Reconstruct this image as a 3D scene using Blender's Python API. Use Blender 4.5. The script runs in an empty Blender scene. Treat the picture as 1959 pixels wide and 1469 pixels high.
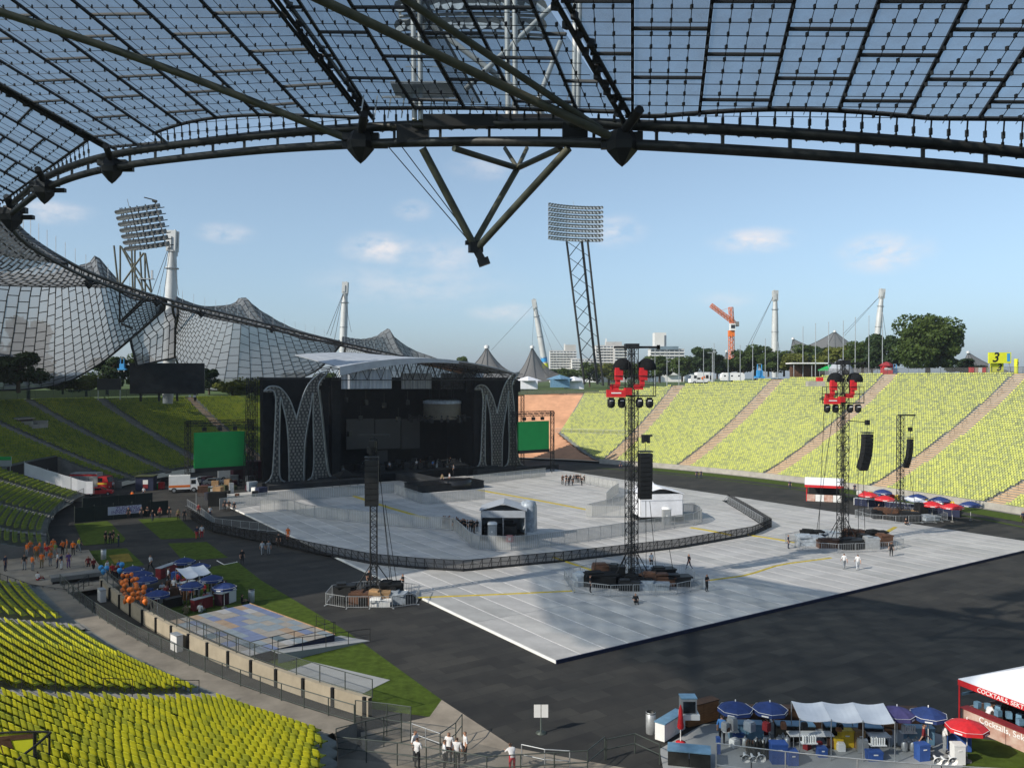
import bpy, bmesh, math, random
import numpy as np
from mathutils import Vector, Matrix
random.seed(7); RNG = np.random.default_rng(7)
SC = bpy.context.scene
COL = SC.collection
PI = math.pi
# ------------------------------------------------------------------ camera
F = 1590.; CX = 979.5; CY = 734.5; CAMZ = 21.
PIT = -math.atan((734.5-723)/F); cp_, sp_ = math.cos(PIT), math.sin(PIT)
cam_d = bpy.data.cameras.new('Camera'); cam = bpy.data.objects.new('Camera', cam_d); COL.objects.link(cam)
cam.location = (0, 0, CAMZ); cam.rotation_euler = (PI/2+PIT, 0, 0)
cam_d.sensor_width = 36; cam_d.lens = 36*F/1959.; cam_d.clip_start = .2; cam_d.clip_end = 9000
SC.camera = cam
# ------------------------------------------------------------------ sky and sun
SUN_EL = math.radians(33); SUN_V = Vector((-.84, -.54, 0)).normalized()
sun_dir = Vector((SUN_V.x*math.cos(SUN_EL), SUN_V.y*math.cos(SUN_EL), math.sin(SUN_EL)))
wd = bpy.data.worlds.new('World'); SC.world = wd; wd.use_nodes = True
nt = wd.node_tree; bg = nt.nodes['Background']
sky = nt.nodes.new('ShaderNodeTexSky'); sky.sky_type = 'NISHITA'; sky.sun_disc = False
sky.sun_elevation = SUN_EL; sky.sun_rotation = math.atan2(SUN_V.x, SUN_V.y) % (2*PI)
sky.air_density = 1.0; sky.dust_density = 1.8; sky.ozone_density = 9; sky.altitude = 500
SKY_STR = .128
bg.inputs[1].default_value = SKY_STR
def wn(t, **k):
    n = nt.nodes.new(t)
    for a, b in k.items(): setattr(n, a, b)
    return n
tc = wn('ShaderNodeTexCoord')
def ray(px, py):
    x = (px-CX)/F; y = (CY-py)/F
    return x, cp_-y*sp_, sp_+y*cp_
nz = wn('ShaderNodeTexNoise'); nz.inputs['Scale'].default_value = 26; nz.inputs['Detail'].default_value = 6; nz.inputs['Roughness'].default_value = .6
mp = wn('ShaderNodeMapping'); mp.inputs['Scale'].default_value = (1, 1, 2.2)
nt.links.new(tc.outputs['Generated'], mp.inputs[0]); nt.links.new(mp.outputs[0], nz.inputs['Vector'])
acc = None
for px, py, w, h, st in [(727,476,62,27,.9),(850,492,80,34,.45),(1442,460,66,20,.95),(1692,484,66,30,1.),(432,446,44,16,.7),(790,403,32,17,.6),
                         (1178,442,48,26,.7),(95,406,60,18,.7),(790,545,170,42,.35),(960,597,60,18,.5),(1390,575,55,16,.3),(930,320,60,22,.35)]:
    d = Vector(ray(px, py)).normalized()
    sb = wn('ShaderNodeVectorMath', operation='SUBTRACT'); sb.inputs[1].default_value = d
    ml = wn('ShaderNodeVectorMath', operation='MULTIPLY'); ml.inputs[1].default_value = (F/w/1.2, F/w/1.2, F/h/1.2)
    ln = wn('ShaderNodeVectorMath', operation='LENGTH')
    mr = wn('ShaderNodeMapRange', interpolation_type='SMOOTHSTEP'); mr.inputs[1].default_value = 0; mr.inputs[2].default_value = 1.25
    mr.inputs[3].default_value = st; mr.inputs[4].default_value = 0
    nt.links.new(tc.outputs['Generated'], sb.inputs[0]); nt.links.new(sb.outputs[0], ml.inputs[0])
    nt.links.new(ml.outputs[0], ln.inputs[0]); nt.links.new(ln.outputs['Value'], mr.inputs[0])
    if acc is None: acc = mr.outputs[0]
    else:
        a = wn('ShaderNodeMath', operation='MAXIMUM'); nt.links.new(acc, a.inputs[0]); nt.links.new(mr.outputs[0], a.inputs[1]); acc = a.outputs[0]
m2 = wn('ShaderNodeMapRange'); m2.inputs[1].default_value = .34; m2.inputs[2].default_value = .62
nt.links.new(nz.outputs[0], m2.inputs[0])
mm = wn('ShaderNodeMath', operation='MULTIPLY'); nt.links.new(acc, mm.inputs[0]); nt.links.new(m2.outputs[0], mm.inputs[1])
mx = wn('ShaderNodeMix', data_type='RGBA'); mx.inputs['B'].default_value = (5.9, 5.6, 5.6, 1)
nt.links.new(mm.outputs[0], mx.inputs['Factor']); hs = wn('ShaderNodeHueSaturation'); hs.inputs['Saturation'].default_value = .68; hs.inputs['Hue'].default_value = .482; nt.links.new(sky.outputs[0], hs.inputs['Color']); nt.links.new(hs.outputs[0], mx.inputs['A']); nt.links.new(mx.outputs['Result'], bg.inputs[0])
sd = bpy.data.lights.new('Sun', 'SUN'); sd.energy = 3.9; sd.angle = math.radians(.53); sd.color = (1, .93, .82)
sun = bpy.data.objects.new('Sun', sd); COL.objects.link(sun); sun.location = (-80, -50, 90)
sun.rotation_euler = (-sun_dir).to_track_quat('-Z', 'Y').to_euler()
vs = SC.view_settings; vs.view_transform = 'Standard'; vs.look = 'None'; vs.gamma = 1; vs.exposure = 0.33; vs.use_curve_mapping = False
SC.cycles.use_denoising = True
SC.cycles.max_bounces = 8; SC.cycles.diffuse_bounces = 3; SC.cycles.transparent_max_bounces = 16; SC.cycles.caustics_reflective = False; SC.cycles.caustics_refractive = False
# ------------------------------------------------------------------ geometry helpers
def P(px, py, d):
    x, y, z = ray(px, py); k = d/y
    return Vector((x*k, d, CAMZ+z*k))
def G(px, py, z=0.):
    x, y, zz = ray(px, py); k = (z-CAMZ)/zz
    return Vector((x*k, y*k, z))
C0 = (3.3, 61.); UX, UY = .832, .5547; UANG = math.atan2(UY, UX)
def W(u, v, z=0.): return Vector((C0[0]+u*UX-v*UY, C0[1]+u*UY+v*UX, z))
def uv_of(p):
    a, b = p[0]-C0[0], p[1]-C0[1]
    return a*UX+b*UY, -a*UY+b*UX
A_, B_, N_, UC, VC = 64.5, 95., 2.2, 39.5, 54.
def edge(th):
    c, s = math.cos(th), math.sin(th)
    x = A_*math.copysign(abs(c)**(2/N_), c); y = B_*math.copysign(abs(s)**(2/N_), s)
    gx = math.copysign(abs(x/A_)**(N_-1), x)/A_; gy = math.copysign(abs(y/B_)**(N_-1), y)/B_
    n = math.hypot(gx, gy)
    return x+UC, y+VC, gx/n, gy/n
def bowl(deg, s, z=0.):
    x, y, nx, ny = edge(math.radians(deg)); return W(x+nx*s, y+ny*s, z)
def bowl_n(deg):
    x, y, nx, ny = edge(math.radians(deg)); return Vector((nx*UX-ny*UY, nx*UY+ny*UX, 0))
# ------------------------------------------------------------------ materials
MATS = {}
def nmat(name):
    m = bpy.data.materials.new(name); m.use_nodes = True; MATS[name] = m
    return m, m.node_tree, m.node_tree.nodes['Principled BSDF']
def mat(name, c, rough=.7, metal=0., var=.22, scale=2., bump=0., c2=None, spec=.35, detail=5, stretch=None, coat=0):
    if name in MATS: return MATS[name]
    m, t, b = nmat(name)
    b.inputs['Roughness'].default_value = rough; b.inputs['Metallic'].default_value = metal
    b.inputs['Specular IOR Level'].default_value = spec
    if coat: b.inputs['Coat Weight'].default_value = coat
    k = t.nodes.new('ShaderNodeTexCoord'); n = t.nodes.new('ShaderNodeTexNoise')
    n.inputs['Scale'].default_value = scale; n.inputs['Detail'].default_value = detail; n.inputs['Roughness'].default_value = .62
    src = k.outputs['Object']
    if stretch:
        q = t.nodes.new('ShaderNodeMapping'); q.inputs['Scale'].default_value = stretch
        t.links.new(src, q.inputs[0]); src = q.outputs[0]
    t.links.new(src, n.inputs['Vector'])
    r = t.nodes.new('ShaderNodeValToRGB')
    a = c2 if c2 else tuple(x*(1-var) for x in c); z = c if c2 else tuple(min(1, x*(1+var)) for x in c)
    r.color_ramp.elements[0].position = .3; r.color_ramp.elements[1].position = .7
    r.color_ramp.elements[0].color = (*a, 1); r.color_ramp.elements[1].color = (*z, 1)
    t.links.new(n.outputs[0], r.inputs[0]); t.links.new(r.outputs[0], b.inputs['Base Color'])
    if bump:
        bp = t.nodes.new('ShaderNodeBump'); bp.inputs['Strength'].default_value = bump; bp.inputs['Distance'].default_value = .05
        t.links.new(n.outputs[0], bp.inputs['Height']); t.links.new(bp.outputs[0], b.inputs['Normal'])
    return m
M = lambda n: MATS[n]
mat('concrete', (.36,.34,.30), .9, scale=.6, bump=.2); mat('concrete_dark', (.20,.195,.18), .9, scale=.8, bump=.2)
mat('beige_wall', (.34,.295,.22), .9, scale=.9, var=.15); mat('terrace', (.17,.18,.17), .9, scale=.5, var=.3)
mat('tan_stair', (.50,.35,.21), .95, scale=1.2, var=.15); mat('terracotta', (.50,.27,.16), .95, scale=.25, var=.22)
def asphalt_mat():
    m = mat('asphalt', (.046,.045,.042), .9, scale=.22, c2=(.024,.025,.026), bump=.15, spec=.2, detail=9); t = m.node_tree; b = t.nodes['Principled BSDF']
    k = t.nodes.new('ShaderNodeTexCoord'); q = t.nodes.new('ShaderNodeMapping'); q.inputs['Rotation'].default_value = (0, 0, -math.atan2(.5547, .832)); br = t.nodes.new('ShaderNodeTexBrick')
    br.inputs['Scale'].default_value = 1; br.inputs['Brick Width'].default_value = 2.4; br.inputs['Row Height'].default_value = 1.2; br.inputs['Mortar Size'].default_value = .012; br.inputs['Bias'].default_value = -.1
    br.inputs['Color1'].default_value = (.82,.82,.82,1); br.inputs['Color2'].default_value = (1.28,1.26,1.2,1); br.inputs['Mortar'].default_value = (.6,.6,.6,1)
    t.links.new(k.outputs['Object'], q.inputs[0]); t.links.new(q.outputs[0], br.inputs[0]); x = t.nodes.new('ShaderNodeMix'); x.data_type = 'RGBA'; x.blend_type = 'MULTIPLY'; x.inputs['Factor'].default_value = 1
    src = b.inputs['Base Color'].links[0].from_socket; t.links.new(src, x.inputs['A']); t.links.new(br.outputs[0], x.inputs['B']); t.links.new(x.outputs['Result'], b.inputs['Base Color'])
asphalt_mat()
mat('grass', (.055,.085,.012), .95, scale=1.5, var=.35, bump=.6, spec=.1); mat('park_grass', (.07,.10,.03), .95, scale=.2, var=.3, spec=.1)
mat('steel_dark', (.028,.029,.027), .5, .3, scale=1.5, var=.4, spec=.35); mat('steel_black', (.016,.017,.018), .55, .2, scale=2)
mat('steel_olive', (.085,.085,.06), .55, .2, scale=1.2, var=.3); mat('galv', (.42,.44,.45), .45, .55, scale=3, var=.2)
mat('silver', (.62,.63,.64), .35, .7, scale=2, var=.15); mat('mast_white', (.50,.51,.50), .5, .1, scale=.3, var=.12)
mat('black_cloth', (.010,.011,.012), .9, scale=.6, var=.4, spec=.15); mat('black_gloss', (.012,.013,.015), .3, scale=1)
mat('white_sheet', (.72,.73,.76), .75, scale=.7, var=.09, bump=.3); mat('tarp_silver', (.33,.355,.385), .6, scale=.5, var=.15, bump=.4)
mat('white_plastic', (.74,.74,.72), .45, scale=3, var=.06); mat('red', (.55,.02,.025), .6, scale=3, var=.2); mat('dark_red', (.22,.02,.025), .7, scale=3)
mat('blue_canvas', (.018,.04,.145), .8, scale=2.5, var=.25); mat('purple_canvas', (.07,.06,.17), .8, scale=2.5); mat('blue_box', (.035,.09,.30), .5, scale=3, var=.15)
mat('yellow', (.68,.46,.03), .6, scale=3); mat('orange', (.75,.18,.025), .5, scale=4, var=.12); mat('wood', (.27,.12,.045), .75, scale=2, var=.35, stretch=(1,1,6))
mat('plywood', (.32,.20,.10), .8, scale=1.5, var=.3); mat('green_screen', (.010,.33,.075), .7, scale=.4, var=.08); mat('sheet_blue', (.16,.30,.42), .4, .2, scale=2)
mat('tent_grey', (.30,.31,.31), .7, scale=.4, var=.2); mat('brown', (.10,.05,.03), .8, scale=2, var=.4); mat('maroon', (.055,.012,.025), .7, scale=1)
mat('olive_cloth', (.05,.06,.025), .9, scale=2); mat('tarp_clear', (.30,.34,.38), .35, scale=2, var=.35, bump=.8); mat('rubber', (.02,.02,.02), .8)
mat('cable_yellow', (.42,.32,.03), .6, scale=3, var=.3); mat('navy', (.012,.018,.05), .7, scale=2); mat('skin', (.42,.23,.15), .6, scale=6, var=.12)
mat('glass_dark', (.012,.016,.02), .12, spec=.6, scale=1, var=.3); mat('crane_orange', (.62,.17,.06), .6, scale=2, var=.15)
mat('white_paint', (.78,.78,.76), .6, scale=1, var=.06); mat('fluoro_yellow', (.68,.70,.03), .6, scale=2, var=.1); mat('sky_blue', (.05,.30,.62), .5, scale=2, var=.12)
mat('bark', (.09,.065,.045), .95, scale=2, bump=.5)
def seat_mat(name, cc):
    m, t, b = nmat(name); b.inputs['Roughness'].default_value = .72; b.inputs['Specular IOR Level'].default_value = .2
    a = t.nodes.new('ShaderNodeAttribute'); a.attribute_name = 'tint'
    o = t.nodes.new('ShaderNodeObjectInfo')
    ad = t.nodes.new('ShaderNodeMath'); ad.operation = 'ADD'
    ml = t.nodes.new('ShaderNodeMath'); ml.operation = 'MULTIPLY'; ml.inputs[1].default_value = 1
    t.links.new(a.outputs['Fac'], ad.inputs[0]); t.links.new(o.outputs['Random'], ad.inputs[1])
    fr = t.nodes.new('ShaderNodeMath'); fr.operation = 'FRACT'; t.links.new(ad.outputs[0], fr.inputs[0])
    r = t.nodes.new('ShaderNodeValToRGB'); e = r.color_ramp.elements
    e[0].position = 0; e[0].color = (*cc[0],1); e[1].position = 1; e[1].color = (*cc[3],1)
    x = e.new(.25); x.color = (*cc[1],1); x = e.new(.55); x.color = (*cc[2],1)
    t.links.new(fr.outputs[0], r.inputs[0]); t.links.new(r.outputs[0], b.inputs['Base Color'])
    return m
seat_mat('seat', ((.25,.28,.11),(.34,.37,.14),(.40,.43,.11),(.48,.50,.13))); seat_mat('seat_covered', ((.22,.25,.02),(.28,.30,.02),(.35,.36,.014),(.40,.39,.016))); seat_mat('seat_green_shaded', ((.09,.14,.014),(.14,.19,.014),(.18,.23,.014),(.24,.27,.016)))  # covered and green seats carry roof shade in colour, plus unbleached and greener tones
def glass_roof():
    m = bpy.data.materials.new('acrylic_roof'); m.use_nodes = True; MATS['acrylic_roof'] = m; t = m.node_tree; t.nodes.clear()
    out = t.nodes.new('ShaderNodeOutputMaterial')
    tr = t.nodes.new('ShaderNodeBsdfTransparent'); tr.inputs[0].default_value = (.72,.79,.83,1)
    tl = t.nodes.new('ShaderNodeBsdfTranslucent'); tl.inputs[0].default_value = (.26,.27,.28,1)
    df = t.nodes.new('ShaderNodeBsdfDiffuse'); df.inputs[0].default_value = (.26,.27,.28,1)
    k = t.nodes.new('ShaderNodeTexCoord'); n = t.nodes.new('ShaderNodeTexNoise'); n.inputs['Scale'].default_value = .6; n.inputs['Detail'].default_value = 8; n.inputs['Roughness'].default_value = .7
    t.links.new(k.outputs['Object'], n.inputs[0])
    mr = t.nodes.new('ShaderNodeMapRange'); mr.inputs[1].default_value = .28; mr.inputs[2].default_value = .72; mr.inputs[3].default_value = .22; mr.inputs[4].default_value = .52; t.links.new(n.outputs[0], mr.inputs[0])
    a = t.nodes.new('ShaderNodeMixShader'); a.inputs[0].default_value = .45; t.links.new(tl.outputs[0], a.inputs[1]); t.links.new(df.outputs[0], a.inputs[2])
    b = t.nodes.new('ShaderNodeMixShader'); t.links.new(mr.outputs[0], b.inputs[0]); t.links.new(tr.outputs[0], b.inputs[1]); t.links.new(a.outputs[0], b.inputs[2])
    t.links.new(b.outputs[0], out.inputs[0])
glass_roof()
def veil(name, c, alpha):
    m = bpy.data.materials.new(name); m.use_nodes = True; MATS[name] = m; t = m.node_tree; t.nodes.clear()
    out = t.nodes.new('ShaderNodeOutputMaterial'); tr = t.nodes.new('ShaderNodeBsdfTransparent'); df = t.nodes.new('ShaderNodeBsdfDiffuse'); df.inputs[0].default_value = (*c, 1)
    b = t.nodes.new('ShaderNodeMixShader'); b.inputs[0].default_value = alpha; t.links.new(tr.outputs[0], b.inputs[1]); t.links.new(df.outputs[0], b.inputs[2]); t.links.new(b.outputs[0], out.inputs[0])
veil('wire_mesh', (.16,.17,.17), .22); veil('barrier_mesh', (.03,.03,.032), .72); veil('silver_mesh', (.42,.42,.40), .55); veil('grating', (.05,.05,.05), .55); veil('net_grey', (.12,.12,.12), .35); veil('green_net', (.03,.06,.05), .8)
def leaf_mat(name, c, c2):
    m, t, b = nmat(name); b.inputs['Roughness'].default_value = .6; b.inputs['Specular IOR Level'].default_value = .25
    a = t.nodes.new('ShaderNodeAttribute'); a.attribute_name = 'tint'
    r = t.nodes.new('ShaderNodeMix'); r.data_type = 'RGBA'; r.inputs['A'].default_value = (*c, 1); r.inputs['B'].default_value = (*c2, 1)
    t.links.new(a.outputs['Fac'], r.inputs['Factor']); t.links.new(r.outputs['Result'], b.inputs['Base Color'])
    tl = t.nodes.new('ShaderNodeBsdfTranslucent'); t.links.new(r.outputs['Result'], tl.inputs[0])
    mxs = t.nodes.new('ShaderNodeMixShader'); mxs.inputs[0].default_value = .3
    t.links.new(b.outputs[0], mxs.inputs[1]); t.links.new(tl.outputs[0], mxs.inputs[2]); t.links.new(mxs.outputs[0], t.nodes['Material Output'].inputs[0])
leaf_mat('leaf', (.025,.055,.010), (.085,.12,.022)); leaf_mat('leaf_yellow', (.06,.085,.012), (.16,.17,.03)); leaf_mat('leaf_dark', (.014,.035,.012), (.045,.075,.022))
# ------------------------------------------------------------------ mesh builder
class MB:
    def __init__(s): s.v = []; s.f = []; s.m = []; s.sm = []
    def add(s, vs_, fs, mi=0, smooth=False):
        b = len(s.v); s.v += [tuple(x) for x in vs_]
        for q in fs: s.f.append(tuple(i+b for i in q)); s.m.append(mi); s.sm.append(smooth)
        return s
    def box(s, c, size, rz=0., mi=0, mx=None):
        hx, hy, hz = size[0]/2, size[1]/2, size[2]/2
        R = mx if mx is not None else Matrix.Rotation(rz, 3, 'Z'); c = Vector(c)
        vs_ = [c+R@Vector((x*hx, y*hy, z*hz)) for z in (-1,1) for x, y in ((-1,-1),(1,-1),(1,1),(-1,1))]
        return s.add(vs_, [(3,2,1,0),(4,5,6,7),(0,1,5,4),(1,2,6,5),(2,3,7,6),(3,0,4,7)], mi)
    def tube(s, a, b, r, n=6, mi=0, r2=None, cap=True, smooth=True):
        a = Vector(a); b = Vector(b); d = b-a
        if d.length < 1e-6: return s
        d.normalize(); x = d.orthogonal().normalized(); y = d.cross(x); r2 = r if r2 is None else r2
        vs_ = [p+(x*math.cos(2*PI*i/n)+y*math.sin(2*PI*i/n))*q for p, q in ((a, r), (b, r2)) for i in range(n)]
        s.add(vs_, [(i, (i+1) % n, n+(i+1) % n, n+i) for i in range(n)], mi, smooth and n > 4)
        if cap: s.add(vs_, [tuple(range(n-1, -1, -1)), tuple(range(n, 2*n))], mi)
        return s
    def path(s, pts, r, n=6, mi=0):
        pts = [Vector(p) for p in pts]; rings = []; x = None
        for i, p in enumerate(pts):
            d = (pts[min(i+1, len(pts)-1)]-pts[max(i-1, 0)]).normalized()
            x = d.orthogonal().normalized() if x is None else (x-d*x.dot(d)).normalized()
            y = d.cross(x); rings.append([p+(x*math.cos(2*PI*k/n)+y*math.sin(2*PI*k/n))*r for k in range(n)])
        vs_ = [q for g in rings for q in g]; L = len(pts)
        s.add(vs_, [(i*n+k, i*n+(k+1) % n, (i+1)*n+(k+1) % n, (i+1)*n+k) for i in range(L-1) for k in range(n)], mi, True)
        return s.add(vs_, [tuple(range(n-1, -1, -1)), tuple(range((L-1)*n, L*n))], mi)
    def lathe(s, prof, n=12, c=(0,0,0), mi=0, smooth=True):
        c = Vector(c); vs_ = [c+Vector((r*math.cos(2*PI*k/n), r*math.sin(2*PI*k/n), z)) for r, z in prof for k in range(n)]
        return s.add(vs_, [(i*n+k, i*n+(k+1) % n, (i+1)*n+(k+1) % n, (i+1)*n+k) for i in range(len(prof)-1) for k in range(n)], mi, smooth)
    def prism(s, poly, z0, z1, mi=0):
        n = len(poly); vs_ = [(x, y, z0) for x, y in poly]+[(x, y, z1) for x, y in poly]
        return s.add(vs_, [tuple(range(n-1, -1, -1)), tuple(range(n, 2*n))]+[(i, (i+1) % n, n+(i+1) % n, n+i) for i in range(n)], mi)
    def slab(s, corners, t, mi=0):
        cs = [Vector(c) for c in corners]; n = len(cs); nn = (cs[1]-cs[0]).cross(cs[2]-cs[0])
        if nn.length < 1e-9: return s
        nn.normalize(); vs_ = cs+[c+nn*t for c in cs]
        return s.add(vs_, [tuple(range(n-1, -1, -1)), tuple(range(n, 2*n))]+[(i, (i+1) % n, n+(i+1) % n, n+i) for i in range(n)], mi)
    def truss(s, a, b, w, seg, r=.04, rb=.022, mi=0, n=5, up=None, h=None):
        a = Vector(a); b = Vector(b); d = (b-a).normalized(); x = (Vector(up) if up else d.orthogonal()); x = (x-d*x.dot(d)).normalized(); y = d.cross(x); h = h or w
        cs = [x*w/2+y*h/2, x*w/2-y*h/2, -x*w/2-y*h/2, -x*w/2+y*h/2]
        for c in cs: s.tube(a+c, b+c, r, n, mi)
        for i in range(seg):
            p = a.lerp(b, i/seg); q = a.lerp(b, (i+1)/seg)
            for k in range(4):
                k2 = (k+1) % 4
                s.tube(p+cs[k], q+cs[k2], rb, 4, mi, cap=False) if (i+k) % 2 else s.tube(p+cs[k2], q+cs[k], rb, 4, mi, cap=False)
                s.tube(p+cs[k], p+cs[k2], rb, 4, mi, cap=False)
        for k in range(4): s.tube(b+cs[k], b+cs[(k+1) % 4], rb, 4, mi)
        return s
    def mesh(s, name, mats, off=None):
        me = bpy.data.meshes.new(name); v = s.v
        if off is not None: v = [(x[0]-off[0], x[1]-off[1], x[2]-off[2]) for x in v]
        me.from_pydata(v, [], s.f)
        for m in (mats if isinstance(mats, (list, tuple)) else [mats]): me.materials.append(MATS[m] if isinstance(m, str) else m)
        me.polygons.foreach_set('material_index', s.m); me.polygons.foreach_set('use_smooth', s.sm); me.update()
        return me
    def build(s, name, mats, parent=None, off=None, kind=None):
        return link(name, s.mesh(name, mats, off), parent, kind)
def link(name, me, parent=None, kind=None, loc=None, rz=0., scale=None):
    o = bpy.data.objects.new(name, me); COL.objects.link(o)
    if parent: o.parent = parent
    if kind: o['kind'] = kind
    if loc is not None: o.location = loc
    if rz: o.rotation_euler.z = rz
    if scale is not None: o.scale = scale
    return o
def tag(o, label, cat, group=None):
    o['label'] = label; o['category'] = cat
    if group: o['group'] = group
    return o
def thing(name, label, cat, loc=(0,0,0), rz=0., group=None):
    o = link(name, None, loc=loc, rz=rz); o.empty_display_size = .3
    return tag(o, label, cat, group)
def copy_tree(o, parent=None):
    c = o.copy(); COL.objects.link(c); c.parent = parent
    for ch in list(o.children): copy_tree(ch, c)
    return c
def bez(pts, n):            # smooth Catmull-Rom through points
    pts = [Vector(p) for p in pts]; out = []
    for i in range(len(pts)-1):
        p0 = pts[max(i-1, 0)]; p1 = pts[i]; p2 = pts[i+1]; p3 = pts[min(i+2, len(pts)-1)]
        for k in range(n):
            t = k/n; out.append(.5*((2*p1)+(p2-p0)*t+(2*p0-5*p1+4*p2-p3)*t*t+(3*p1-p0-3*p2+p3)*t**3))
    out.append(pts[-1]); return out
def resample(pts, step=None, count=None):
    pts = [Vector(p) for p in pts]; L = [0]
    for a, b in zip(pts, pts[1:]): L.append(L[-1]+(b-a).length)
    n = count or max(1, round(L[-1]/step)); out = []; j = 0
    for i in range(n+1):
        d = L[-1]*i/n
        while j < len(L)-2 and L[j+1] < d: j += 1
        out.append(pts[j].lerp(pts[j+1], (d-L[j])/max(L[j+1]-L[j], 1e-9)))
    return out
def np_mesh(name, verts, faces, mats, tint=None, parent=None, kind=None, mi=None):   # quads, numpy
    me = bpy.data.meshes.new(name); nv, nf = len(verts), len(faces)
    me.vertices.add(nv); me.vertices.foreach_set('co', np.ascontiguousarray(verts, dtype=np.float32).ravel())
    me.loops.add(nf*4); me.loops.foreach_set('vertex_index', np.ascontiguousarray(faces, dtype=np.int32).ravel())
    me.polygons.add(nf); me.polygons.foreach_set('loop_start', np.arange(0, nf*4, 4, dtype=np.int32))
    for m in (mats if isinstance(mats, (list, tuple)) else [mats]): me.materials.append(MATS[m])
    if mi is not None: me.polygons.foreach_set('material_index', np.ascontiguousarray(mi, dtype=np.int32))
    if tint is not None:
        at = me.attributes.new('tint', 'FLOAT', 'FACE'); at.data.foreach_set('value', np.ascontiguousarray(tint, dtype=np.float32))
    me.update(calc_edges=True); me.validate()
    return link(name, me, parent, kind)
def text_mesh(body, size, name, mat_, parent=None, loc=(0,0,0), rot=(0,0,0), depth=.01, shear=0., align='CENTER', bold=0.):
    cu = bpy.data.curves.new(name, 'FONT'); cu.body = body; cu.size = size; cu.extrude = depth; cu.align_x = align; cu.align_y = 'CENTER'; cu.shear = shear; cu.offset = bold
    o = bpy.data.objects.new(name, cu); COL.objects.link(o); dg = bpy.context.evaluated_depsgraph_get()
    me = bpy.data.meshes.new_from_object(o.evaluated_get(dg)); bpy.data.objects.remove(o); bpy.data.curves.remove(cu)
    me.materials.clear(); me.materials.append(MATS[mat_]); r = link(name, me, parent); r.location = loc; r.rotation_euler = rot
    return r
# ================================================================== ground, bowl, field
def lerp_tab(x, tab):
    for (a, p), (b, q) in zip(tab, tab[1:]):
        if x <= b: return p+(q-p)*max(0, min(1, (x-a)/(b-a)))
    return tab[-1][1]
RIM = [(-60,48),(8,48),(20,45.5),(30,43),(45,38),(60,36),(95,38),(135,39),(165,43),(190,47),(300,50)]
def smax(d): return lerp_tab(d, RIM)
def zE(s): return .6+.32*s+.0026*s*s
def zW(s): return 1.5 if s < 5.6 else 1.5+.27*(s-5.6)+.0042*(s-5.6)**2
def zL(s): return 1.2 if s < 3 else 1.2+.34*(s-3)+.0022*(s-3)**2
def prof(d, s):
    if d < 88: return zE(s)
    if d < 160: return zL(s)
    if d < 185: k = (d-160)/25.; return zL(s)*(1-k)+zW(s)*k
    return zW(s)
def zrim(d): return prof(d if d < 300 else d-360, smax(d if d < 300 else d-360))
# terrain beyond the rim, one sheet to the horizon
mb = MB(); degs = list(range(-60, 300, 4)); rings = [2.2, 30, 90, 260, 900, 4500]
for d in degs:
    for r in rings: mb.v.append(tuple(bowl(d, smax(d)+r, zrim(d)-.15 if r < 50 else (zrim(d)*.5+9 if r < 300 else 17.5))))
n = len(rings); L = len(degs)
for i in range(L):
    for k in range(n-1): mb.f.append((i*n+k, i*n+k+1, ((i+1) % L)*n+k+1, ((i+1) % L)*n+k)); mb.m.append(0); mb.sm.append(True)
mb.build('ground', 'park_grass', kind='structure')
mb = MB(); mb.add([bowl(d, 4.5, 0) for d in range(0, 360, 3)], [tuple(range(120))])
mb.build('arena_floor', 'asphalt', kind='structure')
def sheet(name, px, z, m, th=.02):
    mb = MB(); pts = [G(x, y, z) for x, y in px]
    a = sum(p.x*q.y-q.x*p.y for p, q in zip(pts, pts[1:]+pts[:1]))
    if a < 0: pts.reverse()
    mb.prism([(p.x, p.y) for p in pts], z-th, z); return mb.build(name, m, kind='structure')
for px in ([(142,1002),(205,996),(214,1002),(240,1030),(235,1037),(160,1043)], [(264,993),(340,988),(382,1028),(308,1031)], [(321,1039),(395,1036),(436,1066),(350,1072)],
           [(147,1055),(242,1048),(276,1080),(190,1095),(160,1090)], [(408,1083),(455,1075),(500,1110),(660,1205),(845,1338),(822,1370),(690,1352),(560,1287),(440,1227),(300,1150)]):
    sheet('lawn', px, .024, 'grass')
sheet('lawn', [(1700,1469),(1760,1400),(1990,1425),(1990,1475)], .026, 'grass')
mat('path_shaded', (.21,.185,.15), .9, scale=.5, var=.3, bump=.2); mat('straw', (.20,.15,.03), .95, scale=2, spec=.1); mat('grey_mat', (.30,.31,.31), .85, scale=.8, var=.1); mat('paving', (.28,.24,.19), .9, scale=.5, var=.25)  # footpath tone is the paving darkened to hold the path's shade
sheet('dry_turf_patch', [(208,1062),(246,1058),(255,1073),(219,1077)], .034, 'straw', .008)
o = sheet('floor_mat', [(600,1266),(746,1300),(693,1326),(548,1283)], .05, 'grey_mat')
sheet('entrance_path', [(845,1338),(985,1430),(1200,1469),(1250,1500),(700,1500),(690,1400),(822,1370)], .03, 'paving')
sheet('path', [(60,1045),(150,1050),(165,1095),(178,1118),(60,1135),(0,1100)], .6, 'paving', .7)
for s0, s1, d0, d1 in ((-6, -1.2, -42, 24), (-9.6, -8.8, -42, 30)):
    mb = MB(); a = [bowl(d, s0, .024) for d in range(d0, d1+1, 2)]; b = [bowl(d, s1, .024) for d in range(d0, d1+1, 2)]
    mb.add(a+b, [(i, i+len(a), i+1+len(a), i+1) for i in range(len(a)-1)]); mb.build('lawn', 'grass', kind='structure')
mb = MB(); a = [bowl(d, -17.3, .02) for d in range(-50, 50, 2)]; b = [bowl(d, -17.1, .02) for d in range(-50, 50, 2)]
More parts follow.
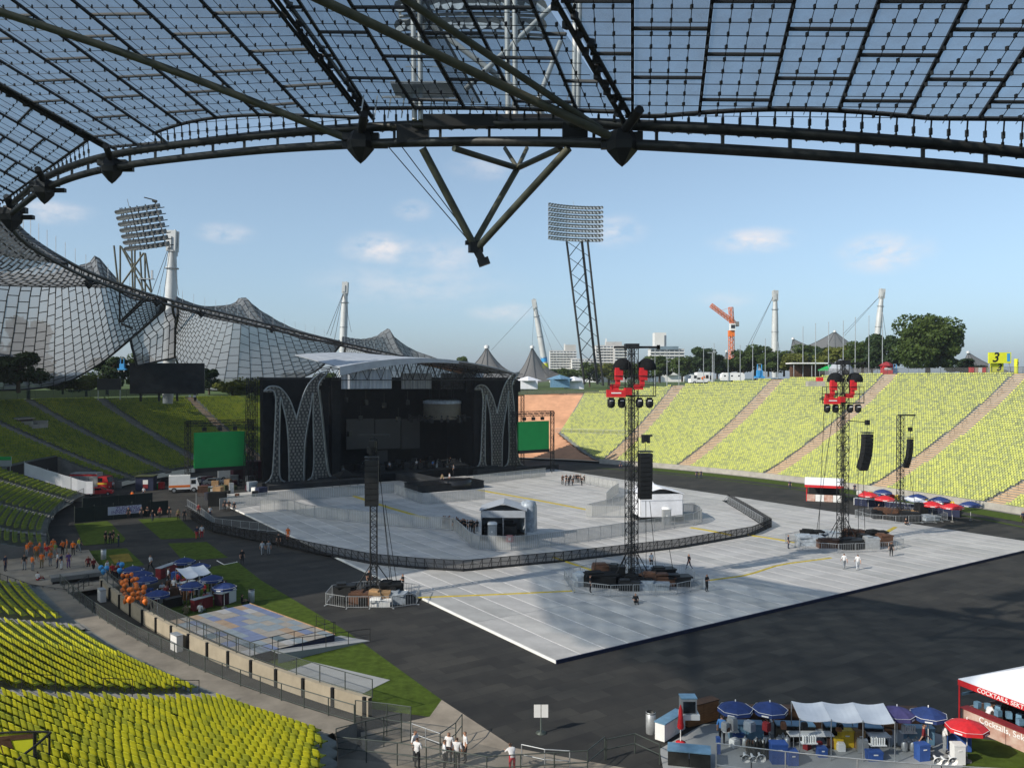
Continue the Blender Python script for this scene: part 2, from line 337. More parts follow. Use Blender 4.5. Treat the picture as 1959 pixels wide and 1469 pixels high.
# ---- stands
mat('stage_black', (.02,.02,.02), .9)
ROW = .82
def stand_mesh(d0, d1, s0, name, m, parent, front=None, smx=None):
    n = int((d1-d0)/1.)+1; ds = np.linspace(d0, d1, n); v = []; f = []; rows = []
    s = s0; ks = []
    while s < 60: ks.append(s); s += ROW
    tab = []
    for d in ds:
        col = []; sm = smx(d) if smx else smax(d); sf = front(d) if front else s0
        for k in ks:
            sa = min(max(k, sf), sm); zz = prof(d, sa)
            col.append(bowl(d, sa, prof(d, max(sf, min(sa-ROW, sm))) if k > sf else zz)); col.append(bowl(d, sa, zz))
        tab.append(col)
    v = np.array([[tuple(p) for p in c] for c in tab]); nn, mm_ = v.shape[:2]; v = v.reshape(-1, 3)
    i, j = np.meshgrid(np.arange(nn-1), np.arange(mm_-1), indexing='ij'); a = (i*mm_+j).ravel()
    return np_mesh(name, v, np.stack([a, a+1, a+mm_+1, a+mm_], 1)[:, ::-1], m, parent=parent)
east = thing('seating_stand', 'long sunlit uncovered stand of lime green seats with tan stairways, right of the field', 'stand', bowl(0, 0, 0)); east.location = (0,0,0)
orange_end = thing('bare_terrace', 'orange brick coloured terrace without seats behind the right green screen', 'terrace')
west = thing('seating_stand', 'shaded curved stand of olive green seats under the tent roof on the left', 'stand')
near = thing('seating_stand', 'nearest block of yellow green bucket seats in the bottom left corner', 'stand')
EA = [31.5, 18.5, 5.5, -6.5, -19.5, -33]; WA = [90, 101.5, 113.5, 123, 132.5, 153, 163, 172]; NA = [196, 209]
fr_e = lambda d: max(0, (d-33)/12.)**1.3*15 if d > 33 else 0
stand_mesh(-48, 45, 0, 'terrace', 'terrace', east, fr_e)
stand_mesh(45, 88, 0, 'terrace', 'terracotta', orange_end)
stand_mesh(30, 45, 0, 'lower_terrace', 'terracotta', orange_end, None, lambda d: max(.05, fr_e(d)))
stand_mesh(88, 135.8, 3, 'terrace', 'terrace', west); stand_mesh(147.9, 177, 3, 'terrace', 'terrace', west)
def end_wall(d, s0, parent, z0=-.3, s1=60):
    pl = [bowl(d, s_, prof(d, s_)+.02) for s_ in np.arange(s0, min(s1, smax(d)+.5), .82)]; mb = MB()
    for a, b in zip(pl, pl[1:]): mb.add([a, b, (b.x, b.y, z0), (a.x, a.y, z0)], [(0,1,2,3)])
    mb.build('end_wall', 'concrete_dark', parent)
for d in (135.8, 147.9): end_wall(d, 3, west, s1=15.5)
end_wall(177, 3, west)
stand_mesh(135.8, 147.9, 3, 'terrace', 'terrace', west, lambda d: 15.)
mb = MB()
for d in range(136, 148): mb.add([bowl(d, 15, 0), bowl(min(d+1, 147.9), 15, 0), bowl(min(d+1, 147.9), 15, prof(d, 15)+.5), bowl(d, 15, prof(d, 15)+.5)], [(0,1,2,3)])
mb.build('gate_portal', 'stage_black', west)
end_wall(186.6, 5.6, near)
 
def fr_n(d):                  # the last block ends along a straight stair beside the gate
    s = 5.6
    while s < 60:
        p = bowl(d, s, prof(d, s))
        if p.y > 4 and CX+F*p.x/p.y < 646: return s
        s += .15
    return 60
NEAR_END = 217.
while fr_n(NEAR_END) < 42: NEAR_END += 1.
stand_mesh(186.6, NEAR_END, 5.6, 'terrace', 'terrace', near, fr_n)
def stairway(d, s0, parent, m, w=1.15):
    mb = MB(); s = s0; n_ = bowl_n(d); t = Vector((-n_.y, n_.x, 0)); sm = smax(d)
    while s < sm-.4:
        z = prof(d, s); p = bowl(d, s, z); q = bowl(d, s+ROW, z)
        for h, a, b in ((.04, 0, .5), (.18, .5, 1)):
            x = p.lerp(q, a)+Vector((0,0,h)); y = p.lerp(q, b)+Vector((0,0,h)); dn = Vector((0,0,.35))
            mb.add([x-t*w, x+t*w, y+t*w, y-t*w, x-t*w-dn, x+t*w-dn], [(0,1,2,3),(4,5,1,0)])
        s += ROW
    mb.build('stairway', m, parent)
    mb = MB(); s = s0+2
    while s < sm-2:     # short handrails
        a = bowl(d, s, prof(d, s)+.1); b = bowl(d, s+1.6, prof(d, s+1.6)+.1); up = Vector((0,0,.95))
        mb.tube(a, a+up, .025, 4).tube(b, b+up, .025, 4).tube(a+up, b+up, .025, 4); s += 4.1
    mb.build('handrail', 'steel_dark', parent, kind='stuff')
for d in EA: stairway(d, fr_e(d), east, 'tan_stair', 1.7)
for d in WA: stairway(d, 3, west, 'tan_stair' if d < 110 else 'concrete_dark', 1.0)
for d in NA: stairway(d, 5.6, near, 'concrete_dark', 1.0)
# ---- seats
def seat_sites(d0, d1, s0, aisles, front=None, gap=1.35, pitch=.52, skip=None):
    out = []; s = s0
    while s < 52:
        L_ = np.linspace(d0, d1, int((d1-d0)*4)+1); pts = np.array([tuple(bowl(d, s)) for d in L_])
        cum = np.r_[0, np.cumsum(np.linalg.norm(np.diff(pts, axis=0), axis=1))]
        ar = np.arange(.4, cum[-1]-.4, pitch); dd = np.interp(ar, cum, L_); ok = np.ones(len(ar), bool)
        for al in aisles: ok &= np.abs(ar-np.interp(al, L_, cum)) > gap
        ok &= np.array([s < smax(x)-.6 and (front is None or s > front(x)+.3) for x in dd])
        if skip is not None: ok &= np.array([not skip(x, s) for x in dd])
        for x in dd[ok]: p = bowl(x, s+.45, prof(x, s)); n_ = bowl_n(x); out.append((p.x, p.y, p.z, n_.x, n_.y))
        s += ROW
    return np.array(out)
def seat_mass(sites, V, Fq, name, parent, m='seat_covered'):
    n = len(sites); nv = len(V); ny = sites[:, 3:5]; t = np.stack([-ny[:, 1], ny[:, 0]], 1)
    X = sites[:, None, 0]+t[:, None, 0]*V[None, :, 0]+ny[:, None, 0]*V[None, :, 1]
    Y = sites[:, None, 1]+t[:, None, 1]*V[None, :, 0]+ny[:, None, 1]*V[None, :, 1]
    Z = sites[:, None, 2]+V[None, :, 2]+RNG.normal(0, .012, (n, 1))
    v = np.stack([X, Y, Z], 2).reshape(-1, 3); f = (Fq[None]+(np.arange(n)*nv)[:, None, None]).reshape(-1, 4)
    return np_mesh(name, v, f, m, tint=np.repeat(RNG.random(n), len(Fq)), parent=parent, kind='stuff')
VS = np.array([(x, y, z) for y, z in ((.16,.36),(.24,.72)) for x in (-.20,.20)]+[(x, y, z) for y, z in ((.20,.36),(.28,.70)) for x in (-.20,.20)]
              +[(x, y, z) for y, z in ((-.24,.42),(.18,.38)) for x in (-.22,.22)]+[(-.22,-.24,.36),(.22,-.24,.36)], float)
FS = np.array([(0,1,3,2),(4,6,7,5),(2,3,7,6),(0,2,6,4),(1,5,7,3),(8,9,11,10),(12,13,9,8)])
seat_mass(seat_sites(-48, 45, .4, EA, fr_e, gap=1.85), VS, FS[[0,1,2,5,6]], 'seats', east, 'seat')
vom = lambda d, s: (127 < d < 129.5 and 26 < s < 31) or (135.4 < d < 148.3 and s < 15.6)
ws = seat_sites(88, 176.6, 3.4, WA, skip=vom); seat_mass(ws, VS, FS, 'seats', west, 'seat_green_shaded')
# bucket seat: curved shell with thickness
pr = [(-.24,.36),(-.23,.42),(-.05,.405),(.12,.40),(.19,.47),(.235,.66),(.265,.82),(.285,.85)]; cols = [-.225,-.13,0,.13,.225]
VN = []
for off in (0, -1):
    for i, (y, z) in enumerate(pr):
        for x in cols:
            e = abs(x)/.225; zz = z+(.035*e**3 if i < 4 else 0)-(.05*e**4 if i >= 6 else 0); yy = y-(.05*e**2 if i >= 4 else 0)
            VN.append((x*(1-.1*(i >= 6)), yy+(.03 if off and i >= 4 else 0), zz+(-.03 if off and i < 4 else 0)))
VN += [(-.05,-.02,.37),(.05,-.02,.37),(.05,.06,.37),(-.05,.06,.37),(-.05,-.02,0),(.05,-.02,0),(.05,.06,0),(-.05,.06,0)]
VN = np.array(VN); nc = 5; nr = len(pr); FN = []
for i in range(nr-1):
    for k in range(nc-1):
        a = i*nc+k; b = a+nr*nc; FN += [(a, a+1, a+nc+1, a+nc), (b, b+nc, b+nc+1, b+1)]
    for k in (0, nc-1): a = i*nc+k; b = a+nr*nc; FN.append((a, a+nc, b+nc, b) if k == 0 else (a, b, b+nc, a+nc))
for i in (0, nr-1):
    for k in range(nc-1): a = i*nc+k; b = a+nr*nc; FN.append((a, b, b+1, a+1) if i == 0 else (a, a+1, b+1, b))
q = 2*nr*nc; FN += [(q+4, q+5, q+1, q), (q+5, q+6, q+2, q+1), (q+6, q+7, q+3, q+2), (q+7, q+4, q, q+3)]; FN = np.array(FN)
ns = seat_sites(187, NEAR_END, 5.9, NA, lambda d: fr_n(d)+.5)
dist = np.linalg.norm(ns[:, :2], axis=1)
fx = CX+F*ns[:, 0]/ns[:, 1]; fy = CY-F*((ns[:, 2]-CAMZ)/ns[:, 1]); vis = (fx > -5) & (fx < 1965) & (fy < 1475) & (ns[:, 1] > 5)
order = np.argsort(np.where(vis, dist, 1e9)); big = order[:300]; rest = order[300:]
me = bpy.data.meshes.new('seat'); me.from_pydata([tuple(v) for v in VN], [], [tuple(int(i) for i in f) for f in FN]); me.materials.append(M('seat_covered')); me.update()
me.polygons.foreach_set('use_smooth', [True]*len(me.polygons))
for i in big: o = link('seat', me, near, loc=ns[i, :3], rz=math.atan2(-ns[i, 3], ns[i, 4])+random.gauss(0, .035)); o.rotation_euler.x = random.gauss(0, .03)
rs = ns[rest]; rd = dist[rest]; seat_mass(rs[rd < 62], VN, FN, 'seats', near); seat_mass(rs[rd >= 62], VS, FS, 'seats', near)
# ---- moat, walls, paths around the near field edge
def band(name, d0, d1, prof2, m, parent=None, kind=None, step=1.):   # sweep (s,z) profile along the bowl edge
    n = max(2, int(abs(d1-d0)/step)+1); ds = np.linspace(d0, d1, n); mb = MB(); k = len(prof2)
    for d in ds: mb.v += [tuple(bowl(d, s, z)) for s, z in prof2]
    for i in range(n-1):
        for j in range(k-1): mb.f.append((i*k+j, (i+1)*k+j, (i+1)*k+j+1, i*k+j+1)); mb.m.append(0); mb.sm.append(False)
    return mb.build(name, m, parent, kind=kind)
band('footpath', 212.0, 215.0, [(5.6,1.505),(11.5,1.505),(11.5,-.3)], 'path_shaded', kind='structure')
band('concourse', 176.6, 186.8, [(-1.2,-.02),(-1.2,.56),(50,.56)], 'paving', kind='structure'); band('gate_road', 135.5, 148.2, [(2,.012),(50,.014)], 'asphalt', kind='structure')
band('footpath', 186.6, 215.0, [(4.0,-.6),(4.0,1.5),(5.7,1.52)], 'path_shaded', kind='structure')
band('moat_floor', 186, 215.0, [(.3,-.5),(4.0,-.5)], 'concrete_dark', kind='structure')
band('footpath', 215.0, 229, [(.0,.03),(1,.034),(16,.04)], 'path_shaded', kind='structure')
mb = MB(); mb.add([bowl(215, 3.9, -.5), bowl(215, 11.5, -.5), bowl(215, 11.5, 1.5), bowl(215, 3.9, 1.5)], [(0,1,2,3)]); mb.build('landing_wall', 'concrete_dark', kind='structure')
prl = [bowl(d, fr_n(d), prof(d, fr_n(d))) for d in np.arange(214, NEAR_END, .5)]; mb = MB()
for a, b in zip(prl, prl[1:]): mb.add([a, b, (b.x, b.y, -.3), (a.x, a.y, -.3)], [(0,1,2,3)])
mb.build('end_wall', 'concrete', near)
band('footpath', 229, 262, [(4,-.7),(4,.3),(9,.3)], 'concrete', kind='structure')
def wall(d0, d1, label, z0=-.6, z1=1.2, thick=.35):
    t = thing('retaining_wall', label, 'wall')
    band('wall_body', d0, d1, [(0,z0),(0,z1),(thick,z1),(thick,z0)], 'beige_wall', t)
    d = d0+.6
    pm = MB().box((0,0,0), (.2,.16,z1-z0+.1)).mesh('pilaster', 'steel_black')
    while d < d1: n_ = bowl_n(d); link('pilaster', pm, t, loc=bowl(d, thick+.04, (z0+z1)/2), rz=math.atan2(n_.y, n_.x)+PI/2); d += 1.9
    return t
wall(186, 213.4, 'beige concrete wall with dark pilasters along the moat left of the field'); wall(229, 262, 'beige concrete wall under the wire fence at the bottom right edge')
# east front wall
t = thing('retaining_wall', 'low grey concrete wall along the foot of the sunlit green stand', 'wall'); band('wall_body', -48, 33, [(-.35,-.02),(-.35,1.15),(0,1.15),(0,.5)], 'concrete', t)
band('footing', -48, 33, [(-.6,0),(-.6,.12),(-.35,.12)], 'concrete_dark', t)
# ---- pitch cover made of panels
for i, c in enumerate(((.36,.355,.34),(.40,.39,.375),(.43,.42,.40),(.38,.37,.35))): mat('cover%d' % i, c, .6, scale=.35, var=.2, spec=.4, detail=10)
mat('seam', (.62,.62,.62), .7)
cover = thing('pitch_cover', 'light grey rectangular floor cover of panels laid over the pitch', 'floor cover', W(0, 0), UANG)
MB().box((38.4, 52, .09), (76.8, 104, .18)).build('base', 'seam', cover)
MB().box((38.4, -.06, .14), (77, .12, .30)).build('skirt', 'navy', cover); MB().box((-.04, 52, .10), (.08, 104, .2)).build('edge_strip', 'white_paint', cover)
pms = [MB().box((0, 0, 0), (2.28, 11.49, .02)).mesh('panel', 'cover%d' % i) for i in range(4)]
for i in range(32):
    for k in range(9):
        link('panel', pms[random.choice((0,1,1,2,2,3))], cover, loc=(1.2+2.4*i, 5.78+11.555*k, .19), rz=PI if random.random() < .5 else 0)
# vomitory in the left stand
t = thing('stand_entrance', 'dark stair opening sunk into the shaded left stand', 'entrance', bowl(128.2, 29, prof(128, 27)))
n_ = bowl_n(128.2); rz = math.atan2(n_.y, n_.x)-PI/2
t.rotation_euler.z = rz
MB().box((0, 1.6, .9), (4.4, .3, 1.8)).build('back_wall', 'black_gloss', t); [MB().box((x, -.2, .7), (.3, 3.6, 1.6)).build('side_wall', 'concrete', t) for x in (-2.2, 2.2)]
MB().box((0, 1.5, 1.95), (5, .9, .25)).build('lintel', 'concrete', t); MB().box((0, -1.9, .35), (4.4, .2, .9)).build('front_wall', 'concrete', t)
# ================================================================== tent roof over the camera
EDGE = [(2500,420,41),(2250,376,39.5),(1959,331,38),(1600,300,37.5),(1190,276,39),(940,271,42.5),(690,276,46.5),(450,292,52),(210,322,59.5),(95,357,67),(45,390,74),(18,418,82),(30,446,91),(62,474,101),(112,504,114),
        (170,533,127),(250,562,144),(330,585,162),(450,613,187),(560,640,208),(650,661,228),(790,692,258),(880,714,280)]
edge3 = bez([P(*e) for e in EDGE], 8)
def edge_at(px):        # near part only (px decreasing)
    for a, b in zip(EDGE, EDGE[1:]):
        if a[0] >= px >= b[0]:
            k = (a[0]-px)/(a[0]-b[0]); return P(px, a[1]+(b[1]-a[1])*k, a[2]+(b[2]-a[2])*k)
    return P(*EDGE[0])
class Sector:
    def __init__(s, BL, BR, TL, TR): s.c = [P(*q) for q in (BL, BR, TL, TR)]
    def S(s, t, q):
        a = s.c[0].lerp(s.c[1], t); b = s.c[2].lerp(s.c[3], t)
        return a.lerp(b, q)
def lerpx(a, b, k): return a+(b-a)*k
def clip_poly(poly, f):      # keep f(t,q) >= 0
    out = []
    for (a, b) in zip(poly, poly[1:]+poly[:1]):
        fa, fb = f(*a), f(*b)
        if fa >= 0: out.append(a)
        if (fa >= 0) != (fb >= 0): k = fa/(fa-fb); out.append((lerpx(a[0], b[0], k), lerpx(a[1], b[1], k)))
    return out
def roof_sector(label, sec, t0, t1, dt, rq, q1, lo, hi, wig, netq=1.35, qs=0.):
    T = thing('tent_roof', label, 'roof', group='overhead roof fields')
    fs = [lambda t, q: t-lo(q), lambda t, q: hi(q)-t, lambda t, q: q-wig(t)]
    n = round((t1-t0)/dt); J = MB(); N_ = MB(); CLP = MB()
    for i in range(n):
        ta = t0+i*dt; tb = ta+dt; off = .5*rq if i % 2 else 0; j = -2
        while True:
            qa = qs+off+(j)*rq; qb = qa+rq; j += 1
            if qa > q1: break
            wt = .09/max(.1, (sec.S(ta, qa)-sec.S(tb, qa)).length)*dt; wq = .09/max(.1, (sec.S(ta, qa)-sec.S(ta, qb)).length)*rq
            poly = [(ta+wt, qa+wq), (tb-wt, qa+wq), (tb-wt, qb-wq), (ta+wt, qb-wq)]
            for f in fs: poly = clip_poly(poly, f) if poly else poly
            if len(poly) >= 3:
                mb = MB(); mb.add([sec.S(*p) for p in poly], [tuple(range(len(poly)))]); mb.build('pane', 'acrylic_roof', T)
            seg = [(ta, qa), (tb, qa)]
            a, b = max(ta, lo(qa)), min(tb, hi(qa))
            if b > a+1e-4 and qa > wig((a+b)/2): J.tube(sec.S(a, qa), sec.S(b, qa), .085, 4)
    for i in range(n+1):
        t = t0+i*dt; qq = [x for x in np.linspace(wig(t), q1, 40) if lo(x) <= t <= hi(x)]
        if len(qq) > 1: J.tube(sec.S(t, qq[0]), sec.S(t, qq[-1]), .095, 4)
    drop = Vector((0, 0, -.22))
    for i in range(n*4+1):
        t = t0+i*dt/4; qq = [x for x in np.linspace(wig(t), netq, 60) if lo(x) <= t <= hi(x)]
        if len(qq) < 2: continue
        if i % 4: N_.tube(sec.S(t, qq[0])+drop, sec.S(t, qq[-1])+drop, .02, 3, cap=False)
        q = math.ceil(qq[0]/(rq/4))*rq/4
        while q < qq[-1]:
            c = sec.S(t, q)+drop; CLP.box(c+Vector((0,0,.06)), (.075,.12,.17), random.random()*.6); q += rq/4
    q = math.ceil(-.3/(rq/4))*rq/4
    while q < netq:
        tt = [x for x in np.linspace(max(t0, lo(q)), min(t1, hi(q)), 60) if q >= wig(x)]
        if len(tt) > 1: N_.tube(sec.S(tt[0], q)+drop, sec.S(tt[-1], q)+drop, .02, 3, cap=False)
        q += rq/4
    J.build('joint_grid', 'steel_black', T, kind='stuff'); N_.build('net_cables', 'steel_black', T, kind='stuff'); CLP.build('cable_clamps', 'steel_black', T, kind='stuff')
    B = MB(); pts = [sec.S(t0+(t1-t0)*k/80, wig(t0+(t1-t0)*k/80)) for k in range(81) if lo(0) <= t0+(t1-t0)*k/80 <= hi(0)]
    B.path(pts, .11, 5); B.build('edge_cable', 'steel_black', T)
    R = MB(); t = max(t0, lo(0)); k = 0     # hanger rods between the glazing edge and the edge tube
    while t < min(t1, hi(0)):
        a = sec.S(t, wig(t)); px = CX+F*a.x/a.y
        if 22 < px < 2400: b = edge_at(px)+Vector((0,.1,.95)); R.tube(a, b, .045, 4); m_ = a.lerp(b, .5); R.box(m_, (.12,.12,.3)); R.box(a.lerp(b, .8), (.1,.1,.22))
        t += dt/4; k += 1
    R.build('hanger_rods', 'steel_dark', T, kind='stuff')
    return T
secR = Sector((1210,212,38),(1740,216,36.4),(1210,0,32),(1850,0,30))
secM = Sector((705,208,45.5),(1225,216,38),(570,0,40),(1156,0,31.6))
secL = Sector((690,220,45.5),(172,262,60),(515,0,40),(-290,0,47))
secK = Sector((168,268,60.3),(5,385,79),(-290,4,47.2),(-320,215,64))
wR = lambda t: -.03+.05*math.sin(t*7)-.0 if t > .05 else -.05
TR_ = roof_sector('right field of the overhead acrylic tent roof with steep dark joints', secR, -.75, 2.0, .25, .435, 5.2, lambda q: -.038-.196*q, lambda q: 2.0, lambda t: -.06+.085*max(0, math.sin((t-.1)*3.2)), qs=.12)
TM_ = roof_sector('middle field of the overhead acrylic tent roof below the near floodlights', secM, -.2, 1.2, .2, .42, 4.6, lambda q: -.03-.04*q, lambda q: .933-.097*q, lambda t: .02*math.sin(t*PI), qs=.1)
TL_ = roof_sector('left field of the overhead acrylic tent roof with long slanting joints', secL, 0, 1, 1/7., .30, 5.4, lambda q: 0, lambda q: 1, lambda t: -.02+.10*max(0, math.sin((t-.02)*4.4)) if t < .72 else -.1, netq=1.2)
TK_ = roof_sector('narrow outermost field of the overhead tent roof at the left picture edge', secK, 0, 1, 1/6., .28, 3.4, lambda q: 0, lambda q: 1, lambda t: .0, netq=1.2)
# catwalk above the middle field
mb = MB(); a = [secM.S(t, q)+Vector((0,0,.35)) for q in (0, 1.5) for t in (.375, .455)]
mb.add(a, [(0,1,3,2)]); mb.build('catwalk', 'grating', TM_)
mb = MB()
for t in (.375, .455): mb.tube(secM.S(t, 0)+Vector((0,0,.4)), secM.S(t, 1.5)+Vector((0,0,.4)), .07, 5)
mb.build('catwalk_beams', 'steel_black', TM_, kind='stuff')
# field boundary cables
def pair(T, f, q1):
    for k, off in enumerate((-.16, .2)):
        MB().path([f(q)+Vector((off, 0, -.1+.12*k)) for q in np.linspace(-.12, q1, 14)], .12, 6).build('ridge_cable', 'steel_dark', T)
    mb = MB()
    for q in np.arange(0, min(q1, 1.6), .075): p = f(q); mb.box(p+Vector((random.uniform(-.35,.35), 0, -.12)), (.28,.2,.3), random.random())
    mb.build('cable_fittings', 'steel_black', T, kind='stuff')
pair(TR_, lambda q: secR.S(-.038-.196*q, q), 5); pair(TM_, lambda q: secM.S(-.03-.04*q, q), 4.4); pair(TL_, lambda q: secL.S(1.0, q), 3)
for pts in ([(-60,-12,41),(300,110,44),(690,262,47)], [(560,-45,33),(900,118,36.5),(1188,255,39)], [(760,-30,33.5),(980,118,36.5),(1150,232,39)]):
    MB().path(bez([P(*q)+Vector((0,0,-.4)) for q in pts], 5), .16 if pts[0][0] > 700 else .21, 8).build('strut', 'steel_olive', TM_)
# ------------------------------------------------------------------ edge tubes with node castings
ring = thing('roof_edge_cable', 'heavy double dark tube along the front edge of the tent roof', 'roof edge')
MB().path(edge3, .26, 8).build('lower_tube', 'steel_dark', ring)
up3 = [p+Vector((0,.12,.95)) for p in edge3]; MB().path(up3, .27, 8).build('upper_tube', 'steel_dark', ring)
mb = MB(); rs_ = resample(edge3[:100], .75)
for i, p in enumerate(rs_): mb.tube(p+Vector((0,.02,.6)), p+Vector((0,.12,.8)), .035, 4); mb.box(p+Vector((0,-.1,.62)), (.25,.04,.05))
for p in resample(edge3, 3.): mb.box(p+Vector((0,.1,.5)), (.14,.14,1.0))
mb.build('clamps', 'steel_dark', ring, kind='stuff')
mb = MB(); lit = resample([p+Vector((0,.3,1.25)) for p in edge3[96:]], 4.5)
for p in lit: mb.tube(p, p+Vector((0,0,2.2)), .04, 4)
mb.build('lightning_rods', 'galv', ring, kind='stuff')
def node(px, py, d, s=1.):
    s *= .78
    c = P(px, py, d); mb = MB()
    mb.lathe([(.0,-1.15*s),(.35*s,-.85*s),(.95*s,-.15*s),(1.05*s,.35*s),(.7*s,1.1*s),(0,1.3*s)], 6, c, 0, False)
    mb.box(c+Vector((0,.1,.8*s)), (2.6*s,.5*s,.5*s)); mb.box(c+Vector((.3*s,.1,.2*s)), (3.2*s,.45*s,.35*s)); mb.tube(c+Vector((0,0,.9*s)), c+Vector((.7*s,-2.,1.6*s)), .3*s, 6)
    mb.build('node_casting', 'steel_black', ring)
for a in ((690,283,46.2,1.),(1190,285,38.8,.95),(214,328,59,1.),(85,368,67,1.1),(22,420,80,1.4),(170,545,127,.8),(300,580,152,.8),(385,602,172,.8),(520,632,200,.8)): node(*a)
MB().box(edge_at(790)+Vector((0,.1,.45)), (1.7,.7,.95)).build('bracket_box', 'steel_black', ring); MB().box(edge_at(1100)+Vector((0,.1,.45)), (1.2,.7,.95)).build('bracket_box', 'steel_black', ring)
MB().box(edge_at(945)+Vector((0,.1,1.05)), (7.2,.55,.6)).build('beam', 'steel_black', ring)
# ------------------------------------------------------------------ floodlights
mat('lamp_glass', (.72,.75,.77), .3, .3, scale=3, var=.35, spec=.7); mat('lamp_dim', (.30,.32,.33), .2, .6, scale=3, var=.5); mat('lamp_body', (.16,.17,.17), .5, .3, scale=3)
def lamp_head(T, c, w, h, rows, cols, rz, lean=0., bend=.12, r=.42, gm='lamp_glass', rm='galv'):
    R = Matrix.Rotation(rz, 3, 'Z')@Matrix.Rotation(lean, 3, 'X'); L1 = MB(); L2 = MB()
    for j in range(rows):
        zz = h*(j/(rows-1)-.5); pts = []
        for i in range(cols):
            x = w*(i/(cols-1)-.5); y = bend*w*(2*x/w)**2; p = c+R@Vector((x, y, zz)); pts.append(p+R@Vector((0,.3,-.45)))
            f = R@Vector((-x/w*.5, -1, -.35)).normalized()
            L1.tube(p, p+f*.55, r*.55, 8, 0, r2=r); L1.add([p+f*.56+(R@Vector((math.cos(a)*r*.9, 0, math.sin(a)*r*.9))) for a in [k*PI/4 for k in range(8)]], [tuple(range(8))], 1)
        L2.path(pts, .09, 4); L2.path([q+R@Vector((0,.7,0)) for q in pts], .09, 4)
    for i in range(0, cols, max(1, cols//5)):
        x = w*(i/(cols-1)-.5); y = bend*w*(2*x/w)**2+.5; L2.tube(c+R@Vector((x, y, -h/2-.6)), c+R@Vector((x, y, h/2+.5)), .1, 4)
    bk = MB()
    for i in range(cols-1):
        xa, xb = [w*(k_/(cols-1)-.5) for k_ in (i, i+1)]; ya, yb = [bend*w*(2*x_/w)**2+.25 for x_ in (xa, xb)]
        for j in range(rows): zc = h*(j/(rows-1)-.5); bk.slab([c+R@Vector((xa,ya,zc-r*.8)), c+R@Vector((xb,yb,zc-r*.8)), c+R@Vector((xb,yb,zc+r*.7)), c+R@Vector((xa,ya,zc+r*.7))], .06)
    bk.build('lamp_housing', 'steel_dark', T, kind='stuff')
    L1.build('lamps', ['lamp_body', gm], T, kind='stuff'); L2.build('lamp_rack', rm, T)
    MB().tube(c+R@Vector((0, 0, h/2)), c+R@Vector((0, 0, h/2+1.8)), .06, 4).build('rod', 'galv', T)
# tall tower behind the orange terrace
dT = 262; T = thing('floodlight_tower', 'tall leaning lattice floodlight tower behind the stage and orange terrace', 'floodlight', P(1140, 735, dT))
off = P(1140, 735, dT)
def px_tube(mb, a, b, r, n=6): return mb.tube(P(*a)-off, P(*b)-off, r, n)
legs = [((1084,462,dT),(1118,735,dT)), ((1113,460,dT+4),(1143,735,dT+4)), ((1124,460,dT),(1154,738,dT))]
for a, b in legs: mb = MB(); px_tube(mb, a, b, .34 if a[0] != 1113 else .42); mb.build('leg', 'steel_dark', T)
mb = MB(); n = 9; A = [P(*legs[0][0]).lerp(P(*legs[0][1]), i/n)-off for i in range(n+1)]; Bq = [P(*legs[1][0]).lerp(P(*legs[1][1]), i/n)-off for i in range(n+1)]; Cq = [P(*legs[2][0]).lerp(P(*legs[2][1]), i/n)-off for i in range(n+1)]
for i in range(n): mb.tube(A[i+1], Bq[i], .15, 4).tube(A[i], Cq[i+1], .13, 4)
mb.build('bracing', 'steel_dark', T, kind='stuff')
lamp_head(T, P(1097, 427, dT)-off, 17.6, 10.2, 8, 17, .3, 0, -.10, .56)
# roof-edge floodlight in the distance
off = P(245, 560, 143); T = thing('roof_floodlight', 'distant curved floodlight rack standing on the roof edge at left', 'floodlight', off, group='roof edge floodlights')
lamp_head(T, P(258, 437, 143)-off, 10.6, 6.4, 7, 14, -.5, .3, .16, .40, 'lamp_dim', 'steel_dark')
for a, b in (((218,470),(226,545)),((230,470),(230,545)),((252,478),(254,552)),((258,478),(258,553)),((268,482),(272,556)),((278,485),(290,560)),((277,484),(278,558)),((232,472),(275,556)),((275,484),(232,545)),((236,476),(290,560))):
    mb = MB(); px_tube(mb, (*a, 143), (*b, 143), .16); mb.build('leg', 'steel_olive', T)
for a, b in (((229,545),(229,617)),((232,617),(285,567)),((228,617),(275,570))): mb = MB(); px_tube(mb, (*a, 143), (*b, 143), .17); mb.build('hanging_strut', 'steel_dark', T)
MB().box(P(243, 624, 143)-off, (2,.5,.35), 0, mx=Matrix.Rotation(.4, 3, 'Y')).build('foot', 'steel_dark', T)
mb = MB(); px_tube(mb, (292,382,143), (276,378,143), .1); px_tube(mb, (292,384,143), (300,386,143), .25); mb.build('antenna', 'steel_dark', T)
MB().box(P(280, 534, 143)-off, (2.6,.9,.12)).box(P(291, 525, 143)-off, (.3,.3,1.4)).build('platform', 'galv', T)
# near gantry whose lamps are cut by the top of the frame
off = P(945, 250, 43); T = thing('roof_floodlight', 'near floodlight gantry seen through the overhead roof panes', 'floodlight', off, group='roof edge floodlights')
lamp_head(T, P(900, -48, 45)-off, 7.9, 5.0, 6, 13, 0, .1, .05, .33)
for a, b in (((793,230),(789,-80)),((805,230),(802,-80)),((972,230),(969,-80)),((986,230),(984,-80)),((1098,232),(1102,-80)),((1105,232),(1110,-80)),((826,50),(985,170)),((890,172),(1058,12)),((1025,204),(1072,80)),((968,158),(1050,230))):
    mb = MB(); px_tube(mb, (*a, 44), (*b, 44.6), .15); mb.build('leg', 'mast_white', T)
MB().box(P(810, 172, 44.5)-off, (3.2,2.2,.12)).box(P(815, 128, 44.5)-off, (2.2,.05,.05)).box(P(795, 186, 44.5)-off, (3.6,.08,.1)).build('platform', 'galv', T)
mb = MB()
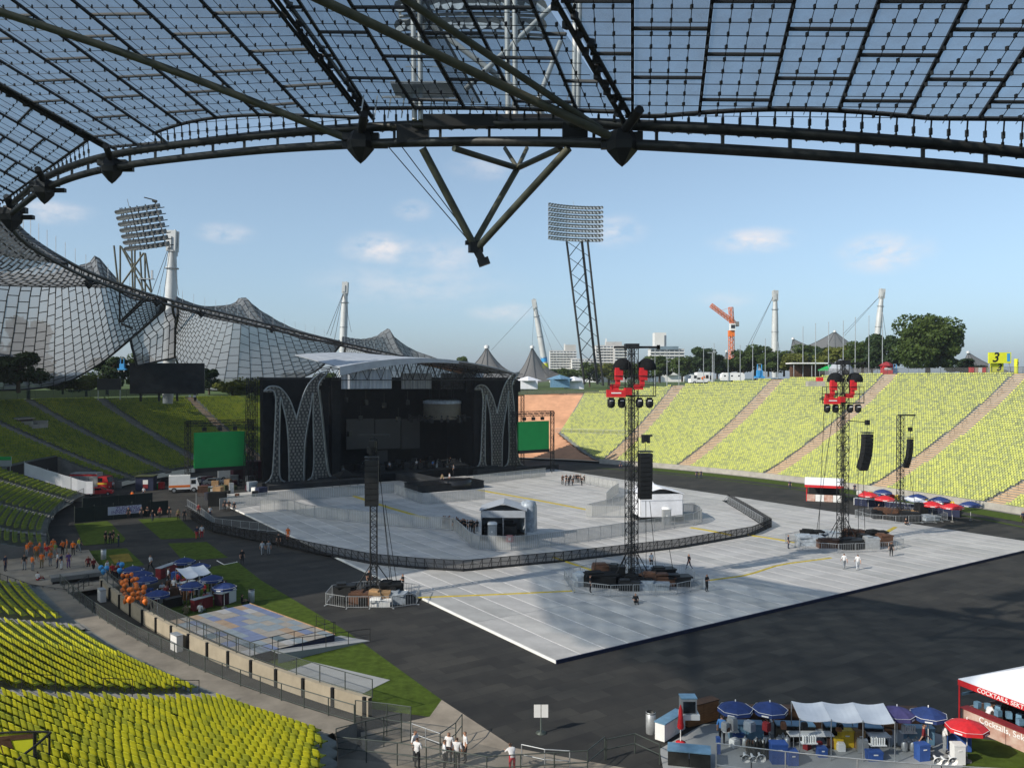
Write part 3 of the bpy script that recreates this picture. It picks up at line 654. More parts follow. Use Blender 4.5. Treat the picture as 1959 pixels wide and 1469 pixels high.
for x in range(690, 1090, 26): px_tube(mb, (x, 226, 44.8), (x+6, 188+random.randint(-6,6), 44.8), .045, 4)
mb.build('lightning_rods', 'galv', T, kind='stuff')
for a, b, r in (((808,284,42.5),(908,472,44),.2),((1088,284,40),(914,474,44),.2),((990,322,45.5),(905,470,44),.17),((868,284,42),(990,322,45.5),.16),((1072,284,40.5),(990,322,45.5),.16),((966,284,47),(990,322,45.5),.12),((1008,284,47),(990,322,45.5),.12)):
    mb = MB(); px_tube(mb, a, b, r, 8); mb.build('hanging_strut', 'steel_olive', T)
for a, b in (((742,280,44),(898,462,44)),((768,280,43.6),(902,458,44))): mb = MB(); px_tube(mb, a, b, .035, 4); mb.build('stay_cable', 'steel_black', T)
mb = MB(); c = P(910, 474, 44)-off; mb.box(c, (.7,.5,.5), .3); mb.box(c+Vector((.2,0,-.4)), (.4,.4,.6), .6, mx=Matrix.Rotation(-.5, 3, 'Y')); mb.box(c+Vector((.42,0,-.75)), (.62,.5,.35), 0, mx=Matrix.Rotation(-.35, 3, 'Y')); mb.box(c+Vector((-.1,0,.25)), (.9,.3,.2), .2)
mb.build('tip_casting', 'steel_black', T)
# ------------------------------------------------------------------ distant roof fields
def far_field(label, E, K, R, nt_, nq, bulge=-.03, world=False):
    T = thing('tent_roof', label, 'roof', group='distant roof fields')
    PP = (lambda *q: Vector(q)) if world else P
    e, k, r = [resample(bez([PP(*q) for q in X], 8), count=nt_*2) for X in (E, K, R)]
    le = sum((a-b).length for a, b in zip(e, k)); lr = sum((a-b).length for a, b in zip(k, r)); cq = le/(le+lr)
    def S(i, q): return sum((S0(i, max(0, min(1, q+o_*.04*min(1, q*6, (1-q)*6)))) for o_ in (-2,-1,0,1,2)), Vector())/5
    def S0(i, q):                          # q 0 edge, .42 crest, 1 rear
        if q < cq: x = q/cq; p = e[i].lerp(k[i], x); p.z -= 4*x*(1-x)*.10*(k[i]-e[i]).length; return p
        x = (q-cq)/(1-cq); p = k[i].lerp(r[i], x); p.z += 4*x*(1-x)*bulge*(k[i]-r[i]).length; return p
    J = MB(); panes = []
    for i in range(nt_):
        o2 = (i % 2)*.5
        for j in range(-1, nq):
            qa = max(0, (j+o2)/nq); qb = min(1, (j+1+o2)/nq)
            if qb-qa < .01: continue
            qm = (qa+qb)/2
            ia, ib = 2*i, 2*i+2; pts = [S(ia, qa), S(ia, qm), S(ia, qb), S(ib, qb), S(ib, qm), S(ib, qa)]
            c = sum(pts, Vector())/6; pts = [c+(p-c)*.965 for p in pts]
            panes.append(((pts[0]-pts[3]).length/c.length, pts))
            if qa > 0: J.tube(S(ia, qa), S(ib, qa), .11, 3, cap=False)
    panes.sort(key=lambda x: -x[0]); rest = MB()
    for n_, (_, pts) in enumerate(panes):
        if n_ < 300: MB().add(pts, [(0,1,4,5),(1,2,3,4)], 0, True).build('pane', 'acrylic_far', T)
        else: rest.add(pts, [(0,1,4,5),(1,2,3,4)], 0, True)
    if len(panes) > 300: rest.build('panes', 'acrylic_far', T, kind='stuff')
    for i in range(nt_+1):
        pp = [S(2*i, q) for q in np.linspace(0, 1, 13)]; J.path(pp, .12, 3)
    J.build('joint_grid', 'steel_grey', T, kind='stuff')
    for nm, cu, rr in (('rear_cable', r, .3), ('rear_cable', [S(0, q) for q in np.linspace(0,1,12)], .3), ('rear_cable', [S(nt_*2, q) for q in np.linspace(0,1,12)], .3)): MB().path(cu, rr, 5).build(nm, 'steel_grey', T)
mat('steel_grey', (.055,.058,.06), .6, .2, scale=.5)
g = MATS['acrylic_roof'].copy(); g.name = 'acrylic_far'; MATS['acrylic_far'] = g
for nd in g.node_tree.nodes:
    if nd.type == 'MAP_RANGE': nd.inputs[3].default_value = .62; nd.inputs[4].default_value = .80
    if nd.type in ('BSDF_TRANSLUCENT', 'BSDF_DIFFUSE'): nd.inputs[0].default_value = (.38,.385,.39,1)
up = lambda e: (e[0], e[1]-9, e[2]+1)
far_field('curved far tent roof field left of the first white mast', [up((18,418,82)),up((62,474,101)),up((112,504,114)),up((170,533,127)),up((250,562,144)),up((318,582,160))],
          [(-420,330,120),(-160,470,140),(60,507,150),(125,492,158),(165,483,164),(180,466,166),(192,483,167),(238,537,170),(316,575,165)], [(-700,760,150),(-380,752,165),(-120,748,180),(90,740,196),(180,702,198),(248,650,190),(314,592,170)], 46, 27)
far_field('far tent roof field with a pointed peak behind the stage screen', [(330,578,163),(450,606,188),(560,633,209),(646,653,228)],
          [(338,563,180),(385,575,205),(425,570,222),(448,561,232),(460,545,235),(471,560,235),(500,584,236),(560,620,240),(648,650,236)], [(340,604,180),(334,680,230),(380,742,262),(500,742,272),(600,712,262),(652,660,240)], 36, 24)
far_field('farthest tent roof field with a low peak above the stage', [(655,655,230),(720,671,244),(790,686,259),(880,708,281)],
          [(656,640,250),(695,640,275),(726,627,296),(738,610,300),(748,628,300),(785,658,300),(830,678,295),(885,706,285)], [(660,668,245),(655,720,300),(700,745,330),(790,742,330),(850,730,310),(888,712,287)], 26, 18)
far_field('roof field over the shaded stand, past the left picture edge', [(-46,74,37.3),(-49,80,37.5),(-52,86,37.5),(-56,98,37.2),(-62,116,37)],
          [(-68,55,54),(-70,58,53),(-76,66,53),(-82,80,52),(-88,96,50)], [(-92,24,26),(-96,34,24),(-102,46,23),(-109,64,22),(-115,82,22)], 16, 16, world=True)
# clear pane gusset behind the mast
far_field('pale clear roof gusset beside the first white mast', [(250,650,188),(285,615,182),(330,585,176)], [(255,672,190),(295,640,190),(336,606,186)], [(262,700,192),(305,690,200),(334,684,205)], 6, 5)
# ------------------------------------------------------------------ masts
def mast(label, a, b, r, name='tent_mast', stripes=False):
    a = P(*a); b = P(*b); T = thing(name, label, 'mast', a, group='white tent masts'); d = b-a; L_ = d.length; q = d.to_track_quat('Z', 'Y').to_matrix()
    def tr(mb): mb.v = [tuple(q@Vector(v)) for v in mb.v]; return mb
    tr(MB().lathe([(r*.8,0),(r*.97,L_*.25),(r,L_*.45),(r*.93,L_*.7),(r*.62,L_*.90),(r*.55,L_*.95),(0,L_*.95)], 14)).build('shaft', 'mast_white', T)
    mb = MB(); 
    for s_ in (-1, 1): mb.box((s_*r*.55, 0, L_*.94), (r*.5, r*1.5, L_*.12)); mb.box((s_*r*.9, r*.2, L_*.93), (r*.25, r*.7, L_*.07))
    mb.box((0, 0, L_*.965), (r*1.2, r*1.2, L_*.07)); mb.tube((0,0,L_*.98), (r*.9, 0, L_*1.01), r*.16, 5); mb.box((r*.3, -r*.5, L_*.88), (r*.5, r*.4, L_*.05))
    tr(mb).build('head', 'mast_white', T)
    for f in (.25, .52, .78): tr(MB().lathe([(r*1.02, L_*f),(r*1.1, L_*f),(r*1.1, L_*f+.3),(r*1.02, L_*f+.3)], 14)).build('collar', 'galv', T)
    if stripes:
        for z, m_ in ((.12,'fluoro_yellow'),(.2,'sky_blue'),(.27,'mast_white')): tr(MB().lathe([(r*1.02, L_*z),(r*1.02, L_*(z+.06))], 14)).build('colour_band', m_, T)
    return T, a, b
def stay(T, p, q, r=.12): off = T.location; MB().tube(P(*p)-Vector(off), P(*q)-Vector(off), r, 4).build('stay_cable', 'steel_grey', T)
T, a, b = mast('thick white tent mast beside the big black scoreboard', (321,772,205), (331,442,205), 1.5)
for q in ((290,560,190),(300,570,190),(312,575,190),(342,565,200)): stay(T, (327,462,205), q, .07)
T, a, b = mast('white tent mast rising behind the left of the stage roof', (654,720,320), (661,540,320), 1.45)
for q in ((625,640,300),(632,642,300),(640,650,300),(672,635,300)): stay(T, (657,560,320), q, .09)
T, a, b = mast('leaning white mast with coloured bands right of the stage', (1047,722,430), (1021,573,430), 1.6, stripes=True)
for q in ((940,670,420),(1018,664,420),(1120,735,430),(1075,720,420)): stay(T, (1022,582,430), q, .08)
T, a, b = mast('upright white mast to the right of the orange crane', (1482,722,430), (1483,556,430), 1.7)
for q in ((1408,705,420),(1414,708,420),(1495,715,430),(1490,715,430)): stay(T, (1480,566,430), q, .11)
T, a, b = mast('slightly leaning white mast left of the large tree', (1672,705,470), (1688,553,470), 1.75)
for q in ((1612,640,470),(1616,642,470),(1700,680,470)): stay(T, (1684,566,470), q, .11)
# ------------------------------------------------------------------ small far tents
def tent(label, peak, base, power=2.2, m='tent_net', rings=7):
    T = thing('tent_roof', label, 'roof', P(*base[0]), group='tents beyond the rim'); off = P(*base[0]); pk = P(*peak)-off; b = [P(*q)-off for q in base]; n = len(b); mb = MB()
    for i in range(rings+1):
        k = i/rings
        for p in b: q = pk.lerp(p, k); q.z = p.z+(pk.z-p.z)*(1-k)**power; mb.v.append(tuple(q))
    for i in range(rings):
        for j in range(n-1): mb.f.append((i*n+j, i*n+j+1, (i+1)*n+j+1, (i+1)*n+j)); mb.m.append(0); mb.sm.append(True)
    mb.build('membrane', m, T)
    for j in range(n):
        MB().path([mb.v[i*n+j] for i in range(rings+1)], .18, 4).build('ridge_cable', 'steel_grey', T)
    MB().lathe([(1.1,-.6),(1.1,.4),(.3,.9),(0,.9)], 8, pk).build('cap', 'mast_white', T)
veil('tent_net', (.13,.125,.12), .9)
tent('grey net tent with open top just right of the stage roof', (931,664,330), [(872,712,320),(900,722,310),(935,724,305),(985,722,312),(1000,716,325)])
tent('dark net tent at the foot of the leaning striped mast', (1018,664,400), [(972,722,395),(990,730,380),(1030,732,380),(1066,726,390),(1080,716,400)])
tent('distant grey tent with the higher pointed peak behind the trees', (1597,634,560), [(1518,668,560),(1540,712,545),(1600,720,540),(1668,712,545),(1700,690,560)], 1.5)
tent('low outer tip of the distant grey tent near flag poles', (1517,648,555), [(1500,704,550),(1515,715,545),(1545,705,545),(1575,668,552)], 1.5)
tent('small dark tent behind the mast of the orange crane', (1390,672,600), [(1372,706,600),(1390,716,590),(1420,708,600)], 1.6)
tent('grey tent beyond the big tree near the yellow signs', (1852,674,500), [(1835,700,500),(1860,722,490),(1900,722,490),(1945,712,500)], 1.6)
# ================================================================== stage (local frame: x along the front, y into depth, z up)
SG = W(40, 107.6); stage = thing('concert_stage', 'huge black concert stage with M shaped side towers and arched white roof', 'stage', SG, UANG)
S2W = Matrix.Translation(SG)@Matrix.Rotation(UANG, 4, 'Z'); W2S = S2W.inverted()
def sp(px, py, y=0.):        # pixel -> stage-local point on plane y
    o = W2S@Vector((0,0,CAMZ)); d = (W2S.to_3x3()@Vector(ray(px, py))); k = (y-o.y)/d.y; return o+d*k
def st(name, mb, m, parent=stage): return mb.build(name, m, parent)
mat('m_face', (.21,.205,.185), .6, .3, scale=1.2, var=.3); mat('m_cloth', (.055,.056,.055), .8, scale=.8, var=.35); mat('m_rim', (.27,.29,.295), .35, .5, scale=.7, var=.35); mat('stage_dark', (.022,.024,.026), .85, scale=.5, var=.4); mat('screen_grey', (.045,.047,.05), .5, scale=.5, var=.1)
HM = (sp(560, 722).z)
def big_m(x0, x1, mirror, y0=-.6):
    """outline of the flared M: built as closed strips of lamp-dotted face with raised metal rims"""
    wM = x1-x0
    def X(u, v): u = 1-u if mirror else u; return Vector((x0+u*wM, y0, 1.2+v*(HM-1.2)))
    # outlines (u across, v up) read off the tower: left leg, centre wedge, right leg with flare
    La = [(.03,.0),(.12,.06),(.15,.25),(.17,.55),(.18,.80),(.13,.88),(.02,.87)]
    Lb = [(.30,.0),(.235,.05),(.225,.25),(.232,.55),(.245,.80)]
    Cl = [(.36,.0),(.355,.3),(.33,.55),(.28,.72),(.245,.80)]
    Cr = [(.565,.0),(.575,.3),(.61,.50),(.66,.68),(.70,.85)]
    Vl = [(.02,.87),(.10,.915),(.24,.90),(.36,.80),(.43,.68),(.465,.60)]
    Vr = [(.465,.60),(.51,.72),(.58,.86),(.66,.955),(.80,1.04),(.93,1.06)]
    Ra = [(.62,.0),(.69,.05),(.71,.25),(.70,.6),(.70,.85)]
    Rb = [(1.0,.0),(.92,.05),(.875,.25),(.84,.50),(.80,.75),(.775,.88),(.80,.96),(.93,1.06)]
    V = lambda L: [(X(a, b)) for a, b in L]
    def smooth(L): return bez([Vector((a, b, 0)) for a, b in L], 6)
    def vat(L, v):
        for a, b in zip(L, L[1:]):
            lo_, hi_ = sorted((a.y, b.y))
            if lo_-1e-6 <= v <= hi_+1e-6 and hi_ > lo_: return a.x+(b.x-a.x)*(v-a.y)/(b.y-a.y)
        return None
    # face as horizontal slices between outlines
    sl = {k: smooth(v) for k, v in dict(La=La[:5], Lb=Lb, Cl=Cl, Cr=Cr, Ra=Ra, Rb=Rb[:6]).items()}
    vl = smooth(Vl[1:]); vr = smooth(Vr); face = MB(); dots = MB(); n = 34
    for i in range(n):
        v = (i+.5)/n*1.04; spans = []
        la = vat(sl['La'], v) if v < .8 else .02+.10*max(0, (v-.87)/.045) if v < .915 else None
        if v >= .80 and v < .87: la = .18-(v-.80)*.6
        lb = vat(sl['Lb'], v); cl = vat(sl['Cl'], v); cr = vat(sl['Cr'], v); ra = vat(sl['Ra'], v); rb = vat(sl['Rb'], v)
        if v > .88: rb = .775+(v-.88)*.9
        wl = vat(vl, v); wr = vat(vr, v)
        if v < .80 and la and lb: spans.append((la, lb))
        if v < .6: spans.append((cl or .36, cr or .565))
        elif v < .8:
            if wl and cl: spans.append((cl, wl))
            if wr: spans.append((wr, (cr or .68)))
        elif v < .915 and la is not None: spans.append((la, wl or .3)); 
        if v >= .8 and wr: spans.append((wr, max(rb or .8, wr+.02)))
        if v < .85 and ra and rb: spans.append((ra, rb))
        for a, b in spans:
            h = .5*1.04/n; f = 1.0
            face.box((X((a+b)/2, v)+Vector((0,.18,0))), (abs(b-a)*wM, .3, 2*h*(HM-1.2)*.995))
            c = max(1, int(abs(b-a)*wM/.62))
            for k in range(c):
                dots.box(X(a+(b-a)*(k+(.28 if i % 2 else .72))/c, v)+Vector((0,-.02,0)), (.36,.16,.42))
    t = st('m_tower', face, 'm_cloth'); o = dots.build('lamp_dots', 'm_face', t, kind='stuff')
    for L in (La, Lb+Cl[::-1][1:], Cr+Ra[::-1][1:], Rb, Vl, Vr): MB().path([p+Vector((0,-.12,0)) for p in bez(V(L), 6)], .15, 5).build('rim', 'm_rim', t)
    for L, dx in ((Lb, .04), (Cr, .05), (Rb[:6], .055)):
        mb = MB(); q = bez(V(L), 5); sg = -1 if mirror else 1
        for a, b in zip(q, q[1:]): mb.slab([a, b, b+Vector((sg*dx*wM, .9, 0)), a+Vector((sg*dx*wM, .9, 0))], .05)
        mb.build('side_return', 'm_rim', t)
    MB().box(((x0+x1)/2, 1.0, (HM+1)/2-.4), (wM*.93, 1.0, HM-1.2)).build('backing', 'black_cloth', t)
    MB().box(((x0+x1)/2, .3, .6), (wM*1.04, 4.2, 1.2)).build('plinth', 'stage_dark', t)
ax = sp(500, 930).x; bx_ = sp(636, 915).x; cx_ = sp(903, 880).x; dx_ = sp(993, 885).x
big_m(ax, bx_, False); big_m(cx_, dx_+.6, False)
# proscenium side walls, back, deck
y1 = 17.
xL, xR = sp(652, 800).x, sp(912, 800, 0).x
st('side_wall', MB().box(((bx_+xL)/2, 2.2, HM/2), (xL-bx_, 4, HM)), 'black_cloth'); st('side_wall', MB().box((ax+4+(xL-ax-4)/2, 9, HM/2), (xL-ax-4, 10, HM)), 'black_cloth')
st('side_wall', MB().box((xR+(cx_-xR)/2+.5, 2.0, HM/2), (max(1., cx_-xR+1), 4, HM)), 'black_cloth'); st('side_wall', MB().box(((xR+dx_)/2+1, 11, HM/2), (dx_-xR-2, 12, HM)), 'black_cloth')
st('back_wall', MB().box(((xL+xR)/2, y1+.6, HM/2), (xR-xL+8, .6, HM)), 'black_cloth'); st('deck', MB().box(((xL+xR)/2, y1/2-.5, .8), (xR-xL+10, y1+1, 1.6)), 'stage_dark')
st('floor', MB().box(((xL+xR)/2, y1/2, 1.63), (xR-xL-.4, y1-.4, .06)), 'black_gloss')
# arched roof canopy
zt = HM+.5; yA, yB = -7.5, 17.5; n = 14; rx0, rx1 = sp(622, 725).x, sp(905, 720).x+6.5; mb = MB(); ro = []
for i in range(n+1):
    k = i/n; x = rx0+(rx1-rx0)*k; z = zt+3.2*math.sin(PI*min(1, max(0, .12+k*.86)))**.9
    ro.append((x, z))
tl = lambda x: .3+2.6*max(0, 1-(x-rx0)/(rx1-rx0)*1.3)
for (x, z), (x2, z2) in zip(ro, ro[1:]): mb.slab([(x, yA, z), (x2, yA, z2), (x2, yB, z2+tl(x2)), (x, yB, z+tl(x))], .18)
canopy = st('canopy', mb, 'tarp_silver'); mb = MB()
for (x, z), (x2, z2) in zip(ro[:9], ro[1:10]): h_ = 1.5-.12*ro.index((x, z)); mb.slab([(x, yA-.06, z-h_), (x2, yA-.06, z2-h_+.12), (x2, yA-.06, z2+.1), (x, yA-.06, z+.1)], .05)
mb.build('fascia', 'tarp_silver', canopy)
mb = MB()
for y in (yA+.4, yA+4, 2, 8): 
    for (x, z), (x2, z2) in zip(ro, ro[1:]):
        mb.tube((x, y, z-.35), (x2, y, z2-.35), .11, 4).tube((x, y, zt-1.0), (x2, y, zt-1.0), .11, 4).tube((x, y, zt-1.0), ((x+x2)/2, y, (z+z2)/2-.35), .07, 4).tube(((x+x2)/2, y, (z+z2)/2-.35), (x2, y, zt-1.0), .07, 4)
mb.build('roof_truss', 'steel_black', canopy, kind='stuff')
def curtain(px0, px1, py0, py1, y, m, amp=.18, n=40):
    a = sp(px0, py0, y); b = sp(px1, py0, y); c = sp(px0, py1, y); mb = MB(); z0 = c.z; z1 = a.z
    pts = [(a.x+(b.x-a.x)*i/n, y+amp*math.sin(i*1.9)+amp*.6*math.sin(i*.7)) for i in range(n+1)]
    for (x, yy), (x2, y2) in zip(pts, pts[1:]): mb.add([(x, yy, z0), (x2, y2, z0), (x2, y2, z1), (x, yy, z1), (x, yy+.06, z0), (x2, y2+.06, z0), (x2, y2+.06, z1), (x, yy+.06, z1)], [(0,1,2,3),(7,6,5,4),(0,4,5,1)])
    return mb.build('roof_curtain', m, canopy)
curtain(653, 750, 706, 744, -6.6, 'tarp_silver'); curtain(768, 826, 714, 744, 3, 'tarp_silver'); curtain(843, 925, 714, 744, 9, 'tarp_silver', .05, 12)
# video wall, drum, lighting bars
for a, b in ((662,716),(716.6,766),(767,803)):
    p = sp(a, 802, 14); q = sp(b, 857, 14); st('video_panel', MB().box(((p.x+q.x)/2, 14, (p.z+q.z)/2), (q.x-p.x-.15, .3, p.z-q.z)), 'screen_grey')
p = sp(718, 862, 15); q = sp(741, 886, 15); st('video_panel', MB().box(((p.x+q.x)/2, 15, (p.z+q.z)/2), (q.x-p.x, .3, p.z-q.z)), 'screen_grey')
a = sp(814, 768, 6); b = sp(877, 792, 6); r = (b.x-a.x)/2; mat('drum', (.13,.115,.085), .6, scale=.5, var=.2)
st('hanging_drum', MB().lathe([(r*.98, b.z-1),(r, b.z-.2),(r, a.z),(r*.95, a.z+.1),(0, a.z+.15)], 24, ((a.x+b.x)/2, 6, 0)), 'drum')
st('drum_tarp', MB().lathe([(r*1.02, a.z-.5),(r*1.02, a.z+.1),(r*.8, a.z+.3)], 24, ((a.x+b.x)/2, 6, 0)), 'tarp_clear')
mb = MB(); dc = ((a.x+b.x)/2, 6)
for k in range(24):
    an = k*PI/12; R0 = r*1.0; R1 = r+.9+2.6*(k % 3 == 0); p = Vector((dc[0]+math.cos(an)*R1, dc[1]+math.sin(an)*R1, b.z-.6)); mb.tube((dc[0]+math.cos(an)*R0*.7, dc[1]+math.sin(an)*R0*.7, b.z-.3), p, .08, 4); mb.box(p-Vector((0,0,.5)), (.55,.55,.8), an); mb.box(p+Vector((0,0,.4)), (.4,.3,.4), an)
st('drum_lamp_ring', mb, 'steel_black')['kind'] = 'stuff'
mb = MB()
for k in range(6): mb.tube((dc[0]+r*.7*math.cos(k), 6+r*.7*math.sin(k), a.z), (dc[0]+r*.7*math.cos(k), 6+r*.7*math.sin(k), zt-1), .06, 4)
mb.truss((dc[0]-4.5, 6, a.z+3.2), (dc[0]+4.5, 6, a.z+3.2), .8, 9, .07, .04); mb.truss((dc[0]-3.5, 4, a.z+4.6), (dc[0]+5, 4, a.z+4.6), .8, 9, .07, .04)
st('drum_rigging', mb, 'steel_black')['kind'] = 'stuff'
mb = MB()
for k, (px, py) in enumerate(((762,802),(780,770),(905,797),(900,775),(662,765),(668,830),(690,800),(735,775),(700,770))):
    p = sp(px, py, 4); mb.box(p, (.8,.7,1.0), k); mb.tube(p, p+Vector((0,0,2.5)), .06, 4)
st('moving_lights', mb, 'steel_dark')['kind'] = 'stuff'
# stage gear, thrust catwalk, black skirts
mb = MB(); rr = random.Random(3)
for k in range(46): x = rr.uniform(xL+1, xR-1); y = rr.uniform(2, 13); s_ = rr.uniform(.5, 1.5); mb.box((x, y, 1.66+s_/2), (s_, s_*.8, s_), rr.random()*3)
st('backline_cases', mb, 'steel_black')['kind'] = 'stuff'
mb = MB()
for k in range(14): x = rr.uniform(xL+1, xR-1); y = rr.uniform(1, 10); mb.box((x, y, 2.0), (.4,.4,.7), rr.random()*3); mb.tube((x,y,1.7), (x,y,3.0), .04, 4)
st('backline_stands', mb, 'galv')['kind'] = 'stuff'
tp = [W2S@G(x, y, 0) for x, y in ((770,935),(845,945),(925,948),(900,928),(845,912))]
th = thing('catwalk_stage', 'low black thrust catwalk jutting from the stage between silver barriers', 'catwalk', SG, UANG); T_ = th
cc = W2S@G(848, 938, 0)
MB().box((cc.x+.5, cc.y+.4, .8), (14, 5.4, 1.5)).build('block', 'stage_dark', th); MB().box((cc.x+.5, cc.y+.4, 1.58), (14.3, 5.7, .06)).build('top', 'black_gloss', th)
MB().box((cc.x+1, (cc.y+3)/2+.2, .8), (3.6, abs(cc.y)-2.6, 1.4)).build('walkway', 'stage_dark', th)
MB().lathe([(3.1,1.0),(3.1,1.9),(2.6,1.95),(0,1.95)], 28, (cc.x+2.5, cc.y-.2, 0)).build('round_end', 'black_gloss', th)
st('wing_deck', MB().box((ax+2+(xL-ax)/2, -2.6, .55), (xL-ax+4, 3.4, 1.1)), 'stage_dark'); st('front_skirt', MB().box(((xL+xR)/2, -1.4, .75), (xR-xL+2, .3, 1.5)), 'black_cloth'); st('wing_deck', MB().box((xR+9, -1.8, .55), (22, 3.2, 1.1)), 'stage_dark')
mb = MB()
for x in (ax-.6, ax-2.4): mb.truss((x, 2, 0), (x+ (.8 if x < ax-1 else 0), 2, HM), .7, 18, .06, .035)
mb.tube((ax-2.6,2,4),(ax,2,4),.06,4).tube((ax-2.4,2,9),(ax,2,9),.06,4).tube((ax-2.2,2,14),(ax,2,14),.06,4)
st('scaffold_tower', mb, 'steel_black')['kind'] = 'stuff'
mb = MB()
for x in (dx_+.6, dx_+3.0): mb.truss((x, 3, 0), (x, 3, HM*.8), .7, 16, .05, .03)
st('scaffold_tower', mb, 'steel_black')['kind'] = 'stuff'
st('head_bar', MB().box(((ax+bx_)/2, 1.4, HM-.2), (bx_-ax, .6, .4)).box(((ax+bx_)/2, 1.4, HM-1.9), (bx_-ax, .4, .3)), 'steel_black')
st('head_bar', MB().box(((cx_+dx_)/2, 1.4, HM-.2), (dx_-cx_+2, .6, .4)).box(((cx_+dx_)/2, 1.2, HM-2), (dx_-cx_+2, .6, 2.6)), 'black_cloth')
# small black gazebos in front of the stage
def gazebo(label, px, py, w=3.2, h=2.6, m='black_cloth'):
    T = thing('gazebo', label, 'gazebo', G(px, py), UANG)
    for x in (-1,1):
        for y in (-1,1): MB().tube((x*w/2, y*w/2, 0), (x*w/2, y*w/2, h), .04, 5).build('post', 'steel_black', T)
    MB().lathe([(w*.74,h-.25),(w*.74,h),(w*.35,h+.55),(0,h+1.2)], 4, smooth=False).build('roof', m, T); T.children[-1].rotation_euler.z = PI/4
gazebo('small black gazebo standing before the left M tower', 660, 935, 3.6); gazebo('small black gazebo at the right foot of the stage', 873, 912, 3.4)
# ---- green screens on truss frames
def green(label, px0, px1, pyt, pyb, baseL, d_or, only_right=False):
    c = G((px0+px1)/2, baseL); T = thing('video_screen', label, 'screen', c, UANG); Wt = Matrix.Translation(c)@Matrix.Rotation(UANG, 4, 'Z'); I = Wt.inverted()
    def lp(px, py): o = I@Vector((0,0,CAMZ)); d = I.to_3x3()@Vector(ray(px, py)); k = (0-o.y)/d.y; return o+d*k
    a = lp(px0, pyt); b = lp(px1, pyb); zc = (lp((px0+px1)/2, pyt).z+lp((px0+px1)/2, pyb).z)/2; w = b.x-a.x; h = lp((px0+px1)/2, pyt).z-lp((px0+px1)/2, pyb).z; xc = (a.x+b.x)/2
    MB().box((xc, 0, zc), (w, .5, h)).build('screen', 'green_screen', T); MB().box((xc+.2, .1, zc-h/2-.35), (w, .7, .7)).build('screen_foot', 'steel_black', T)
    for k in (-1,1): MB().truss((xc+k*(w/2+1.1), 0, 0), (xc+k*(w/2+1.1), 0, zc+h/2+2.1), .75, 16, .06, .035).build('truss_post', 'steel_black', T)
    MB().truss((xc-w/2-1.4, 0, zc+h/2+1.7), (xc+w/2+1.4, 0, zc+h/2+1.7), .75, 14, .06, .035).build('truss_beam', 'steel_black', T)
    for k in (-.3, 0, .3): MB().box((xc+k*w, 0, zc+h/2+.6), (.7,.5,.7)).tube((xc+k*w, 0, zc+h/2+.9), (xc+k*w, 0, zc+h/2+1.4), .06, 4).build('hoist', 'steel_black', T)
    MB().tube((xc+w/2+1.1, -.4, zc), (xc+w/2-1.4, -3.2, .1), .06, 4).build('brace', 'steel_black', T)
green('green video screen on a truss frame left of the stage', 371, 469, 826, 893, 936, 0); green('green video screen on a truss frame right of the stage', 991, 1049, 806, 860, 905, 0)
# ================================================================== fences
def fence(label, pts, step, pm, name='crowd_barrier', part='barrier_panel', cat='barrier', z=0, group=None, smooth=False):
    pts = [G(*p, z) for p in pts]; rs_ = resample(bez(pts, 6) if smooth else pts, step); T = thing(name, label, cat, rs_[0], group=group); o = rs_[0]
    for a, b in zip(rs_, rs_[1:]):
        d = b-a; x = link(part, pm, T, loc=a-o, rz=math.atan2(d.y, d.x)); x.scale = (d.length, 1, 1)
    return T
def panel_mesh(h, frame, fill, bars=6, r=.03, foot=.5):
    mb = MB(); mb.box((.5, 0, h), (1, r*2, r*2)).box((.5, 0, .12), (1, r*2, r*2)).box((.015, 0, h/2), (.03, r*2.2, h))
    if foot: mb.box((.03, 0, .03), (.05, foot, .05))
    for i in range(1, bars): mb.box((i/bars, 0, h/2), (.012, .014, h-.1))
    if fill: mb.add([(0,0,.1),(1,0,.1),(1,0,h),(0,0,h)], [(0,1,2,3)], 1)
    return mb.mesh('barrier_panel', [frame]+([fill] if fill else [frame]))
# stage-front barricade: solid lower part, brace behind
mb = MB(); mb.box((.5, 0, 1.2), (1, .05, .06)).box((.02, 0, .6), (.06, .06, 1.2)).box((.5, .02, .1), (1, .05, .1)).tube((.02, .06, 1.15), (.02, .95, .06), .025, 4).box((.5, .5, .02), (1, 1.0, .03)); mb.add([(0,.01,.1),(1,.01,.1),(1,.01,1.18),(0,.01,1.18)], [(0,1,2,3)], 1).box((.5, 0, .7), (1, .03, .04))
BLK = mb.mesh('barrier_panel', ['steel_black', 'barrier_mesh']); SIL = panel_mesh(1.75, 'galv', 'silver_mesh', 7, .03, 0); LOW = panel_mesh(1.1, 'galv', None, 9, .025, .55)
fence('long black crowd barricade sweeping round the front arena', [(358,986),(406,1016),(470,1030),(532,1041),(594,1056),(709,1079),(800,1088),(886,1093)], 1.1, BLK, z=.2)
fence('right run of the black crowd barricade behind the tall tower', [(886,1093),(1085,1074),(1299,1049),(1440,1024),(1476,1008)], 1.1, BLK, z=.2); fence('short black barricade closing the arena at its right end', [(1476,1008),(1432,980),(1392,957)], 1.1, BLK, z=.2)
fence('silver barrier in front of the stage left wing', [(420,975),(507,962),(754,943)], 2.2, SIL, z=.2); fence('silver barrier wrapped round the black thrust catwalk', [(754,943),(766,949),(812,965),(928,955)], 2.0, SIL, z=.2)
fence('silver barrier running from the arena middle to the white booth', [(497,977),(555,977),(590,989),(631,993),(715,1003),(869,1015)], 2.2, SIL, z=.2); fence('silver barrier folding round the left mixing booth', [(869,1015),(906,1051),(987,1054),(1103,1039)], 2.0, SIL, z=.2)
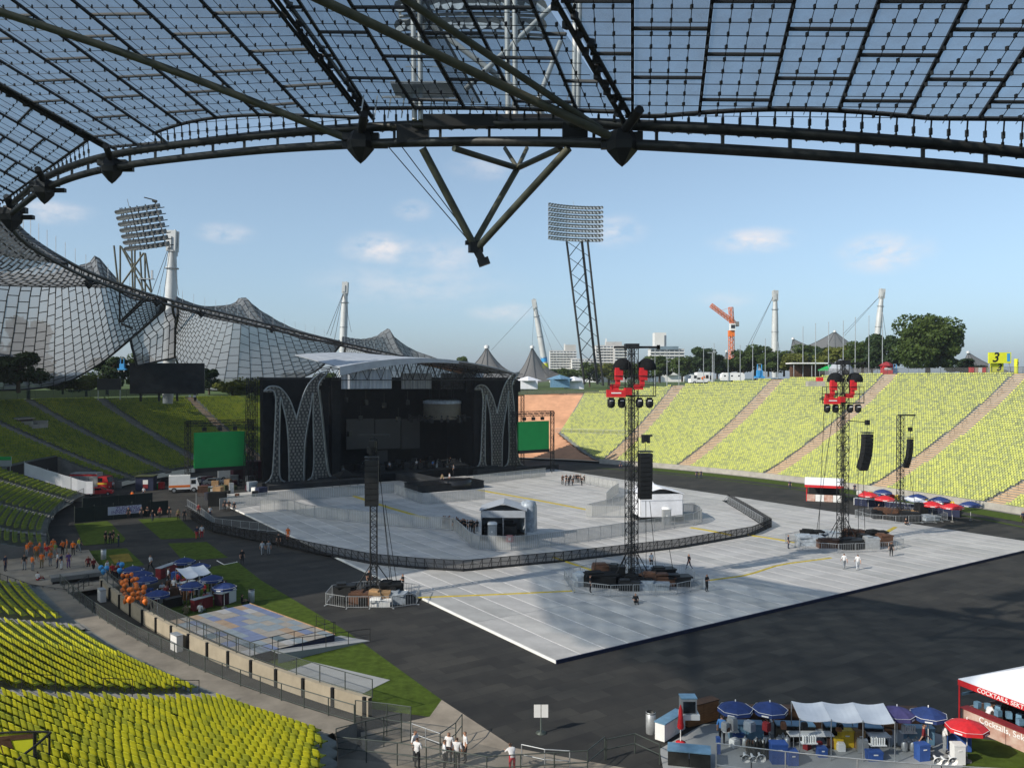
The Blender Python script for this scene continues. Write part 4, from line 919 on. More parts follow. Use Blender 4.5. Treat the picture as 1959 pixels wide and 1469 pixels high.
fence('silver barrier between the two mixing booths', [(1103,1039),(1215,1022),(1330,1004),(1344,996),(1326,984)], 2.0, SIL, z=.2); fence('silver barrier before the right stage wing', [(905,927),(960,920),(1044,911)], 2.2, SIL, z=.2)
fence('silver barrier left of the right mixing booth', [(1330,984),(1240,990),(1116,989),(1195,968)], 2.0, SIL, z=.2); fence('pale curved crowd barrier far right of the stage', [(1106,922),(1145,931),(1183,940),(1172,950),(1160,962)], 1.6, SIL, z=.2, smooth=True)
fence('grey barrier at the left entrance of the arena', [(358,968),(385,985),(410,1006),(470,1012),(530,1018)], 1.6, LOW)
fence('crowd control barrier inside the right barricade corner', [(1392,962),(1425,982),(1460,1004)], 1.4, LOW, z=.2)
# yellow cable ramps
def ramp(label, pts, w=.55, z=.2):
    rs_ = resample([G(*p, z) for p in pts], 2.2); T = thing('cable_ramp', label, 'cable ramp', rs_[0]); o = rs_[0]; pm = MB(); pm.add([(0,-w/2,0),(1,-w/2,0),(1,-w/4,.06),(0,-w/4,.06),(0,w/4,.06),(1,w/4,.06),(1,w/2,0),(0,w/2,0)], [(0,1,2,3),(3,2,5,4),(4,5,6,7)]); pm = pm.mesh('ramp_section', 'cable_yellow')
    for a, b in zip(rs_, rs_[1:]): d = b-a; x = link('ramp_section', pm, T, loc=a-o, rz=math.atan2(d.y, d.x)); x.scale = (d.length*.985, 1, 1)
ramp('yellow cable ramp passing behind the left delay tower', [(678,949),(745,971),(822,993)], .9); ramp('yellow cable ramp from the stage to the right mixing booth', [(915,937),(1030,957),(1130,976)], .9)
ramp('thin cable ramp between the left and the tall delay tower', [(795,1143),(950,1137),(1100,1130)], .35); ramp('short cable ramp under the black barricade', [(1060,1066),(1098,1079),(1138,1092)], .5)
ramp('curving cable ramp from the tall tower to the right tower', [(1356,1110),(1430,1100),(1490,1080),(1590,1067)], .4); ramp('short yellow ramp near the right barricade end', [(1322,1009),(1365,1016),(1402,1024)], .8); ramp('cable ramp joining the two right hand towers', [(1655,1040),(1685,1024),(1713,1008)], .6); ramp('yellow cable ramp left of the right tower ring', [(1430,1023),(1480,1030),(1522,1038)], .7)
# ================================================================== delay towers
def line_array(T, c, w, h, n, rz, curve):
    ang = 0; p = Vector(c); bm_ = MB().box((0,0,0), (w, w*.75, h/n*.94)).box((0,-w*.37,0), (w*.9,.03,h/n*.7)).mesh('speaker_box', 'steel_black')
    for i in range(n):
        o = link('speaker_box', bm_, T, loc=p, rz=rz); o.rotation_euler.x = ang; f = Vector((math.sin(rz), -math.cos(rz), 0)); p = p-Vector((0,0,h/n*math.cos(ang)))-f*(h/n*math.sin(ang)); ang += curve/n
    mb = MB(); mb.box(Vector(c)+Vector((0,0,h/n*.9)), (w*1.05,w*.8,.12), rz); mb.tube(Vector(c)+Vector((0,0,h/n)), Vector(c)+Vector((0,0,h/n+1.6)), .03, 4); mb.box(Vector(c)+Vector((0,0,h/n+1.2)), (.5,.4,.6), rz); mb.build('hoist', 'steel_black', T)
def ballast(T, spec, seed):
    r_ = random.Random(seed)
    for k, (x, y, sx, sy, sz, m) in enumerate(spec):
        mb = MB(); mb.box((x, y, sz/2), (sx, sy, sz), r_.uniform(-.3,.3)); mb.box((x+.05, y, sz+.08), (sx*1.06, sy*1.05, .16), r_.uniform(-.2,.2)); mb.box((x-sx*.2, y+.05, sz+.22), (sx*.5, sy*.7, .2), r_.uniform(-.5,.5)); mb.build('ballast', m, T)
def ring_fence(T, w, d, n, rot=0.):
    cs = [(-w/2,-d/2*.6),(-w/4,-d/2),(w/4,-d/2),(w/2,-d/2*.6),(w/2,d/2*.5),(w/5,d/2),(-w/5,d/2),(-w/2,d/2*.5)]
    R = Matrix.Rotation(rot, 3, 'Z'); cs = [R@Vector((*c, 0)) for c in cs]
    for a, b in zip(cs, cs[1:]+cs[:1]):
        rs_ = resample([a, b], 2.2)
        for p, q in zip(rs_, rs_[1:]): dd = q-p; x = link('barrier_panel', LOW, T, loc=p+dd*.02, rz=math.atan2(dd.y, dd.x)); x.scale = (dd.length*.96, 1, 1)
def tower(label, px, py, h, w, z=.2, dbl=False, rot=0.):
    c = G(px, py, z); T = thing('delay_tower', label, 'tower', c)
    mb = MB().truss((0,0,.6), (0,0,h), w, int(h/(w*.8)), .05, .028, up=(1,.25,0))
    if dbl: mb.tube((-.05,-w/2,.6), (-.05,-w/2,h), .05, 5).tube((.05,w/2,.6), (.05,w/2,h), .05, 5); mb.truss((0,-.02,.6), (0,-.02,h), w*.45, int(h/(w*.9)), .03, .018, up=(1,.25,0))
    mb.build('mast', 'steel_black', T); MB().box((0,0,.35), (3.2,3.2,.7), .3).build('base_frame', 'steel_black', T)
    mb = MB()
    for a in range(4): mb.tube((0,0,.5), (2.6*math.cos(a*PI/2+.5), 2.6*math.sin(a*PI/2+.5), .3), .1, 5); mb.tube((w*.5*math.cos(a*PI/2+.5), w*.5*math.sin(a*PI/2+.5), 3.4), (2.4*math.cos(a*PI/2+.5), 2.4*math.sin(a*PI/2+.5), .4), .05, 5)
    mb.build('outrigger', 'steel_black', T)['kind'] = 'stuff'
    return T, c
def spot_rig(T, h, s=1., flip=1):
    """platform with red spotlights, black hoods and hanging moving heads"""
    mb = MB(); z = h-4.6
    for x in (-1,1): 
        for y in (-.7,.7): mb.tube((x*2.3, y, z-.3), (x*2.3, y, z+1.7), .045, 4)
        mb.tube((x*2.3,-.7,z+1.7), (x*2.3,.7,z+1.7), .04, 4).tube((x*2.3,-.7,z+.8), (x*2.3,.7,z+.8), .04, 4)
    for y in (-.7,.7): mb.tube((-2.3,y,z-.3), (2.3,y,z-.3), .06, 4).tube((-2.3,y,z+1.7), (2.3,y,z+1.7), .04, 4).tube((-2.3,y,z+.8), (2.3,y,z+.8), .04, 4)
    mb.box((0,0,z-.32), (4.7,1.5,.08)); mb.build('platform', 'steel_black', T)
    for x in (-1.25, 1.2):
        MB().lathe([(.95,0),(.98,.35),(.8,.8),(.45,1.1),(0,1.2)], 12, (x+.35,.2,z+2.3)).build('hood', 'black_cloth', T)
        MB().box((x-.1,-.35,z+1.9), (.75,.6,1.25), .1).box((x-.2,-.3,z+1.1), (.45,.5,.9)).box((x-.55,-.2,z+.6), (.9,.6,.55)).build('spotlight', 'red', T)
    MB().box((-1.7,-.9,z-.05), (1.9,.5,.75)).box((-.5,-.85,z+.15), (.7,.5,.7), .2).build('spotlight_case', 'red', T); MB().box((-1.7,-1.17,z+.0), (1.0,.02,.12)).build('case_plate', 'white_plastic', T)
    for x in (-2.1,-1.05,.75,1.75):
        MB().box((x,-.3,z-.6), (.5,.45,.25)).lathe([(.0,-1.55),(.28,-1.45),(.36,-1.0),(.3,-.7),(0,-.65)], 10, (x,-.3,z)).box((x-.34,-.3,z-1.0), (.08,.2,.7)).box((x+.34,-.3,z-1.0), (.08,.2,.7)).build('moving_head', 'steel_black', T); MB().box((x,-.62,z-.78), (.34,.06,.1)).build('moving_head_trim', 'white_plastic', T)
    MB().box((0,0,h+.1), (1.4,1.2,.5)).build('cap', 'steel_black', T); MB().box((1.7,0,h+.0), (2.2,.3,.22)).box((-1.2,0,h), (1.2,.3,.2)).box((2.7,0,h-.0), (.3,.3,.45)).build('cantilever', 'steel_black', T)
def cables(T, pts, r=.035):
    for a, b in pts: MB().tube(a, b, r, 4).build('cable', 'steel_black', T)
T1, c1 = tower('left delay tower with a tall flat black speaker column', 715, 1148, 15.3, .62, .0); line_array(T1, (-.05,-.75,13.1), 1.25, 4.3, 8, .1, .0)
MB().box((0,0,15.6), (3.0,.2,.15)).box((0,0,14.6), (.5,.5,.9)).box((-.45,-.1,14.2), (.3,.3,.6)).build('hoist_beam', 'steel_black', T1); cables(T1, [((.45,-.2,14),(1.6,.3,.8)), ((.3,.2,14),(1.9,-.3,.6)), ((1.0,.6,9),(2.2,.9,.4))])
ballast(T1, [(-2.6,-.6,1.7,1.3,1.5,'steel_black'),(-.9,-1.1,2.3,1.1,.9,'brown'),(.7,-1.2,1.9,.9,1.0,'plywood'),(1.5,.4,1.9,1.9,1.4,'black_cloth'),(2.4,-.8,1.4,1.4,.8,'tarp_clear'),(0,1.3,2.4,1,.8,'steel_black'),(-3.0,.8,1.2,1.1,1.0,'black_cloth'),(.9,-2.0,1.9,.7,.45,'white_plastic')], 1); ring_fence(T1, 8.4, 5.6, 0)
T2, c2 = tower('tallest delay tower in the middle with red spotlights on top', 1208, 1116, 24.0, 1.0, .2, True); spot_rig(T2, 23.9); line_array(T2, (1.35,-.35,13.0), 1.25, 4.6, 10, .12, .16)
for x in (1.1,1.65): MB().box((x,-.35,14.6), (.3,.3,.7)).box((x+.1,-.35,15.0), (.55,.25,.2)).build('chain_hoist', 'steel_dark', T2)
cables(T2, [((1.8,-.3,8.4),(2.6,.1,.5)), ((1.4,-.3,8.4),(1.5,0,.4)), ((3.9,.5,3.6),(4.4,.2,.4)), ((-3.6,-.3,2.6),(-3.9,-.6,.3))])
ballast(T2, [(-4.4,-.3,2.8,1.6,.9,'tarp_clear'),(-3.2,-.9,3.2,1.7,1.1,'black_cloth'),(-2.5,1.6,2.6,1.3,1.4,'brown'),(-1.4,.8,1.5,1.3,1.5,'steel_black'),(1.8,2.0,3.6,1.6,1.1,'tarp_clear'),(3.4,1.0,2.2,1.3,1.2,'steel_black'),(2.4,-.6,3.6,1.3,.8,'brown'),(.4,-1.2,2.6,1.6,.8,'black_cloth'),(4.6,-.6,2.4,1.4,.8,'steel_black'),(1.8,-2.2,3,1.2,.5,'tarp_clear'),(-.6,-2.4,2,1.2,.7,'steel_black'),(2.2,-.9,2.4,.8,1.1,'brown')], 2); ring_fence(T2, 13, 9.5, 0, .1)
T3, c3 = tower('right delay tower with red spotlights in front of the green stand', 1612, 1042, 23.0, 1.0, .2, True); spot_rig(T3, 22.6); line_array(T3, (2.9,-.3,13.6), 1.15, 4.6, 10, .25, .55)
cables(T3, [((2.4,-.3,9.4),(2.9,.2,.5)), ((-2.3,0,18),(-2.9,.3,.6)), ((-.9,0,19),(-3.2,.5,.5)), ((1.9,.2,14),(2.2,.5,.4))]); MB().tube((.5,0,15.5), (2.9,-.2,15.3), .06, 5).build('speaker_arm', 'steel_black', T3)
ballast(T3, [(-4.2,0,3.0,1.8,1.0,'tarp_clear'),(-3.2,1.8,2.6,1.3,1.3,'black_cloth'),(-1.2,2.0,2.8,1.5,1.1,'tarp_clear'),(2.0,1.6,2.6,1.1,1.4,'brown'),(3.4,.4,2.6,1.5,1.0,'steel_black'),(4.6,.9,2.4,1.3,1.4,'black_cloth'),(-2.2,-1.6,3,1,.8,'brown'),(.8,-1.6,2.4,1.6,.9,'steel_black'),(2.6,-2.2,1.7,1.2,1.2,'galv'),(-.2,-2.6,2,1.1,1.0,'steel_black'),(5.0,-.4,1.6,1.3,1.2,'brown')], 3); ring_fence(T3, 13, 9, 0, .15)
T4, c4 = tower('slim delay tower with a hanging speaker banana at the far right', 1722, 992, 15.2, .7, .2); line_array(T4, (1.35,-.2,11.6), .75, 4.4, 10, .3, .5)
MB().box((.9,0,15.3), (2.6,.25,.2)).build('jib', 'steel_black', T4); cables(T4, [((1.3,0,7.2),(2.6,.2,.6)), ((2.0,0,15.2),(1.4,-.1,12.6))])
ballast(T4, [(-1.6,.9,3.4,1.2,1.2,'brown'),(2.2,.8,2.8,1.0,.9,'plywood'),(3.4,.6,1.4,1.3,2.0,'steel_black'),(-3.4,.2,1.2,1.1,1.0,'black_cloth'),(.9,-1.0,2.4,1.2,1.0,'steel_black'),(3.8,-1.2,2.4,1.3,.5,'tarp_clear')], 4); ring_fence(T4, 12, 7.5, 0, .1)
# ================================================================== mixing booths
def booth(label, px, py, w, d, h, rz, m, openfront=True):
    T = thing('mixing_booth', label, 'tent', G(px, py, .2), rz)
    MB().box((0,0,.35), (w*1.05,d*1.05,.7)).build('deck', 'steel_black', T)
    for x in (-1,0,1):
        for y in (-1,1): MB().tube((x*w/2, y*d/2, .6), (x*w/2, y*d/2, h), .07, 6).build('post', 'galv', T)
    mb = MB(); e = .25
    for s_ in (-1,1): mb.slab([(s_*(w/2+e), -d/2-e, h), (0, -d/2-e, h+.9), (0, d/2+e, h+.9), (s_*(w/2+e), d/2+e, h)][::s_], .06)
    mb.build('roof', m, T); MB().slab([(-w/2,-d/2-.1,h-.9), (w/2,-d/2-.1,h-.9), (w/2,-d/2-.1,h), (-w/2,-d/2-.1,h)], .05).build('valance', m, T)
    MB().slab([(-w/2-.05,-d/2,.7), (-w/2-.05,d/2,.7), (-w/2-.05,d/2,h), (-w/2-.05,-d/2,h)], .05).build('side_sheet', m, T); MB().slab([(-w/2,d/2,.7), (w/2,d/2,.7), (w/2,d/2,h), (-w/2,d/2,h)], .05).build('rear_sheet', m, T)
    MB().slab([(w/2+.05,-d/2,.7), (w/2+.05,d/2,.7), (w/2+.05,d/2,h), (w/2+.05,-d/2,h)], .05).build('side_sheet', m, T)
    if not openfront: MB().slab([(-w/2,-d/2-.03,.7), (w*.5,-d/2-.03,.7), (w*.5,-d/2-.03,h), (-w/2,-d/2-.03,h)], .05).build('front_sheet', m, T)
    else:
        MB().box((-.4,-.2,1.2), (w*.75,d*.5,1.0)).box((.6,.3,1.9), (1.2,.7,.5)).build('desk', 'steel_black', T)
        mb = MB()
        for s_ in (-.3,.3): mb.tube((w*.33+s_,-d/2-.9,.02), (w*.33+s_,-d/2,.75), .04, 4)
        for k in range(5): mb.box((w*.33,-d/2-.9+.19*k,.02+.16*k), (.6,.2,.03))
        mb.build('ladder', 'silver', T)
    return T
b1 = booth('open white topped mixing booth behind the folded silver barrier', 964, 1028, 5.6, 4.6, 3.9, -.03, 'tarp_silver')
MB().lathe([(1.15,.7),(1.1,4.0),(.9,4.6),(0,4.8)], 6, (3.2,.9,0)).build('wrapped_stack', 'tarp_clear', b1)
booth('closed bright white mixing booth right of the tall tower', 1256, 992, 6.2, 5.0, 4.0, .12, 'white_sheet', False)
def toilet(label, px, py, rz=0.):
    T = thing('portable_toilet', label, 'toilet', G(px, py, .2), rz)
    MB().box((0,0,1.1), (1.15,1.15,2.2)).build('cabin', 'tent_grey', T); MB().box((0,-.6,1.05), (.8,.06,1.9)).build('door', 'galv', T); MB().lathe([(.88,2.2),(.8,2.4),(.4,2.5),(0,2.5)], 4).build('roof', 'white_plastic', T); T.children[-1].rotation_euler.z = PI/4
    MB().box((-.05,-.64,1.3), (.16,.02,.2)).build('sign', 'white_plastic', T)
toilet('grey portable toilet beside the open mixing booth', 942, 1035); toilet('pale portable toilet at the corner of the closed white booth', 1275, 1003)
for lab, px, py in (('red generator case under the open mixing booth', 975, 1036), ('red generator case behind the closed white booth', 1293, 992)):
    T = thing('generator_case', lab, 'generator', G(px, py, .2)); MB().box((0,0,.4), (.9,.7,.7)).build('case', 'red', T); MB().tube((-.35,0,.85), (.35,0,.85), .03, 5).build('handle', 'galv', T); MB().box((0,-.36,.4), (.4,.02,.3)).build('plate', 'white_plastic', T)
T = thing('tent_canopy', 'small white pagoda tent top behind the closed booth', 'tent', G(1240, 962, .2))
for x in (-1,1):
    for y in (-1,1): MB().tube((x*2,y*2,0), (x*2,y*2,2.6), .05, 5).build('post', 'galv', T)
MB().lathe([(2.9,2.5),(2.85,2.7),(1.2,3.3),(.3,4.3),(0,4.6)], 4, smooth=False).build('roof', 'white_sheet', T); T.children[-1].rotation_euler.z = PI/4
# ================================================================== left field: platform, railings, barriers
def corner_frame(pts, z): return [G(x, y, z) for x, y in pts]
pf = corner_frame([(323,1187),(478,1154),(641,1213),(478,1254)], .75); T = thing('dance_platform', 'low platform floored with grey, blue and brown squares beside the moat', 'platform', pf[0])
o = pf[0]; a, b, c, d = [p-o for p in pf]
cols_ = []
for i, cc in enumerate(((.27,.25,.22),(.20,.24,.27),(.14,.175,.28),(.10,.14,.16),(.30,.22,.15),(.33,.33,.33))): mat('floor_square%d' % i, cc, .6, scale=1.5, var=.15); cols_.append('floor_square%d' % i)
N = 9; pick = random.Random(5)
for i in range(N):
    for j in range(N):
        f = lambda u, v: a.lerp(b, u).lerp(d.lerp(c, u), v)
        g = .01; q = [f((i+g)/N, (j+g)/N), f((i+1-g)/N, (j+g)/N), f((i+1-g)/N, (j+1-g)/N), f((i+g)/N, (j+1-g)/N)]
        MB().slab([p-Vector((0,0,.03)) for p in q][::-1], .03).build('floor_square', pick.choice(cols_[:3]+cols_[:2]+cols_), T)
mb = MB(); m_ = (a+b+c+d)/4
mb.prism([(p.x, p.y) for p in [m_+(p-m_)*.995 for p in (a,d,c,b)]], -.74, -.035); mb.build('base', 'navy', T)
MB().tube(b+Vector((0,0,.02)), c+Vector((0,0,.02)), .05, 4).build('edge_trim', 'plywood', T)
rp = corner_frame([(532,1262),(508,1240),(652,1216),(708,1226)], 0); rq = [G(532,1250,.75), G(500,1236,.75), rp[2], rp[3]]
mb = MB(); mb.add([p-o for p in (rq[0],rq[1],rp[2]+Vector((0,0,.03)),rp[3]+Vector((0,0,.03)))]+[G(532,1250,.75)-o-Vector((0,0,.74)), rq[1]-o-Vector((0,0,.74)), rp[2]-o, rp[3]-o], [(0,3,2,1),(4,7,3,0),(1,2,6,5)]); mb.build('ramp', 'grey_mat', T)
def rail_run(T, pts, h, posts, m='steel_dark', mid=True, r=.028, name='railing'):
    rs_ = resample(pts, posts); up = Vector((0,0,h)); mb = MB()
    for p in rs_: mb.tube(p, p+up, r, 5)
    for a_, b_ in zip(rs_, rs_[1:]):
        mb.tube(a_+up, b_+up, r, 4)
        if mid: mb.tube(a_+up*.55, b_+up*.55, r*.7, 4)
    mb.build(name, m, T)
rail_run(T, [a, d], 1.0, 1.6); rail_run(T, [c, d], 1.0, 2.0); rail_run(T, [rq[0]-o, rp[3]-o], 1.0, 2.0); rail_run(T, [c+(d-c)*.02, c+(b-c)*.2], 1.0, 1.5)
def bowl_rail(label, s, d0, d1, z, h, step, m='steel_dark', mesh=None, name='railing', r=.03):
    pts = [bowl(x, s, z) for x in np.arange(d0, d1+.5, .5)]; rs_ = resample(pts, step); T = thing(name, label, 'railing', rs_[0]); o = rs_[0]; up = Vector((0,0,h)); mb = MB(); tp = MB()
    for p in rs_: MB().tube(p-o, p-o+up, r*1.2, 5).build('post', m, T)
    tp.path([p-o+up for p in pts], r, 5); tp.build('top_rail', m, T); MB().path([p-o+up*.12 for p in pts], r*.8, 4).build('lower_rail', m, T)
    if mesh:
        w = MB()
        for p, q in zip(pts, pts[1:]): w.add([p-o+up*.1, q-o+up*.1, q-o+up, p-o+up], [(0,1,2,3)])
        w.build('wire_mesh', mesh, T)
    return T
mat('rail_green', (.07,.085,.075), .5, .3, scale=2)
bowl_rail('wire mesh railing between footpath and moat', 4.1, 187, 214.8, 1.5, 1.05, 2.0, 'rail_green', 'wire_mesh'); bowl_rail('wire mesh fence on top of the beige moat wall', .12, 186, 213.4, 1.2, 1.15, 2.4, 'rail_green', 'wire_mesh')
bowl_rail('handrail with posts down in the moat', 2.4, 186.5, 214, -.45, 1.0, 1.2, 'steel_dark'); bowl_rail('grey railing along the front of the shaded left stand', 2.9, 88, 135.5, 1.3, 1.1, 3.2, 'rail_green', 'wire_mesh')
bowl_rail('wire fence on the wall along the bottom right picture edge', .12, 229, 262, 1.2, 1.25, 3.3, 'galv', 'wire_mesh', 'wire_fence')
bowl_rail('grey railing along the foot of the shaded stand near the stewards', 2.9, 148.5, 176.5, 1.3, 1.1, 3.2, 'rail_green', 'wire_mesh'); bowl_rail('long green net fence on the rim of the left stand', 39.8, 100, 136, zL(39)-.1, 2.0, 5, 'rail_green', 'green_net', 'net_fence')
bowl_rail('thin rail on the rim of the sunlit stand', 49.2, -40, 14, zE(48)-.1, 1.5, 2.6, 'steel_dark', 'net_grey')
def px_rail(label, pts, h, step, m='rail_green', mesh=None, z=.03, name='railing', r=.03):
    pts = [G(x, y, z) for x, y in pts]; T = thing(name, label, 'railing', pts[0]); o = pts[0]; up = Vector((0,0,h)); rs_ = []
    for a_, b_ in zip(pts, pts[1:]): rs_ += resample([a_, b_], step)[:-1]
    rs_.append(pts[-1])
    for p in rs_: MB().tube(p-o, p-o+up, r*1.2, 5).build('post', m, T)
    for k, nm in ((1, 'top_rail'), (.5, 'middle_rail')):
        mb = MB()
        for a_, b_ in zip(pts, pts[1:]): mb.tube(a_-o+up*k, b_-o+up*k, r, 5)
        mb.build(nm, m, T)
    if mesh:
        w = MB()
        for p, q in zip(pts, pts[1:]): w.add([p-o+up*.08, q-o+up*.08, q-o+up, p-o+up], [(0,1,2,3)])
        w.build('wire_mesh', mesh, T)
px_rail('dark green railing in front of the white shirted group', [(643,1452),(760,1464),(931,1492),(1124,1480),(1157,1452)], 1.25, 1.6, mesh='wire_mesh')
px_rail('mesh gate railing at the end of the nearest seats', [(643,1452),(700,1436),(768,1420)], 1.7, 1.3, mesh='wire_mesh'); px_rail('tall wire fence bay at the end of the moat', [(680,1400),(740,1407),(786,1414)], 1.9, 1.7, mesh='wire_mesh')
px_rail('short slanting railing behind the white shirted group', [(842,1448),(872,1425),(884,1408)], 1.3, 1.2); px_rail('pale steel crowd barrier left of the stooping man', [(788,1420),(842,1440)], 1.1, 1.2, 'galv'); px_rail('pale steel crowd barrier right of the stooping man', [(998,1462),(1042,1472),(1090,1475)], 1.1, 1.0, 'galv')
px_rail('railing beside the bar at the bottom edge', [(1160,1452),(1215,1440),(1262,1462)], 1.1, 1.3)
px_rail('black railing at the top of the moat steps on the left', [(0,1118),(60,1140),(128,1150),(170,1120)], 1.1, 1.6, 'steel_dark', 'wire_mesh', z=.6)
# moat stair head and railing sign
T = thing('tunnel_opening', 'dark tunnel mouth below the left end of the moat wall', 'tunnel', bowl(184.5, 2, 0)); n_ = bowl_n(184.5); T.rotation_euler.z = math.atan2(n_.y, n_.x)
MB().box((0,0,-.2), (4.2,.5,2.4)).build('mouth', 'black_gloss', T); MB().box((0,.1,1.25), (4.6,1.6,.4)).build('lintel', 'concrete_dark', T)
sgn = bowl(211.2, 21.5, zW(21.5)); T = thing('stair_guard', 'meshed stair railing carrying a dark sign with yellow figures, bottom left', 'railing', P(45, 1436, 28.0)); T.rotation_euler.z = .25
MB().box((-.9,0,.05), (2.4,.05,1.15)).build('sign_board', 'fluoro_yellow', T)
mb = MB(); mb.box((-.9,-.035,.5), (2.4,.02,.16)).box((-1.5,-.035,-.1), (.5,.02,1.0), mx=Matrix.Rotation(.35,3,'Y')).box((-.5,-.035,.22), (.35,.02,.5), mx=Matrix.Rotation(-.3,3,'Y')).box((-.75,-.035,-.12), (.7,.02,.22)).box((-.35,-.035,-.42), (.6,.02,.2)); mb.build('sign_marks', 'brown', T)
mb = MB().path(bez([(-2.2,-.04,.72),(-.6,-.04,.70),(.5,-.04,.62),(.85,-.04,.56)], 4), .04, 6).path(bez([(.85,-.04,.56),(.5,-.5,.34),(.12,-.9,.12),(.05,-.95,-.1),(.05,-.95,-1.2)], 4), .05, 6).tube((.35,-.04,.6), (.35,-.04,-1.2), .06, 5).tube((.8,-.04,.5), (.8,-.04,-1.2), .04, 5); mb.build('guard_rail', 'steel_dark', T)
MB().add([(.06,-.93,-1.2),(.8,-.06,-1.2),(.8,-.06,.5),(.06,-.93,.06)], [(0,1,2,3)]).build('wire_mesh', 'wire_mesh', T)
# white tarpaulin on the stand stairs
T = thing('tarpaulin_wall', 'white tarpaulin screen running down the left stand beside the fire engine', 'tarpaulin', bowl(147.7, 2, 1.2)); o = bowl(147.7, 2, 1.2); pa = [bowl(147.75, s_, prof(148, s_)+.1)-o for s_ in np.arange(1.8, 13.5, 1.2)]
mb = MB()
for i, (p, q) in enumerate(zip(pa, pa[1:])): k = Vector((.1*(i % 2), .08*(i % 2), 0)); k2 = Vector((.1*((i+1) % 2), .08*((i+1) % 2), 0)); mb.slab([p+k, q+k2, q+k2+Vector((0,0,2.1)), p+k+Vector((0,0,2.1))], .05)
mb.build('sheet', 'white_sheet', T)
for p in pa[::3]: MB().tube(p+Vector((.15,.1,0)), p+Vector((.15,.1,2.3)), .05, 5).build('pole', 'galv', T)
T = thing('notice_board', 'small pale green board above the white tarpaulin', 'board', bowl(148.4, 15, prof(148, 15))); MB().box((0,0,1.6), (2.2,.15,1.6)).build('board', 'tarp_silver', T); MB().box((0,-.1,2.1), (2.2,.05,.6)).build('strip', 'green_screen', T); MB().tube((-.9,0,0), (-.9,0,1), .06, 5).tube((.9,0,0), (.9,0,1), .06, 5).build('legs', 'galv', T)
# dark board fences with banner
def board_fence(label, px0, px1, h, banner=False):
    a_, b_ = G(*px0), G(*px1); d_ = b_-a_; L_ = d_.length; T = thing('board_fence', label, 'fence', a_, math.atan2(d_.y, d_.x)); n = round(L_/2.6)
    for i in range(n): MB().box(((i+.5)*L_/n, 0, h/2+.05), (L_/n*.985, .08, h)).build('board', 'green_net_solid', T); MB().tube((i*L_/n, .1, 0), (i*L_/n, .1, h+.3), .05, 5).build('post', 'rail_green', T)
    if banner:
        MB().box((L_*.52, -.07, h*.62), (L_*.36, .02, h*.55)).build('banner', 'banner_white', T)
        text_mesh('ZUGANG', .78, 'banner_text', 'purple_ink', T, (L_*.55, -.09, h*.74), (PI/2, 0, 0), .004); text_mesh('INNENRAUM', .68, 'banner_text', 'purple_ink', T, (L_*.53, -.09, h*.50), (PI/2, 0, 0), .004)
mat('green_net_solid', (.012,.02,.018), .9, scale=1); mat('banner_white', (.52,.52,.60), .8, scale=1, var=.05); mat('purple_ink', (.12,.06,.25), .8)
board_fence('front dark board fence with the white entrance banner', (143,1001), (322,985), 2.2, True); board_fence('rear dark board fence behind the entrance banner', (158,979), (292,967), 2.1)
# ------------------------------------------------------------------ small street furniture
def sign_boards():
    T = thing('notice_sign', 'two blank white boards on a single pole on dark asphalt', 'sign', G(1035,1402)); MB().lathe([(.32,0),(.32,.05),(.06,.1),(.04,1.6),(0,1.6)], 10).build('pole', 'rail_green', T)
    for x in (-.22,.22): MB().box((x,-.05,1.35), (.40,.03,.78)).build('board', 'white_paint', T)
    MB().box((0,-.05,1.77), (.9,.06,.05)).build('top_bar', 'steel_dark', T)
sign_boards()
def bin_(label, px, py, z=0., h=1.1):
    T = thing('litter_bin', label, 'bin', G(px, py, z)); MB().lathe([(.27,0),(.29,.05),(.30,h),(.27,h+.02)], 14).build('barrel', 'galv', T); MB().lathe([(.31,h-.06),(.31,h),(.24,h-.02),(.22,h-.3)], 14).build('rim', 'steel_dark', T)
bin_('grey litter bin on the asphalt left of the bar', 1245, 1402, 0, 1.25); bin_('grey litter bin on the lawn near the platform corner', 481, 1152, 0, 1.2); bin_('grey litter bin on the lawn beside the dry turf patch', 198, 1070, 0, 1.2)
for lab, dd, w, h in (('white electrical cabinet in the middle of the moat', 199.5, 1.1, 1.7), ('white electrical cabinet at the far end of the moat', 188.3, 1.2, 1.6)):
    n_ = bowl_n(dd); T = thing('electrical_cabinet', lab, 'cabinet', bowl(dd, 1.0, -.5), math.atan2(n_.y, n_.x)+PI/2); MB().box((0,0,h/2), (w,.5,h)).build('cabinet', 'white_plastic', T); MB().box((0,.27,h*.5), (.02,.02,h*.8)).build('door_gap', 'steel_dark', T); MB().box((0,0,h+.03), (w*1.06,.56,.06)).build('lid', 'galv', T)
    for k in (.35,.6,.8): MB().box((.15,.262,h*k), (w*.22,.02,.05)).build('vent', 'steel_dark', T)
